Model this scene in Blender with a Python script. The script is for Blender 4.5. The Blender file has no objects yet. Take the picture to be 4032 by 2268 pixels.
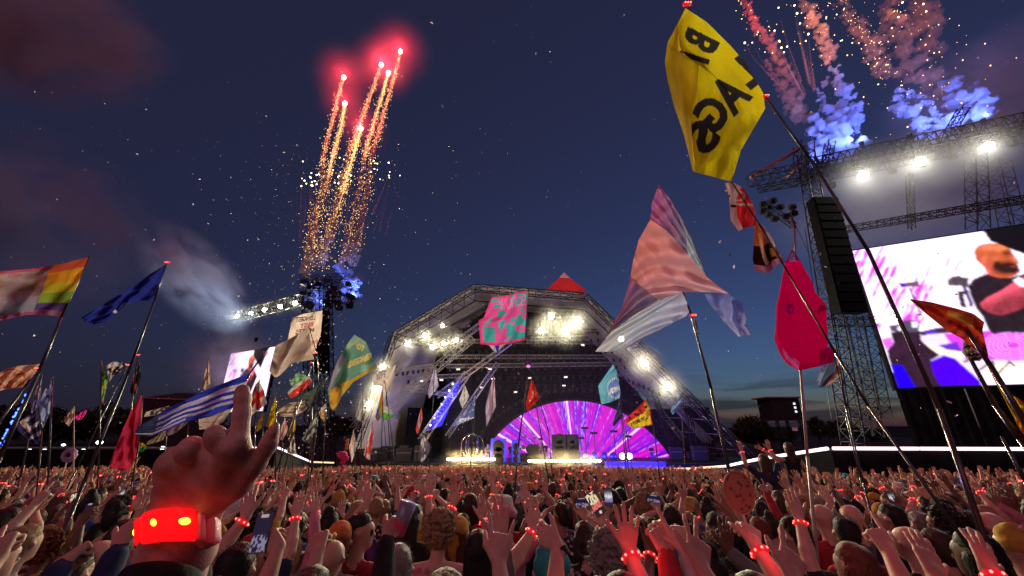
import bpy, bmesh, math, random
import numpy as np
from mathutils import Vector, Matrix, noise as mnoise
R = math.radians
random.seed(7); rng = np.random.default_rng(7)
sc = bpy.context.scene
COL = sc.collection

# ------------------------------------------------------------------ camera
CAM = np.array((0.0, 0.0, 2.08)); TILT = R(20.0); F = 1514.0
FW = np.array((0, math.cos(TILT), math.sin(TILT))); UP = np.array((0, -math.sin(TILT), math.cos(TILT))); RX = np.array((1.0, 0, 0))
cd = bpy.data.cameras.new('camera'); cam = bpy.data.objects.new('camera', cd); COL.objects.link(cam)
cd.sensor_width = 36; cd.lens = 36 * F / 4032; cd.clip_start = 0.03; cd.clip_end = 4000
cam.location = CAM; cam.rotation_euler = (R(90) + TILT, 0, 0); sc.camera = cam

# ------------------------------------------------------------------ sky and light
w = bpy.data.worlds.new('World'); sc.world = w; w.use_nodes = True
nt = w.node_tree; bgn = nt.nodes['Background']
sky = nt.nodes.new('ShaderNodeTexSky'); sky.sky_type = 'NISHITA'; sky.sun_disc = False
sky.sun_elevation = R(-4.5); sky.sun_rotation = R(38); sky.ozone_density = 4.0; sky.air_density = 1.0
mul = nt.nodes.new('ShaderNodeMix'); mul.data_type = 'RGBA'; mul.blend_type = 'MULTIPLY'; mul.inputs[0].default_value = 1
mul.inputs[7].default_value = (2.5, 3.0, 1.95, 1)
# light pollution of the festival site: a faint even violet veil over the dusk sky
addn = nt.nodes.new('ShaderNodeMix'); addn.data_type = 'RGBA'; addn.blend_type = 'ADD'; addn.inputs[0].default_value = 1
addn.inputs[7].default_value = (0.0142, 0.0136, 0.0285, 1)
# thin streaks of cloud low over the horizon
tc = nt.nodes.new('ShaderNodeTexCoord'); mp = nt.nodes.new('ShaderNodeMapping'); mp.inputs['Scale'].default_value = (2.2, 2.2, 24)
nz = nt.nodes.new('ShaderNodeTexNoise'); nz.inputs['Scale'].default_value = 1.6; nz.inputs['Detail'].default_value = 6; nz.inputs['Distortion'].default_value = 0.4
cr = nt.nodes.new('ShaderNodeValToRGB'); cr.color_ramp.elements[0].position = 0.47; cr.color_ramp.elements[1].position = 0.60
sx = nt.nodes.new('ShaderNodeSeparateXYZ'); band = nt.nodes.new('ShaderNodeMapRange')
band.inputs[1].default_value = 0.13; band.inputs[2].default_value = 0.05; band.inputs[3].default_value = 0; band.inputs[4].default_value = 0.8
mm = nt.nodes.new('ShaderNodeMath'); mm.operation = 'MULTIPLY'
cloud = nt.nodes.new('ShaderNodeMix'); cloud.data_type = 'RGBA'; cloud.inputs[7].default_value = (0.016, 0.018, 0.032, 1)
L = nt.links.new
L(sky.outputs[0], mul.inputs[6]); L(mul.outputs[2], addn.inputs[6]); L(tc.outputs['Generated'], mp.inputs[0]); L(mp.outputs[0], nz.inputs['Vector'])
L(nz.outputs['Fac'], cr.inputs[0]); L(tc.outputs['Generated'], sx.inputs[0]); L(sx.outputs['Z'], band.inputs[0])
L(cr.outputs['Color'], mm.inputs[0]); L(band.outputs[0], mm.inputs[1]); L(mm.outputs[0], cloud.inputs[0]); L(addn.outputs[2], cloud.inputs[6])
L(cloud.outputs[2], bgn.inputs[0]); bgn.inputs[1].default_value = 1.0

sd = bpy.data.lights.new('sun', 'SUN'); sun = bpy.data.objects.new('sun', sd); COL.objects.link(sun)
sd.energy = 0.5; sd.angle = R(50); sd.color = (1.0, 0.37, 0.46)       # pink fill added from behind the lens, to brighten crowd backs and flags
sun.rotation_euler = (R(58), 0, R(-24))

vs = sc.view_settings; vs.view_transform = 'Standard'; vs.look = 'None'; vs.exposure = 0; vs.gamma = 1; vs.use_curve_mapping = False
cy = sc.cycles
cy.use_denoising = True; cy.max_bounces = 6; cy.diffuse_bounces = 2; cy.glossy_bounces = 2; cy.transmission_bounces = 3; cy.transparent_max_bounces = 16
cy.volume_bounces = 0; cy.sample_clamp_indirect = 3; cy.sample_clamp_direct = 0; cy.caustics_reflective = False; cy.caustics_refractive = False
cy.volume_step_rate = 2.0; cy.volume_max_steps = 96; cy.use_light_tree = True; cy.use_adaptive_sampling = False

# ------------------------------------------------------------------ helpers
SLOPE = 0.08
def gz(y): return -SLOPE * float(np.clip(y, -12, 52))
def ray(px, py):
    return RX * ((px - 2016) / F) + UP * ((1134 - py) / F) + FW
def at(px, py, Y):                      # the point that pixel shows at distance Y down the field
    r = ray(px, py); return CAM + r * (Y / r[1])
def at_d(px, py, d): return CAM + ray(px, py) * d
def at_z(px, py, z):
    r = ray(px, py); return CAM + r * ((z - CAM[2]) / r[2])
def pxm(px, py, Y):                     # pixels per metre there
    return F / (Y / ray(px, py)[1])

def tag(o, label=None, cat=None, group=None, kind=None):
    if label: o['label'] = label
    if cat: o['category'] = cat
    if group: o['group'] = group
    if kind: o['kind'] = kind
    return o
def empty(name, loc=(0, 0, 0), rz=0.0):
    o = bpy.data.objects.new(name, None); COL.objects.link(o); o.location = loc; o.rotation_euler = (0, 0, rz); o.empty_display_size = 0.1
    return o
def link(name, me, mats=None, parent=None, smooth=False, world=True):
    o = bpy.data.objects.new(name, me); COL.objects.link(o)
    if mats is not None and len(me.materials) == 0:
        for m in (mats if isinstance(mats, (list, tuple)) else [mats]): me.materials.append(m)
    if parent is not None:
        o.parent = parent
        if world:                       # mesh given in world coordinates: keep it there
            o.matrix_parent_inverse = Matrix.LocRotScale(parent.location, parent.rotation_euler, parent.scale).inverted()
    if smooth and len(me.polygons): me.polygons.foreach_set('use_smooth', np.ones(len(me.polygons), bool))
    return o
def mesh(verts, faces, name='m'):
    me = bpy.data.meshes.new(name)
    verts = np.asarray(verts, np.float32)
    if isinstance(faces, np.ndarray):
        n, k = faces.shape
        me.vertices.add(len(verts)); me.vertices.foreach_set('co', verts.ravel())
        me.loops.add(n * k); me.loops.foreach_set('vertex_index', faces.astype(np.int32).ravel())
        me.polygons.add(n); me.polygons.foreach_set('loop_start', np.arange(0, n * k, k, dtype=np.int32)); me.polygons.foreach_set('loop_total', np.full(n, k, np.int32))
        me.update(calc_edges=True)
    else:
        me.from_pydata([tuple(v) for v in verts], [], faces); me.update()
    return me
def set_col(me, cols, name='Col'):
    a = me.color_attributes.new(name, 'FLOAT_COLOR', 'POINT')
    c = np.ones((len(cols), 4), np.float32); c[:, :3] = cols
    a.data.foreach_set('color', c.ravel())

class MB:                               # collects shapes for one mesh
    def __init__(s): s.v = []; s.f = []; s.mi = []
    def add(s, vs_, fs, mi=0):
        b = len(s.v); s.v += [tuple(map(float, v)) for v in vs_]
        s.f += [tuple(b + i for i in f) for f in fs]; s.mi += [mi] * len(fs); return s
    def box(s, c, size, rot=None, mi=0, bev=0):
        hx, hy, hz = [q / 2 for q in size]; c = np.array(c, float)
        P = np.array([(x, y, z) for x in (-hx, hx) for y in (-hy, hy) for z in (-hz, hz)])
        if rot is not None: P = P @ np.array(rot).T
        return s.add(P + c, [(0, 1, 3, 2), (4, 6, 7, 5), (0, 4, 5, 1), (2, 3, 7, 6), (0, 2, 6, 4), (1, 5, 7, 3)], mi)
    def bar(s, a, b, r, r2=None, n=4, mi=0, caps=True):
        a = np.array(a, float); b = np.array(b, float); r2 = r if r2 is None else r2
        d = b - a; l = np.linalg.norm(d)
        if l < 1e-6: return s
        d /= l; u = np.cross(d, (0, 0, 1) if abs(d[2]) < 0.9 else (1, 0, 0)); u /= np.linalg.norm(u); q = np.cross(d, u)
        vs_ = []
        for (p, rr) in ((a, r), (b, r2)):
            for i in range(n):
                t = 2 * math.pi * (i + 0.5) / n; vs_.append(p + rr * (math.cos(t) * u + math.sin(t) * q))
        fs = [(i, (i + 1) % n, n + (i + 1) % n, n + i) for i in range(n)]
        if caps: fs += [tuple(range(n - 1, -1, -1)), tuple(range(n, 2 * n))]
        return s.add(vs_, fs, mi)
    def path(s, pts, rad, n=6, mi=0):
        for i in range(len(pts) - 1):
            ra = rad[i] if hasattr(rad, '__len__') else rad; rb = rad[i + 1] if hasattr(rad, '__len__') else rad
            s.bar(pts[i], pts[i + 1], ra, rb, n, mi)
        return s
    def ball(s, c, r, nu=10, nv=7, mi=0, rot=None):
        r = np.array(r if hasattr(r, '__len__') else (r, r, r), float); vs_ = [(0, 0, 1)]
        for j in range(1, nv):
            p = math.pi * j / nv
            for i in range(nu):
                t = 2 * math.pi * i / nu; vs_.append((math.sin(p) * math.cos(t), math.sin(p) * math.sin(t), math.cos(p)))
        vs_.append((0, 0, -1)); P = np.array(vs_) * r
        if rot is not None: P = P @ np.array(rot).T
        fs = [(0, 1 + i, 1 + (i + 1) % nu) for i in range(nu)]
        for j in range(nv - 2):
            for i in range(nu):
                a = 1 + j * nu + i; b = 1 + j * nu + (i + 1) % nu; fs.append((a, a + nu, b + nu, b))
        e = len(vs_) - 1; o0 = 1 + (nv - 2) * nu
        fs += [(o0 + i, e, o0 + (i + 1) % nu) for i in range(nu)]
        return s.add(P + np.array(c, float), fs, mi)
    def truss(s, a, b, wd, n, r=0.03, up=(0, 0, 1), tri=False, h=None):      # lattice girder
        a = np.array(a, float); b = np.array(b, float); d = b - a; l = np.linalg.norm(d); d /= l
        up = np.array(up, float)
        if abs(np.dot(up, d)) > 0.95: up = np.array((0, 1.0, 0))
        u = np.cross(d, up); u /= np.linalg.norm(u); q = np.cross(u, d); h = h or wd
        cs = [(-wd / 2, -h / 2), (wd / 2, -h / 2), (0, h / 2)] if tri else [(-wd / 2, -h / 2), (wd / 2, -h / 2), (wd / 2, h / 2), (-wd / 2, h / 2)]
        P = lambda t, c: a + d * l * t + u * c[0] + q * c[1]
        for c in cs: s.bar(P(0, c), P(1, c), r, n=5)
        m = len(cs)
        for k in range(n):
            for j in range(m):
                c0, c1 = cs[j], cs[(j + 1) % m]
                if k % 2: c0, c1 = c1, c0
                s.bar(P(k / n, c0), P((k + 1) / n, c1), r * 0.6, n=4, caps=False)
                s.bar(P(k / n, c0), P(k / n, c1), r * 0.6, n=4, caps=False)
        return s
    def mesh(s, name='m'):
        me = mesh(s.v, s.f, name)
        if any(s.mi): me.polygons.foreach_set('material_index', np.array(s.mi, np.int32))
        return me
    def build(s, name, mats, parent=None, smooth=False):
        return link(name, s.mesh(name), mats, parent, smooth)

# ------------------------------------------------------------------ materials
MATS = {}
def nodes(name):
    m = bpy.data.materials.new(name); m.use_nodes = True; t = m.node_tree
    return m, t, t.nodes['Principled BSDF'], t.links.new
def pmat(name, col, rough=0.6, metal=0.0, noise=0.0, scale=8.0, bump=0.0, emit=None, estr=0.0, spec=0.3, sss=0.0, sample=True):
    if name in MATS: return MATS[name]
    m, t, b, L_ = nodes(name)
    b.inputs['Base Color'].default_value = (*col, 1); b.inputs['Roughness'].default_value = rough; b.inputs['Metallic'].default_value = metal
    b.inputs['Specular IOR Level'].default_value = spec
    if sss: b.inputs['Subsurface Weight'].default_value = sss; b.inputs['Subsurface Radius'].default_value = (0.02, 0.007, 0.004); b.inputs['Subsurface Scale'].default_value = 0.5
    if noise or bump:
        c = t.nodes.new('ShaderNodeTexCoord'); n = t.nodes.new('ShaderNodeTexNoise'); n.inputs['Scale'].default_value = scale; n.inputs['Detail'].default_value = 5
        L_(c.outputs['Object'], n.inputs['Vector'])
        if noise:
            r = t.nodes.new('ShaderNodeMapRange'); r.inputs[3].default_value = 1 - noise; r.inputs[4].default_value = 1 + noise
            r.inputs[1].default_value = 0.3; r.inputs[2].default_value = 0.7
            x = t.nodes.new('ShaderNodeMix'); x.data_type = 'RGBA'; x.blend_type = 'MULTIPLY'; x.inputs[0].default_value = 1; x.inputs[6].default_value = (*col, 1)
            L_(n.outputs['Fac'], r.inputs[0]); L_(r.outputs[0], x.inputs[7]); L_(x.outputs[2], b.inputs['Base Color'])
        if bump:
            k = t.nodes.new('ShaderNodeBump'); k.inputs['Strength'].default_value = bump; k.inputs['Distance'].default_value = 0.02
            L_(n.outputs['Fac'], k.inputs['Height']); L_(k.outputs[0], b.inputs['Normal'])
    if emit is not None:
        b.inputs['Emission Color'].default_value = (*emit, 1); b.inputs['Emission Strength'].default_value = estr
        m.cycles.emission_sampling = 'AUTO' if sample else 'NONE'
    MATS[name] = m; return m
def emat(name, col, s, sample=False):
    return pmat(name, (0.02, 0.02, 0.02), 0.5, emit=col, estr=s, sample=sample)
def colmat(name, rough=0.8, transl=0.0, emit=0.0, transp=0.0, weave=0.0, sample=True):
    """material whose print comes from the mesh's colour attribute"""
    if name in MATS: return MATS[name]
    m, t, b, L_ = nodes(name)
    a = t.nodes.new('ShaderNodeVertexColor'); a.layer_name = 'Col'
    b.inputs['Roughness'].default_value = rough; b.inputs['Specular IOR Level'].default_value = 0.15
    src = a.outputs['Color']
    if weave:
        c = t.nodes.new('ShaderNodeTexCoord'); n = t.nodes.new('ShaderNodeTexNoise'); n.inputs['Scale'].default_value = 3.0; n.inputs['Detail'].default_value = 6; n.inputs['Distortion'].default_value = 0.6
        L_(c.outputs['Object'], n.inputs['Vector'])
        k = t.nodes.new('ShaderNodeBump'); k.inputs['Strength'].default_value = weave; k.inputs['Distance'].default_value = 0.12
        L_(n.outputs['Fac'], k.inputs['Height']); L_(k.outputs[0], b.inputs['Normal'])
        n3 = t.nodes.new('ShaderNodeTexNoise'); n3.inputs['Scale'].default_value = 11; n3.inputs['Detail'].default_value = 4; n3.inputs['Distortion'].default_value = 1.2; L_(c.outputs['Object'], n3.inputs['Vector']); k3 = t.nodes.new('ShaderNodeBump'); k3.inputs['Strength'].default_value = weave; k3.inputs['Distance'].default_value = 0.03; L_(n3.outputs['Fac'], k3.inputs['Height']); L_(k.outputs[0], k3.inputs['Normal']); L_(k3.outputs[0], b.inputs['Normal'])
        n2 = t.nodes.new('ShaderNodeTexNoise'); n2.inputs['Scale'].default_value = 60; L_(c.outputs['Object'], n2.inputs['Vector'])
        r = t.nodes.new('ShaderNodeMapRange'); r.inputs[3].default_value = 0.82; r.inputs[4].default_value = 1.15; L_(n2.outputs['Fac'], r.inputs[0])
        x = t.nodes.new('ShaderNodeMix'); x.data_type = 'RGBA'; x.blend_type = 'MULTIPLY'; x.inputs[0].default_value = 1; L_(src, x.inputs[6]); L_(r.outputs[0], x.inputs[7]); src = x.outputs[2]
    L_(src, b.inputs['Base Color'])
    out = t.nodes['Material Output']; last = b.outputs[0]
    if transl:
        tr = t.nodes.new('ShaderNodeBsdfTranslucent'); L_(src, tr.inputs['Color']); ms = t.nodes.new('ShaderNodeMixShader'); ms.inputs[0].default_value = transl
        L_(last, ms.inputs[1]); L_(tr.outputs[0], ms.inputs[2]); last = ms.outputs[0]
    if transp:
        tp = t.nodes.new('ShaderNodeBsdfTransparent'); ms = t.nodes.new('ShaderNodeMixShader'); ms.inputs[0].default_value = transp
        L_(last, ms.inputs[1]); L_(tp.outputs[0], ms.inputs[2]); last = ms.outputs[0]
    L_(last, out.inputs['Surface'])
    if emit:
        L_(src, b.inputs['Emission Color']); b.inputs['Emission Strength'].default_value = emit; b.inputs['Base Color'].default_value = (0, 0, 0, 1)
        for l in list(b.inputs['Base Color'].links): t.links.remove(l)
        m.cycles.emission_sampling = 'AUTO' if sample else 'NONE'
    MATS[name] = m; return m
def volmat(name, col, dens, noise=None, thr=(0.45, 0.7), aniso=0.0, absorb=None, power=1.0, nscale=(1, 1, 1)):
    """smoke: a scattering volume; with noise it thins out towards the edge of a unit ball"""
    if name in MATS: return MATS[name]
    m = bpy.data.materials.new(name); m.use_nodes = True; t = m.node_tree; L_ = t.links.new
    t.nodes.remove(t.nodes['Principled BSDF']); out = t.nodes['Material Output']
    v = t.nodes.new('ShaderNodeVolumePrincipled'); v.inputs['Color'].default_value = (*col, 1); v.inputs['Density'].default_value = dens; v.inputs['Anisotropy'].default_value = aniso
    if absorb: v.inputs['Absorption Color'].default_value = (*absorb, 1)
    if noise:
        c = t.nodes.new('ShaderNodeTexCoord'); n = t.nodes.new('ShaderNodeTexNoise'); n.inputs['Scale'].default_value = noise; n.inputs['Detail'].default_value = 4; n.inputs['Distortion'].default_value = 0.7
        mp_ = t.nodes.new('ShaderNodeMapping'); mp_.inputs['Scale'].default_value = nscale
        L_(c.outputs['Object'], mp_.inputs[0]); L_(mp_.outputs[0], n.inputs['Vector'])
        ln = t.nodes.new('ShaderNodeVectorMath'); ln.operation = 'LENGTH'; L_(c.outputs['Object'], ln.inputs[0])
        fo = t.nodes.new('ShaderNodeMapRange'); fo.interpolation_type = 'SMOOTHSTEP'; fo.inputs[1].default_value = 1.0; fo.inputs[2].default_value = 0.15; fo.inputs[3].default_value = 0; fo.inputs[4].default_value = 1
        L_(ln.outputs['Value'], fo.inputs[0])
        r = t.nodes.new('ShaderNodeMapRange'); r.inputs[1].default_value = thr[0]; r.inputs[2].default_value = thr[1]; r.inputs[3].default_value = 0; r.inputs[4].default_value = dens
        L_(n.outputs['Fac'], r.inputs[0]); mu = t.nodes.new('ShaderNodeMath'); mu.operation = 'MULTIPLY'; L_(fo.outputs[0], mu.inputs[0]); L_(r.outputs[0], mu.inputs[1]); L_(mu.outputs[0], v.inputs['Density'])
    else: m.cycles.homogeneous_volume = True
    L_(v.outputs[0], out.inputs['Volume']); MATS[name] = m; return m
def point_light(name, loc, power, col, r=0.1, parent=None, spot=None, rot=None):
    l = bpy.data.lights.new(name, 'SPOT' if spot else 'POINT'); l.energy = power; l.color = col; l.shadow_soft_size = r
    if spot: l.spot_size = spot; l.spot_blend = 0.6
    o = bpy.data.objects.new(name, l); COL.objects.link(o); o.location = loc
    if rot is not None: o.rotation_euler = rot
    if parent is not None:
        o.parent = parent; o.matrix_parent_inverse = Matrix.LocRotScale(parent.location, parent.rotation_euler, parent.scale).inverted()
    return o

BLACK = pmat('black_steel', (0.012, 0.012, 0.014), 0.55, 0.2, noise=0.3, scale=3)
STEEL = pmat('galvanised_steel', (0.42, 0.42, 0.42), 0.38, 0.75, noise=0.25, scale=4)
POLE = pmat('pole_fibreglass', (0.05, 0.05, 0.055), 0.25, 0.0, noise=0.3, scale=3, spec=0.6)
POLEW = pmat('pole_pale', (0.45, 0.36, 0.32), 0.4, noise=0.2, scale=3)
DRAPE = pmat('black_drape', (0.010, 0.010, 0.013), 1.0, noise=0.4, scale=1.2, bump=0.4, spec=0.03)
FABRIC = pmat('roof_fabric', (0.5, 0.49, 0.47), 0.8, noise=0.25, scale=0.35, bump=0.3)
RED_E = emat('red_glow_plastic', (1.0, 0.010, 0.02), 0.75)
LED_E = emat('led_hot', (1.0, 0.09, 0.07), 7)
# ================================================================== the setting
def ground():
    ys = list(np.linspace(-40, -12, 6)) + list(np.linspace(-11, 52, 64)) + [60, 80, 120, 200, 400, 1200]
    xs = list(np.linspace(-1200, -60, 8)) + list(np.linspace(-55, 55, 45)) + list(np.linspace(60, 1200, 8))
    V = [(x, y, gz(y)) for y in ys for x in xs]; n = len(xs)
    Fc = np.array([(j * n + i, j * n + i + 1, (j + 1) * n + i + 1, (j + 1) * n + i) for j in range(len(ys) - 1) for i in range(n - 1)])
    o = link('ground', mesh(V, Fc), pmat('trodden_grass', (0.028, 0.026, 0.016), 0.95, noise=0.6, scale=0.8, bump=0.6)); tag(o, kind='structure')
ground()
def hills():
    V = []; Fc = []; n = 80
    for i in range(n + 1):
        a = R(-100 + 200 * i / n); d = 420
        h = 7 + 5 * mnoise.noise((i * 0.13, 3, 1)) + 2.0 * mnoise.noise((i * 0.6, 9, 4)) + 0.9 * mnoise.noise((i * 2.2, 5, 2))
        for k, (dd, hh) in enumerate(((0, -4.6), (60, h), (160, h * 1.1))):
            V.append((math.sin(a) * (d + dd), math.cos(a) * (d + dd), -4.2 + (hh if k else 0)))
    for i in range(n):
        for k in range(2): b = i * 3 + k; Fc.append((b, b + 3, b + 4, b + 1))
    tag(link('hills', mesh(V, Fc), pmat('dark_hill', (0.012, 0.016, 0.012), 0.95, noise=0.4, scale=0.02)), kind='structure')
hills()

# ================================================================== the pyramid stage
SY = 49.0
DECK = at(2270, 1822, SY)[2]
def unit_(v): return v / np.linalg.norm(v)
def rot_dir(d): return Vector((0, 0, -1)).rotation_difference(Vector(tuple(d))).to_euler()
UNITB = MB().ball((0, 0, 0), 1.0, 24, 16).mesh('unit_ball'); UNITB.materials.append(BLACK)
def lamp_fixture(name, label, px, py, Y, power, col=(1.0, 0.9, 0.55), r=0.26, group='bright lamps hung in the stage roof', haze=0.034, hr=1.9, aim=(0, 0, 0)):
    p = at(px, py, Y); e = empty(name, p); tag(e, label, 'stage light', group)
    d = np.array(aim) - p; d /= np.linalg.norm(d)
    MB().bar(p - d * 0.75, p - d * 0.02, 0.22, r * 1.05, 10).build('lamp_can', BLACK, e)
    MB().bar(p - d * 0.5 + np.array((-0.34, 0, 0)), p - d * 0.5 + np.array((-0.34, 0, 0.7)), 0.03).bar(p - d * 0.5 + np.array((0.34, 0, 0)), p - d * 0.5 + np.array((0.34, 0, 0.7)), 0.03).bar(p - d * 0.5 + np.array((-0.34, 0, 0.7)), p - d * 0.5 + np.array((0.34, 0, 0.7)), 0.03).build('yoke', BLACK, e)
    MB().bar(p, p + d * 0.05, r, r * 0.96, 16).build('lens', emat('lamp_lens_warm', (1.0, 0.97, 0.72), 40), e, True)
    point_light('lamp_light', p + d * 0.12, power * 2.1, col, 0.2, e, spot=R(150), rot=rot_dir(unit_(np.array((2, 12, 0)) - p))); point_light('lamp_spill', p + d * 0.12, power * 0.15, col, 0.2, e)
    if haze:
        h = bpy.data.objects.new('lit_haze', UNITB); COL.objects.link(h); h.location = p + d * 0.1; h.scale = (hr * 1.35,) * 3; h['kind'] = 'stuff'
        h.material_slots[0].link = 'OBJECT'; h.material_slots[0].material = volmat('lamp_haze_%d' % int(haze * 1000), (0.95, 0.95, 0.95), haze, 0.01, (0.0, 0.4))
        h.parent = e; h.matrix_parent_inverse = Matrix.LocRotScale(e.location, e.rotation_euler, e.scale).inverted()
    return e

def stage():
    st = empty('pyramid_stage', (7.5, 56, gz(52))); tag(st, 'pyramid shaped festival stage with white fabric roof and steel lattice frame', 'stage')
    # front rim of the roof (pixel -> world on the stage's front plane)
    A = at(1392, 1770, SY); B = at(1555, 1304, SY); Cc = at(1872, 1118, SY); D = at(2300, 1152, SY); E = at(2690, 1525, SY); Fp = at(2985, 1826, SY)
    rim = [A, B, Cc, D, E, Fp]; dep = 14.0
    inn = []
    cx = 7.5
    for p in rim:
        q = np.array(p); q[1] += dep; q[0] = cx + (p[0] - cx) * 0.86; q[2] = p[2] + (1.2 if p[2] > 3 else 0); inn.append(q)
    names = ['side', 'slope', 'top', 'slope', 'side']
    for i in range(5):
        a, b, c, d = rim[i], rim[i + 1], inn[i + 1], inn[i]
        n = 10; V = []; Fc = []
        for u in range(n + 1):
            for v in range(7):
                s, t = u / n, v / 6
                p = (a * (1 - s) + b * s) * (1 - t) + (d * (1 - s) + c * s) * t
                nrm = np.cross(b - a, d - a); nrm /= np.linalg.norm(nrm)
                p = p + nrm * 0.35 * math.sin(s * math.pi * 5) ** 2 * math.sin(t * math.pi)
                V.append(p)
        for u in range(n):
            for v in range(6): k = u * 7 + v; Fc.append((k, k + 7, k + 8, k + 1))
        if i == 4: continue
        link('roof_panel', mesh(V, Fc), FABRIC, st, True)
    # rim girders and purlins
    for i in range(5):
        d = rim[i + 1] - rim[i]; n = max(4, int(np.linalg.norm(d) / 1.5))
        MB().truss(rim[i] + (0, -0.15, -0.65), rim[i + 1] + (0, -0.15, -0.65), 0.8, n, 0.06, up=(0, -1, 0), h=0.9).build('rim_truss', BLACK, st)
    for i in range(1, 5):
        for k, t in enumerate((0.33, 0.68)):
            a = rim[i] * (1 - t) + inn[i] * t; b = rim[i + 1 if i < 5 else 5] * (1 - t) + inn[i + 1] * t
            if i == 4: b = a * 0.35 + b * 0.65
            MB().truss(a + (0, 0, -0.9), b + (0, 0, -0.9), 0.6, max(5, int(np.linalg.norm(b - a) / 1.2)), 0.05).build('purlin_truss', STEEL, st)
    for i in range(1, 5):
        for k in range(1, 5):
            t = k / 5; a = rim[i] * (1 - t) + rim[i + 1] * t; b = inn[i] * (1 - t) + inn[i + 1] * t
            MB().bar(a + (0, 0.3, -0.35), b + (0, 0, -0.35), 0.06, n=5).build('rafter', STEEL, st)
    for i in (1, 2, 3, 4):
        MB().truss(rim[i] + (0, 0.2, -0.7), inn[i] + (0, 0, -0.7), 0.7, 10, 0.05).build('hip_truss', BLACK if i in (1,) else STEEL, st)
    # verticals between the rim and a lower chord, seen against the pale roof
    lo = [p + np.array((0, 0.4, -2.3)) for p in rim[1:5]]
    for i in range(3):
        MB().bar(lo[i], lo[i + 1], 0.09, n=5).build('lower_chord', BLACK, st)
        n = (7, 7, 9)[i]; prev = None; m = MB()
        for k in range(n + 1):
            t = k / n; a = rim[i + 1] * (1 - t) + rim[i + 2] * t + np.array((0, 0.1, -0.6)); b = lo[i] * (1 - t) + lo[i + 1] * t
            m.bar(a, b, 0.05, n=4)
            if prev is not None: m.bar(prev, b, 0.045, n=4)
            prev = a
        m.build('rim_bracing', STEEL if i else BLACK, st)
    # big raking lattice legs on stage right
    def px_truss(p0, p1, y0, y1, wd, nm='raking_leg', m=STEEL, r=0.05):
        a, b = at(*p0, y0), at(*p1, y1); MB().truss(a, b, wd, int(np.linalg.norm(b - a) / (wd * 1.1)), r).build(nm, m, st)
    px_truss((1860, 1330), (1420, 1700), 50, 53, 0.9)
    px_truss((1840, 1470), (1660, 1735), 53, 53, 0.9)
    px_truss((1960, 1430), (1760, 1720), 57, 57, 0.6)
    px_truss((1600, 1400), (1390, 1690), 51, 52, 0.7)
    px_truss((2010, 1350), (1720, 1560), 55, 55, 0.6)
    px_truss((1590, 1525), (1790, 1560), 53, 54, 0.5)
    px_truss((2430, 1290), (2950, 1800), 50, 50, 0.9)
    px_truss((2390, 1250), (2600, 1420), 52, 52, 0.7)
    px_truss((2310, 1215), (2475, 1400), 50, 51.5, 1.0)
    px_truss((1900, 1190), (1640, 1330), 51, 51.5, 0.8)
    px_truss((1960, 1230), (1740, 1390), 54, 54, 0.7)
    px_truss((2380, 1330), (2800, 1740), 54, 54, 0.6)
    px_truss((2560, 1500), (2660, 1800), 55, 55, 0.5, 'tower_leg', BLACK)
    px_truss((2700, 1560), (2740, 1815), 52, 52, 0.6, 'tower_leg', BLACK)
    # red apex with its white cap
    ap = at(2221, 1072, 60); c0 = np.array((ap[0], 62, ap[2] - 3.5))
    base = [(-3.3, -0.8), (3.3, -0.8), (3.3, 4), (-3.3, 4)]
    top = ap + np.array((0, 0, -0.2)); f = 0.28
    bt = [top * (1 - f) + (np.array((c0[0] + x, 60 + y, c0[2]))) * f for x, y in base]
    bb = [np.array((c0[0] + x, 60 + y, c0[2])) for x, y in base]; bs = [q - np.array((0, 0, 2.5)) for q in bb]
    MB().add([top + (0, 0, 0.2)] + bt, [(0, 1, 2), (0, 2, 3), (0, 3, 4), (0, 4, 1)]).build('apex_cap', pmat('cap_white', (0.6, 0.62, 0.55), 0.6, noise=0.2), st)
    MB().add(bt + bb, [(0, 4, 5, 1), (1, 5, 6, 2), (2, 6, 7, 3), (3, 7, 4, 0)]).add(bb + bs, [(0, 4, 5, 1), (1, 5, 6, 2), (2, 6, 7, 3), (3, 7, 4, 0)]).build('apex_roof', pmat('apex_red', (0.55, 0.05, 0.05), 0.7, noise=0.2, scale=0.3), st)
    point_light('added_apex_light', ap + (0, -6.5, -1.5), 500, (1.0, 0.35, 0.32), 0.4, st)  # added red lamp without a fixture, reddens the apex
    # deck, skirts and black drapes behind
    m = MB(); m.box((7.5, 57, DECK - 0.35), (47, 17, 0.6)); m.build('deck', pmat('deck_ply', (0.02, 0.02, 0.022), 0.5, noise=0.3), st)
    for k in range(16):
        m = MB(); m.box((-15 + k * 2.95, 48.6, (DECK - 0.7 + gz(52)) / 2), (2.9, 0.12, DECK - 0.7 - gz(52) - 0.02)); m.build('skirt_panel', DRAPE, st)
    bx0, bx1 = inn[0][0] - 2, inn[5][0] + 1
    V = []; Fc = []; n = 120
    for i in range(n + 1):
        x = bx0 + (bx1 - bx0) * i / n; y = 63.4 + 0.22 * math.sin(i * 1.9)
        # follow the roof line at the back
        X = [q[0] for q in inn]; Z = [q[2] for q in inn]; zt = float(np.interp(x, X, Z)) + 0.6
        V += [(x, y, DECK - 0.05), (x, y, max(zt, DECK + 0.5))]
    Fc = [(2 * i, 2 * i + 2, 2 * i + 3, 2 * i + 1) for i in range(n)]
    link('back_drape', mesh(V, Fc), DRAPE, st)
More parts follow.
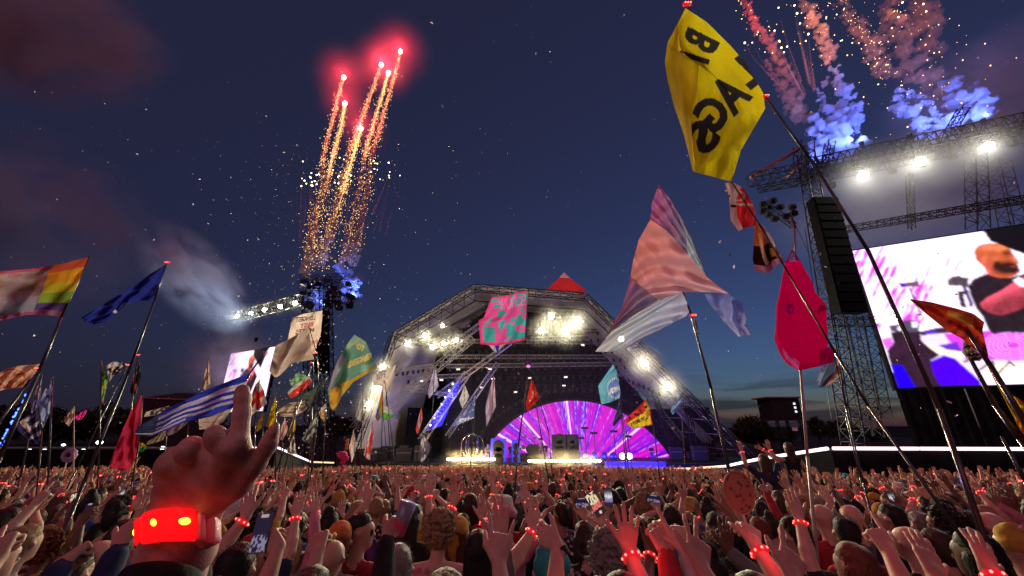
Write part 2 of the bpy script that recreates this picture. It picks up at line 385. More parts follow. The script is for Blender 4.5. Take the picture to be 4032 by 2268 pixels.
    for (x0, x1, y0, y1) in ((-14.5, -5.5, 56, 62), (20.5, 27.5, 56, 62)):      # side drapes
        V = []; n = 40
        for i in range(n + 1):
            t = i / n; x = x0 + (x1 - x0) * t; y = y0 + (y1 - y0) * (t if x0 < 0 else 1 - t) + 0.12 * math.sin(i * 2.1)
            V += [(x, y, DECK), (x, y, DECK + 6.5)]
        link('side_drape', mesh(V, [(2 * i, 2 * i + 2, 2 * i + 3, 2 * i + 1) for i in range(n)]), DRAPE, st)
    return rim, inn
RIM, INN = stage()

# flown lighting trusses with their rows of cans
can = MB().bar((0, 0, 0), (0, -0.12, -0.42), 0.13, 0.17, 8).bar((-0.17, 0, 0.25), (-0.17, 0, -0.1), 0.02).bar((0.17, 0, 0.25), (0.17, 0, -0.1), 0.02).mesh('can'); can.materials.append(pmat('lamp_can_paint', (0.03, 0.03, 0.033), 0.35, 0.4, spec=0.6))
par = MB().box((0, 0, -0.16), (0.52, 0.12, 0.2)).mesh('panel'); par.materials.append(emat('small_led_panel', (1.0, 0.9, 0.8), 1.3))
def rig(p0, p1, Y, n, label, lit=()):
    a, b = at(*p0, Y), at(*p1, Y); e = empty('lighting_truss', a); tag(e, label, 'truss', 'lighting trusses flown over the stage')
    MB().truss(a, b, 0.5, int(np.linalg.norm(b - a) / 0.6), 0.03).build('truss', STEEL if Y < 56 else BLACK, e)
    for k in range(n):
        p = a + (b - a) * (k + 0.5) / n
        o = link('can' if k not in lit else 'panel_light', par if k in lit else can, None, e); o.location = p + np.array((0, -0.3, -0.35)); o.rotation_euler = (R(random.uniform(-25, 25)), 0, R(random.uniform(-30, 30)))
rig((1770, 1405), (2480, 1405), 55, 26, 'long flown truss of dark cans under the pale roof, highest of its stack')
rig((1760, 1442), (2500, 1432), 55, 24, 'flown truss of dark cans just beneath the highest one', (1, 5))
rig((1870, 1480), (2440, 1468), 58, 20, 'flown truss with a few lit panels over the stage middle', (2, 7, 12))
rig((1880, 1513), (2450, 1500), 59, 16, 'flown truss with lit panels above the red pennant', (0, 9))
rig((1900, 1535), (2420, 1518), 60, 14, 'lowest flown truss, just above the arch of lamps', (3, 12))
rig((1890, 1212), (2330, 1222), 60, 14, 'high dim truss close under the pale roof')
rig((1850, 1250), (2360, 1260), 58, 16, 'dim truss of cans just under the high one', (3,))
rig((1800, 1296), (2400, 1304), 56, 18, 'truss crossing behind the four brightest lamps')
rig((1780, 1343), (2440, 1348), 54, 20, 'steel truss just under the four brightest lamps', (4, 15))
rig((1850, 1372), (2420, 1372), 57, 22, 'upper flown truss half hidden behind the pink flag')
rig((1600, 1490), (1830, 1478), 55, 9, 'short truss of cans over the left stage wing', (2, 5))
rig((1560, 1462), (1700, 1440), 52, 7, 'short clustered truss beside the left stage leg')
rig((2440, 1470), (2600, 1540), 54, 8, 'short sloping truss inside the right roof edge')
rig((1640, 1330), (1850, 1275), 52, 8, 'short raking truss among the left hand lamps')
rig((2090, 1335), (2420, 1325), 52, 12, 'truss that carries the four brightest lamps')
# arch of lamps round the fan screen
FC = at(2280, 2020, 58.0); FRAD = 14.5
e = empty('lamp_arch', FC); tag(e, 'dark arch of round lamps framing the glowing fan screen', 'lamp arch')
for k in range(46):
    t = R(12 + 156 * k / 45)
    o = link('can', can, None, e); o.location = (FC[0] - math.cos(t) * (FRAD + 2.0) * 1.02, 57.6, FC[2] + math.sin(t) * (FRAD + 1.4)); o.rotation_euler = (R(-40), R(90) - t, 0)
m = MB(); pts = [(FC[0] - math.cos(R(10 + 4 * k)) * (FRAD + 2.1), 57.9, FC[2] + math.sin(R(10 + 4 * k)) * (FRAD + 1.6)) for k in range(41)]
m.path(pts, 0.09, 5).build('arch_pipe', BLACK, e)

# the glowing fan screen
def fan():
    e = empty('fan_screen', (FC[0], 58, DECK)); tag(e, 'glowing magenta half round screen with rays of white and blue', 'screen')
    m, t, b, L_ = nodes('fan_rays')
    c = t.nodes.new('ShaderNodeVertexColor'); c.layer_name = 'Col'
    b.inputs['Base Color'].default_value = (0.01, 0.01, 0.01, 1); L_(c.outputs['Color'], b.inputs['Emission Color']); b.inputs['Emission Strength'].default_value = 1.2
    MATS['fan_rays'] = m
    na, nr = 560, 46; r0, r1 = 1.2, FRAD
    A_ = np.linspace(R(3), R(177), na); Rr = np.linspace(r0, r1, nr)
    base = rng.random(4000)
    def vn(x, s): x = x * s + 300; i = np.floor(x).astype(int); f = x - i; f = f * f * (3 - 2 * f); return base[i % 4000] * (1 - f) + base[(i + 1) % 4000] * f
    cols = np.zeros((na, nr, 3))
    aa = A_[:, None] + 0.0 * Rr[None]; rr = Rr[None] + 0 * aa
    pz = at(2275, 1895, 58)[2] - FC[2]; pa = np.arctan2(np.sin(aa) * rr - pz, np.cos(aa) * rr); aa_ = aa; aa = pa + 3.3; rr_ = rr
    n1 = vn(aa, 55); n2 = vn(aa + 7, 130 + 0 * rr); n3 = vn(aa + 3, 19); n4 = vn(rr * 3 + np.floor(aa * 60) * 17.3, 1.0)
    mag = np.array((0.55, 0.0, 0.56)); blu = np.array((0.12, 0.0, 0.70)); pin = np.array((0.85, 0.02, 0.48)); wht = np.array((1.2, 0.62, 1.2))
    k = np.clip((n3 - 0.45) * 3.2, 0, 1)[..., None]; cols = mag * (1 - k) + blu * k
    k = np.clip((n1 - 0.55) * 2.4, 0, 1)[..., None] * 0.7; cols = cols * (1 - k) + pin * k
    k = np.clip((n2 * 0.6 + n3 * 0.25 + n4 * 0.3 - 0.80) * 5, 0, 1)[..., None]; cols = cols * (1 - k) + wht * k
    k = np.clip((vn(aa + 11, 240) * 0.7 + n4 * 0.3 - 0.62) * 4, 0, 1)[..., None] * 0.75; cols = cols * (1 - k) + blu * 0.6 * k
    for a0 in (R(95), R(38), R(131), R(150)):
        k = np.exp(-((aa - 3.3 - a0) / 0.012) ** 2)[..., None] * np.clip(rr / 6, 0, 1)[..., None]; cols = cols * (1 - k) + wht * 1.4 * k
    aa = aa_
    V = np.stack([FC[0] + np.cos(aa) * rr * 1.02, 58.0 + 0.9 * (rr / FRAD) ** 2 * 0 + 0 * rr, FC[2] + np.sin(aa) * rr * 0.985], -1).reshape(-1, 3)
    I = np.arange(na * nr).reshape(na, nr); Fc = np.stack([I[:-1, :-1], I[:-1, 1:], I[1:, 1:], I[1:, :-1]], -1).reshape(-1, 4)
    me = mesh(V, Fc); set_col(me, cols.reshape(-1, 3)); link('display', me, m, e)
    bk = MB(); pts = [(FC[0] + math.cos(R(3 + 174 * k / 40)) * FRAD * 1.03, 58.15, FC[2] + math.sin(R(3 + 174 * k / 40)) * FRAD) for k in range(41)]
    bk.path(pts, 0.14, 6).build('rim', BLACK, e)
fan()

# bright lamps in the roof
LAMPS = [(1605, 1354, .9), (1673, 1320, .9), (1743, 1283, .7), (1703, 1366, .8), (1748, 1353, .8), (1797, 1338, .75), (1507, 1444, .9), (1482, 1520, 1.1), (1453, 1593, 1.1),
         (2170, 1245, 1.1), (2274, 1260, 1.3), (2133, 1299, 1.2), (2227, 1302, 1.3), (2446, 1335, 1.2), (2533, 1427, 1.4), (2629, 1520, 1.4)]
for i, (px, py, s) in enumerate(LAMPS):
    side = 'left hand slope of the stage roof' if px < 1900 else ('middle of the stage roof' if px < 2400 else 'right hand edge of the stage roof')
    if px < 1520: side = 'left hand leg of the stage roof'
    lamp_fixture('stage_light', 'blazing warm white lamp on the ' + side, px, py, 47.6, 2600 * s, r=0.30 * s, hr=1.7 * s)

# footlights: two rows of lamps along the lip of the deck
def footlights(x0, x1, py, label, n):
    a, b = at(x0, py, 48.2), at(x1, py, 48.2); e = empty('footlight_strip', a); tag(e, label, 'footlights', 'footlights along the stage lip')
    MB().box((a + b) / 2 + (0, 0.15, -0.22), (b[0] - a[0], 0.3, 0.16)).build('housing', BLACK, e)
    me = MB().ball((0, 0, 0), (0.24, 0.14, 0.15), 10, 6).mesh('lamp'); me.materials.append(emat('footlight_lens', (1.0, 0.85, 0.38), 9))
    for k in range(n):
        o = link('lamp', me, None, e, True); o.location = a + (b - a) * (k + 0.5) / n
    for k in (0.17, 0.5, 0.83):
        point_light('foot_light', a + (b - a) * k + (0, -0.3, 0.1), 900, (1.0, 0.72, 0.30), 0.5, e)
    h = bpy.data.objects.new('lit_haze', UNITB); COL.objects.link(h); h.location = (a + b) / 2 + (0, -0.2, 0.1); h.scale = ((b[0] - a[0]) / 2 + 1.6, 1.3, 1.5); h['kind'] = 'stuff'; h.material_slots[0].link = 'OBJECT'; h.material_slots[0].material = volmat('foot_haze', (0.95, 0.9, 0.8), 0.12, 0.01, (0.0, 0.4)); h.parent = e; h.matrix_parent_inverse = Matrix.LocRotScale(e.location, e.rotation_euler, e.scale).inverted()
footlights(1757, 1952, 1808, 'row of yellow white footlights left of the blue speakers', 11)
footlights(2077, 2368, 1815, 'row of yellow white footlights in front of the drum riser', 17)

# blue light column with white dots, left in the wings
def blue_column():
    a, b = at(1702, 1690, 54), at(1806, 1500, 54); e = empty('blue_light_column', a); tag(e, 'slanting column of blue light with white lamps in the stage wing', 'light column')
    d = b - a; u = np.array((1.2, 0, 0.4))
    MB().add([a - u, a + u, b + u * 0.4, b - u * 0.4], [(0, 1, 2, 3)]).build('scrim', pmat('blue_scrim', (0.05, 0.05, 0.5), 0.8), e)
    me = MB().ball((0, 0, 0), 0.12, 8, 6).mesh('lamp'); me.materials.append(emat('dot_lamp', (0.8, 0.85, 1.0), 8))
    for k in range(7):
        o = link('lamp', me, None, e, True); o.location = a + d * (0.08 + 0.85 * k / 6) + np.array((-0.5, -0.3, 0))
    for k in (0.25, 0.7): point_light('column_light', a + d * k + (0.2, -1.2, 0), 420, (0.05, 0.05, 1.0), 0.3, e)
blue_column()

# thin haze hanging inside the stage
sh = MB().box((8.5, 56.0, 8.3), (34, 13.0, 17.6)).build('stage_haze', volmat('stage_air', (0.9, 0.9, 0.9), 0.004)); tag(sh, 'thin grey haze hanging inside the stage', 'haze', kind='stuff')
# ================================================================== screens, towers, catwalks, far field
def proj(P):
    P = np.asarray(P, float) - CAM; x = P @ RX; y = P @ UP; z = P @ FW
    return 2016 + F * x / z, 1134 - F * y / z
def inpoly(x, y, poly):
    r = np.zeros(x.shape, bool); n = len(poly); j = n - 1
    for i in range(n):
        xi, yi = poly[i]; xj, yj = poly[j]
        c = ((yi > y) != (yj > y)) & (x < (xj - xi) * (y - yi) / ((yj - yi) or 1e-9) + xi)
        r ^= c; j = i
    return r
def vnoise(x, y, seed=0):
    t = np.random.default_rng(seed).random((64, 64)); xi = np.floor(x).astype(int); yi = np.floor(y).astype(int); fx = x - xi; fy = y - yi
    fx = fx * fx * (3 - 2 * fx); fy = fy * fy * (3 - 2 * fy); g = lambda a, b: t[a % 64, b % 64]
    return (g(xi, yi) * (1 - fx) + g(xi + 1, yi) * fx) * (1 - fy) + (g(xi, yi + 1) * (1 - fx) + g(xi + 1, yi + 1) * fx) * fy
def screen_picture(x, y):
    """what the video screens show (x, y: a plane of 1900 x 1250 units)"""
    c = np.ones(x.shape + (3,)) * np.array((1.25, 1.02, 1.3))
    s = (x * 0.89 + y * 0.45); q = (-x * 0.45 + y * 0.89)
    n = vnoise(s / 26, q / 150, 3) * 0.65 + vnoise(s / 9, q / 40, 5) * 0.35
    m = vnoise(s / 160, q / 260, 8)
    k = np.clip((n - 0.61 + (m - 0.5) * 0.5 - 0.10 * (x > 700)) * 6, 0, 1)[..., None]; c = c * (1 - k) + np.array((0.85, 0.05, 0.75)) * k
    def P(poly, col, a=1.0, sh=None):
        mk = inpoly(x, y, poly)
        if sh is None: c[mk] = c[mk] * (1 - a) + np.array(col) * a
        else: c[mk] = np.array(col) * sh[mk][:, None]
    n2 = vnoise(x / 18, y / 18, 2) * .5 + vnoise(x / 60, y / 60, 6) * .5
    P([(415, 915), (1900, 840), (1900, 1320), (540, 1320)], (0.9, 0.75, 1.0))
    P([(900, 900), (1100, 870), (1900, 900), (1900, 1110), (1050, 1090)], (0.75, 0.06, 0.9))
    for r in (200, 170, 140, 110, 80, 50):
        mk = np.abs(np.hypot(x - 1430, (y - 985) * 1.9) - r * 1.1) < 7; c[mk] = (0.95, 0.45, 1.0)
    P([(700, 950), (860, 1010), (1080, 1040), (1060, 1085), (850, 1040)], (1.2, 1.0, 0.75)); P([(860, 985), (1000, 960), (1040, 1030), (930, 1020)], (0.15, 0.03, 0.6))
    P([(1180, 1180), (1300, 1110), (1511, 1110), (1900, 1130), (1900, 1270), (1400, 1275), (1250, 1240)], (1.25, 1.1, 0.9))
    for (a, b) in (((1170, 1175), (1270, 1105)), ((1270, 1105), (1310, 1205)), ((1310, 1205), (1400, 1110)), ((1400, 1110), (1440, 1140)), ((1060, 1110), (1170, 1060)), ((1090, 1050), (1130, 1100))):
        dx, dy = b[0] - a[0], b[1] - a[1]; t = np.clip(((x - a[0]) * dx + (y - a[1]) * dy) / (dx * dx + dy * dy), 0, 1)
        c[np.hypot(x - a[0] - t * dx, y - a[1] - t * dy) < 8] = (0.1, 0.04, 0.08)
    P([(430, 940), (500, 925), (530, 990), (460, 1015)], (0.8, 0.15, 1.0))
    P([(498, 885), (720, 875), (730, 950), (800, 1010), (870, 1060), (800, 1100), (830, 1220), (900, 1320), (540, 1330), (490, 1100), (470, 1025), (520, 970)], (0.035, 0.012, 0.03), sh=0.6 + n2)
    P([(485, 835), (540, 830), (600, 795), (680, 795), (720, 840), (700, 885), (500, 880)], (0.10, 0.07, 0.13)); P([(655, 805), (700, 805), (705, 845), (660, 850)], (1, 1, 1)); P([(545, 845), (600, 840), (600, 878), (550, 870)], (0.9, 0.9, 1.2))
    P([(720, 880), (860, 850), (1060, 850), (1060, 885), (900, 890), (730, 910)], (0.05, 0.02, 0.08)); P([(760, 880), (850, 872), (850, 895), (760, 898)], (0.1, 0.03, 0.9))
    P([(500, 1135), (585, 1135), (690, 1312), (560, 1312)], (0.015, 0.0, 1.0))
    P([(800, 1105), (900, 1062), (985, 1085), (1190, 1268), (1180, 1288), (880, 1292), (830, 1220)], (0.07, 0.0, 0.85), sh=0.75 + 0.5 * n2)
    P([(690, 1290), (1190, 1288), (1300, 1290), (1290, 1330), (560, 1330), (560, 1312), (690, 1312)], (0.02, 0.01, 0.02))
    P([(565, 512), (708, 500), (716, 533), (575, 544)], (0.16, 0.09, 0.14)); P([(565, 512), (605, 510), (610, 540), (575, 544)], (0.05, 0.0, 0.7))
    P([(632, 545), (646, 545), (690, 640), (735, 760), (720, 760), (672, 640)], (0.10, 0.05, 0.12))
    P([(928, 490), (960, 465), (1015, 452), (1040, 470), (1092, 468), (1085, 500), (1092, 545), (1030, 532), (935, 530)], (0.09, 0.06, 0.08), sh=0.6 + n2)
    P([(1040, 530), (1070, 540), (1130, 690), (1100, 690)], (0.07, 0.03, 0.2)); P([(1005, 572), (1090, 568), (1092, 590), (1050, 600), (1075, 700), (1030, 690), (1010, 610)], (0.05, 0.03, 0.06))
    P([(1085, 540), (1120, 485), (1180, 458), (1240, 440), (1400, 470), (1560, 430), (1900, 560), (1900, 900), (1350, 885), (1280, 900), (1238, 865), (1200, 770), (1140, 695), (1108, 610)], (0.022, 0.012, 0.02), sh=0.6 + n2)
    G = lambda cx, cy, sx, sy, an=0.0: np.exp(-((((x - cx) * math.cos(an) + (y - cy) * math.sin(an)) / sx) ** 2 + ((-(x - cx) * math.sin(an) + (y - cy) * math.cos(an)) / sy) ** 2))
    head = inpoly(x, y, [(1132, 285), (1138, 258), (1160, 232), (1195, 217), (1240, 210), (1300, 209), (1350, 217), (1395, 238), (1415, 262), (1424, 284), (1436, 300), (1448, 318), (1470, 348), (1474, 360), (1462, 368), (1474, 384), (1470, 398), (1484, 408), (1478, 430), (1450, 450), (1400, 472), (1310, 470), (1240, 448), (1222, 420), (1212, 392), (1182, 366), (1150, 335)])
    fc = np.zeros(x.shape + (3,)) + np.array((0.58, 0.10, 0.04)); fc += G(1235, 238, 70, 28)[..., None] * np.array((0.45, 0.16, 0.07)); fc += G(1345, 246, 45, 26)[..., None] * np.array((0.45, 0.17, 0.05)); fc += G(1300, 330, 40, 20)[..., None] * np.array((0.25, 0.08, 0.03)); fc += G(1245, 425, 22, 34)[..., None] * np.array((0.4, 0.05, 0.10))
    fc += G(1438, 325, 12, 26, -0.4)[..., None] * np.array((0.4, 0.13, 0.05)); fc *= (1 - 0.85 * G(1378, 283, 34, 15))[..., None]; fc *= (1 - 0.5 * G(1385, 262, 40, 6, -.1))[..., None]
    bd_ = np.clip(G(1375, 395, 70, 48, -.25) * 1.9 + G(1300, 372, 30, 46, .35) * 1.1 + G(1440, 405, 40, 32) * 1.3 - .25, 0, 1); fc = fc * (1 - bd_[..., None] * .97) + np.array((0.022, 0.008, 0.008)) * bd_[..., None]
    fc += (G(1213, 334, 20, 30, .2) - 0.8 * G(1217, 338, 9, 15, .2))[..., None] * np.array((0.40, 0.12, 0.10)); fc += G(1430, 385, 20, 5)[..., None] * np.array((.35, .07, .06)); fc *= (0.82 + 0.36 * n2)[..., None]
    c[head] = np.clip(fc, 0.008, 1.2)[head]
    P([(1180, 665), (1230, 622), (1350, 562), (1440, 500), (1560, 440), (1700, 470), (1650, 640), (1511, 700), (1430, 732), (1330, 758), (1250, 742), (1192, 702)], (0.85, 0.10, 0.16), sh=np.clip(0.35 + 0.9 * np.exp(-((y - 560 - (x - 1330) * -.42) / 70) ** 2) + (n2 - 0.5) * 0.35, 0.25, 1.3))
    P([(1428, 492), (1470, 462), (1530, 500), (1525, 545), (1480, 538)], (1.2, 0.95, 1.1))
    P([(1200, 110), (1255, 190), (1511, 290), (1900, 400), (1900, 0)], (0.006, 0.005, 0.008))
    for _ in range(2):           # soft picture, as a low resolution panel shows it
        q = c.copy(); q[1:-1] = (c[:-2] + 2 * c[1:-1] + c[2:]) / 4; c = q.copy(); c[:, 1:-1] = (q[:, :-2] + 2 * q[:, 1:-1] + q[:, 2:]) / 4
    return c
SCR = colmat('video_panel', 0.6, emit=1.25)
def video_screen(label, P0, P1, z0, z1, mapping, nu=300, nv=210, right=True):
    P0 = np.array(P0, float); P1 = np.array(P1, float)
    e = empty('video_screen', ((P0[0] + P1[0]) / 2, (P0[1] + P1[1]) / 2, gz(40))); tag(e, label, 'video screen', 'video screens either side of the stage')
    U, V = np.meshgrid(np.linspace(0, 1, nu), np.linspace(0, 1, nv), indexing='ij')
    P = P0[None, None] * (1 - U[..., None]) + P1[None, None] * U[..., None]; P = np.concatenate([P, (z1 + (z0 - z1) * V)[..., None]], -1)
    x, y = mapping(P, U, V); c = screen_picture(x, y)
    seam = ((U * 14) % 1 < 0.045) | ((V * 10) % 1 < 0.045); c = np.where(seam[..., None], c * 0.86, c) * (0.97 + 0.06 * rng.random(c.shape[:2]))[..., None]      # joints between the LED panels
    I = np.arange(nu * nv).reshape(nu, nv); Fc = np.stack([I[:-1, :-1], I[1:, :-1], I[1:, 1:], I[:-1, 1:]], -1).reshape(-1, 4)
    if not right: Fc = Fc
    me = mesh(P.reshape(-1, 3), Fc); set_col(me, c.reshape(-1, 3)); link('display', me, SCR, e)
    d = np.append(P1 - P0, 0); l = np.linalg.norm(d); d /= l; nrm = np.array((-d[1], d[0], 0))
    if nrm[1] < 0: nrm = -nrm
    a = np.append(P0, 0); b = np.append(P1, 0)
    back = MB(); Z = lambda p, z: np.array((p[0], p[1], z))
    rot = np.array([d, nrm, (0, 0, 1)]).T
    back.box((a + b) / 2 + nrm * 0.4 + (0, 0, (z0 + z1) / 2), (l + 0.3, 0.6, z1 - z0 + 0.3), rot); back.build('cabinet', BLACK, e)
    return e, a, b, d, nrm
def map_r(P, U, V):
    px, py = proj(P.reshape(-1, 3)); px = px.reshape(U.shape); py = py.reshape(U.shape)
    return (px - 3250) / 0.5175, (py - 850) / 0.5175
RP0, RP1, RZ0, RZ1 = (31.2, 32.0), (45.5, 24.9), 5.1, 17.35
RSC, ra, rb, rd, rn = video_screen('huge video screen showing a bald bearded man in black before pink streaks', RP0, RP1, RZ0, RZ1, map_r)
def map_l(P, U, V):
    Q = np.array(RP0)[None, None] * (1 - U[..., None]) + np.array(RP1)[None, None] * U[..., None]; Q = np.concatenate([Q, (RZ1 + (RZ0 - RZ1) * V)[..., None]], -1)
    return map_r(Q, U, V)
LSC, la, lb, ld, ln_ = video_screen('small looking far video screen behind the flags on the left', (-61.5, 84.0), (-47.0, 76.0), 5.1, 17.35, map_l, 120, 90, False)

def speaker_array(label, top, bot, Y, wpx, n):
    e0 = at(*top, Y); e1 = at(*bot, Y); e = empty('speaker_array', e1); tag(e, label, 'speakers', 'hanging speaker columns')
    for k in range(n):
        c = e0 + (e1 - e0) * (k + 0.5) / n; h = np.linalg.norm(e1 - e0) / n
        wd = wpx / pxm(*top, Y); tilt = R(-4 + 10 * (k / n) ** 2)
        ct, s_ = math.cos(tilt), math.sin(tilt)
        m = MB(); m.box(c, (wd, 0.9, h * 0.95), [(1, 0, 0), (0, ct, -s_), (0, s_, ct)]); m.box(c + (0, -0.47, 0), (wd * 0.9, 0.06, h * 0.8), [(1, 0, 0), (0, ct, -s_), (0, s_, ct)])
        m.build('cabinet', pmat('speaker_grey', (0.004, 0.0042, 0.005), 0.95, noise=0.2, spec=0.08), e)
    MB().bar(e0 + (0, 0, 0), e0 + (0, 0, 2.4), 0.05).bar(e0 + (0.4, 0, 0), e0 + (0.4, 0, 2.4), 0.03).build('hanging_chain', BLACK, e)
speaker_array('tall black speaker column beside the huge video screen', (3236, 786), (3348, 1235), 29.6, 96, 13)
speaker_array('dark speaker column behind the lettered white bed sheet', (1268, 1225), (1262, 1470), 64, 54, 10)

def tower_right():
    e = empty('screen_tower', (25.2, 31, gz(31))); tag(e, 'dark lattice scaffold tower and roof truss over the huge video screen', 'tower', 'lattice towers beside the stage')
    T = lambda p, q, y0, y1, wd, n, nm='truss', m=BLACK, r=0.045: MB().truss(at(*p, y0), at(*q, y1), wd, n, r).build(nm, m, e)
    top = at(3172, 600, 31); base = at(3345, 1775, 31); base[2] = gz(31)
    MB().truss(base, top, 1.0, 34, 0.06).build('mast', BLACK, e)
    T((3330, 1240), (3440, 1720), 31.5, 31.5, 0.9, 14, 'scaffold_leg'); T((3395, 1235), (3470, 1640), 33, 33, 0.9, 12, 'scaffold_leg')
    T((3240, 1270), (3530, 1265), 32, 32.5, 0.7, 7, 'cross_truss')
    T((3215, 655), (4150, 462), 31, 24.6, 1.3, 26, 'roof_truss', r=0.06)
    T((3215, 690), (4150, 505), 33.5, 27.0, 1.1, 24, 'roof_truss', r=0.05)
    T((3318, 905), (4150, 765), 31.8, 25.0, 0.5, 26, 'frame_truss')
    T((3840, 560), (3850, 900), 30, 30, 1.0, 9, 'rear_tower'); T((3930, 640), (3990, 900), 33, 33, 1.2, 7, 'rear_tower')
    T((3580, 690), (3590, 900), 30.5, 30.5, 0.35, 8, 'drop_truss')
    T((2955, 708), (3240, 655), 31, 31, 1.0, 9, 'outrigger'); T((2990, 745), (3220, 705), 31, 31, 0.5, 8, 'outrigger')
    MB().bar(at(2955, 700, 31), at(3165, 575, 31), 0.16, n=6).build('brace', pmat('rust_red_steel', (0.22, 0.07, 0.06), 0.5), e)
    MB().bar(at(3090, 700, 30.6), at(3160, 640, 30.6), 0.12, n=6).build('brace', MATS['rust_red_steel'], e)
    T((3165, 700), (3165, 570), 31, 31, 1.2, 4, 'tower_head')
    T((3255, 640), (3268, 560), 30.5, 30.5, 0.6, 4, 'ladder_mast'); T((3740, 520), (3795, 425), 29, 29, 0.6, 6, 'ladder_mast')
    MB().bar(at(3170, 900, 30), at(3275, 1650, 30), 0.03).build('guy_cable', BLACK, e); MB().bar(at(3120, 860, 30), at(3300, 1250, 30), 0.03).build('guy_cable', BLACK, e)
    for k in range(7):
        p = at(3270 + k * 118, 712 - k * 28, 32.5 - k * 0.85); MB().box(p + (0, 0, -0.5), (0.5, 0.4, 0.5)).bar(p + (0, 0, -0.2), p + (0, 0, 1), 0.04).build('hanging_lamp', BLACK, e)
    b = empty('blinder_cluster', at(3110, 870, 30)); tag(b, 'dark cluster of unlit floodlights on an outrigger arm', 'floodlights')
    MB().truss(at(3125, 890, 30), at(3010, 800, 30), 0.4, 6, 0.04).build('arm', BLACK, b)
    for (px, py) in ((3003, 805), (3003, 832), (3028, 845), (3050, 862), (3045, 790), (3072, 815), (3120, 815), (3126, 840), (3095, 852), (3030, 815)):
        MB().box(at(px, py, 29.8), (0.5, 0.4, 0.42)).bar(at(px, py, 29.6), at(px, py, 29.55), 0.17, n=10).build('floodlight', BLACK, b)
tower_right()
for i, (px, py, Y) in enumerate(((3398, 691, 29.4), (3626, 636, 27.9), (3891, 577, 26.2))):
    lamp_fixture('stage_light', 'blazing lamp slung under the roof truss of the huge video screen', px, py, Y, 1500, (1.0, 0.95, 0.80), 0.36, 'lamps under the screen roof truss', 0.035, 3.0)

def tower_left():
    e = empty('screen_tower', (-33, 65, gz(60))); tag(e, 'dark far lattice tower in blue smoke on the left of the stage', 'tower', 'lattice towers beside the stage')
    T = lambda p, q, y0, y1, wd, n, nm='truss', m=BLACK, r=0.06: MB().truss(at(*p, y0), at(*q, y1), wd, n, r).build(nm, m, e)
    b = at(1300, 1800, 65); b[2] = gz(60); MB().truss(b, at(1282, 1110, 65), 1.6, 26, 0.1).build('mast', BLACK, e)
    b = at(1240, 1800, 67); b[2] = gz(60); MB().truss(b, at(1215, 1150, 67), 1.6, 24, 0.1).build('mast', BLACK, e)
    T((880, 1262), (1215, 1172), 82, 66, 1.6, 22, 'roof_truss', r=0.09); T((1190, 1105), (1400, 1150), 66, 64, 1.8, 10, 'tower_head'); T((1200, 1150), (1390, 1185), 66, 64, 1.4, 10, 'tower_head')
    T((1240, 1100), (1370, 1092), 65, 65, 1.2, 7, 'tower_head'); T((1290, 1095), (1310, 1210), 64.5, 64.5, 1.0, 6, 'tower_head')
    m = MB()
    for k in range(26):
        p = at(random.uniform(1195, 1385), random.uniform(1105, 1215), random.uniform(63, 66)); m = MB(); m.box(p, (random.uniform(.5, 1.3), 0.8, random.uniform(.5, 1.1))); m.build('lamp_case', BLACK, e)
tower_left()
for i, (px, py, Y) in enumerate(((935, 1245, 79), (989, 1234, 76.5), (1042, 1220, 74), (1103, 1208, 71), (1162, 1194, 68.5))):
    lamp_fixture('stage_light', 'bright lamp in the slanting row above the far video screen', px, py, Y, 700, (1.0, 0.93, 0.6), 0.40, 'row of lamps above the far screen', 0.03, 2.0)

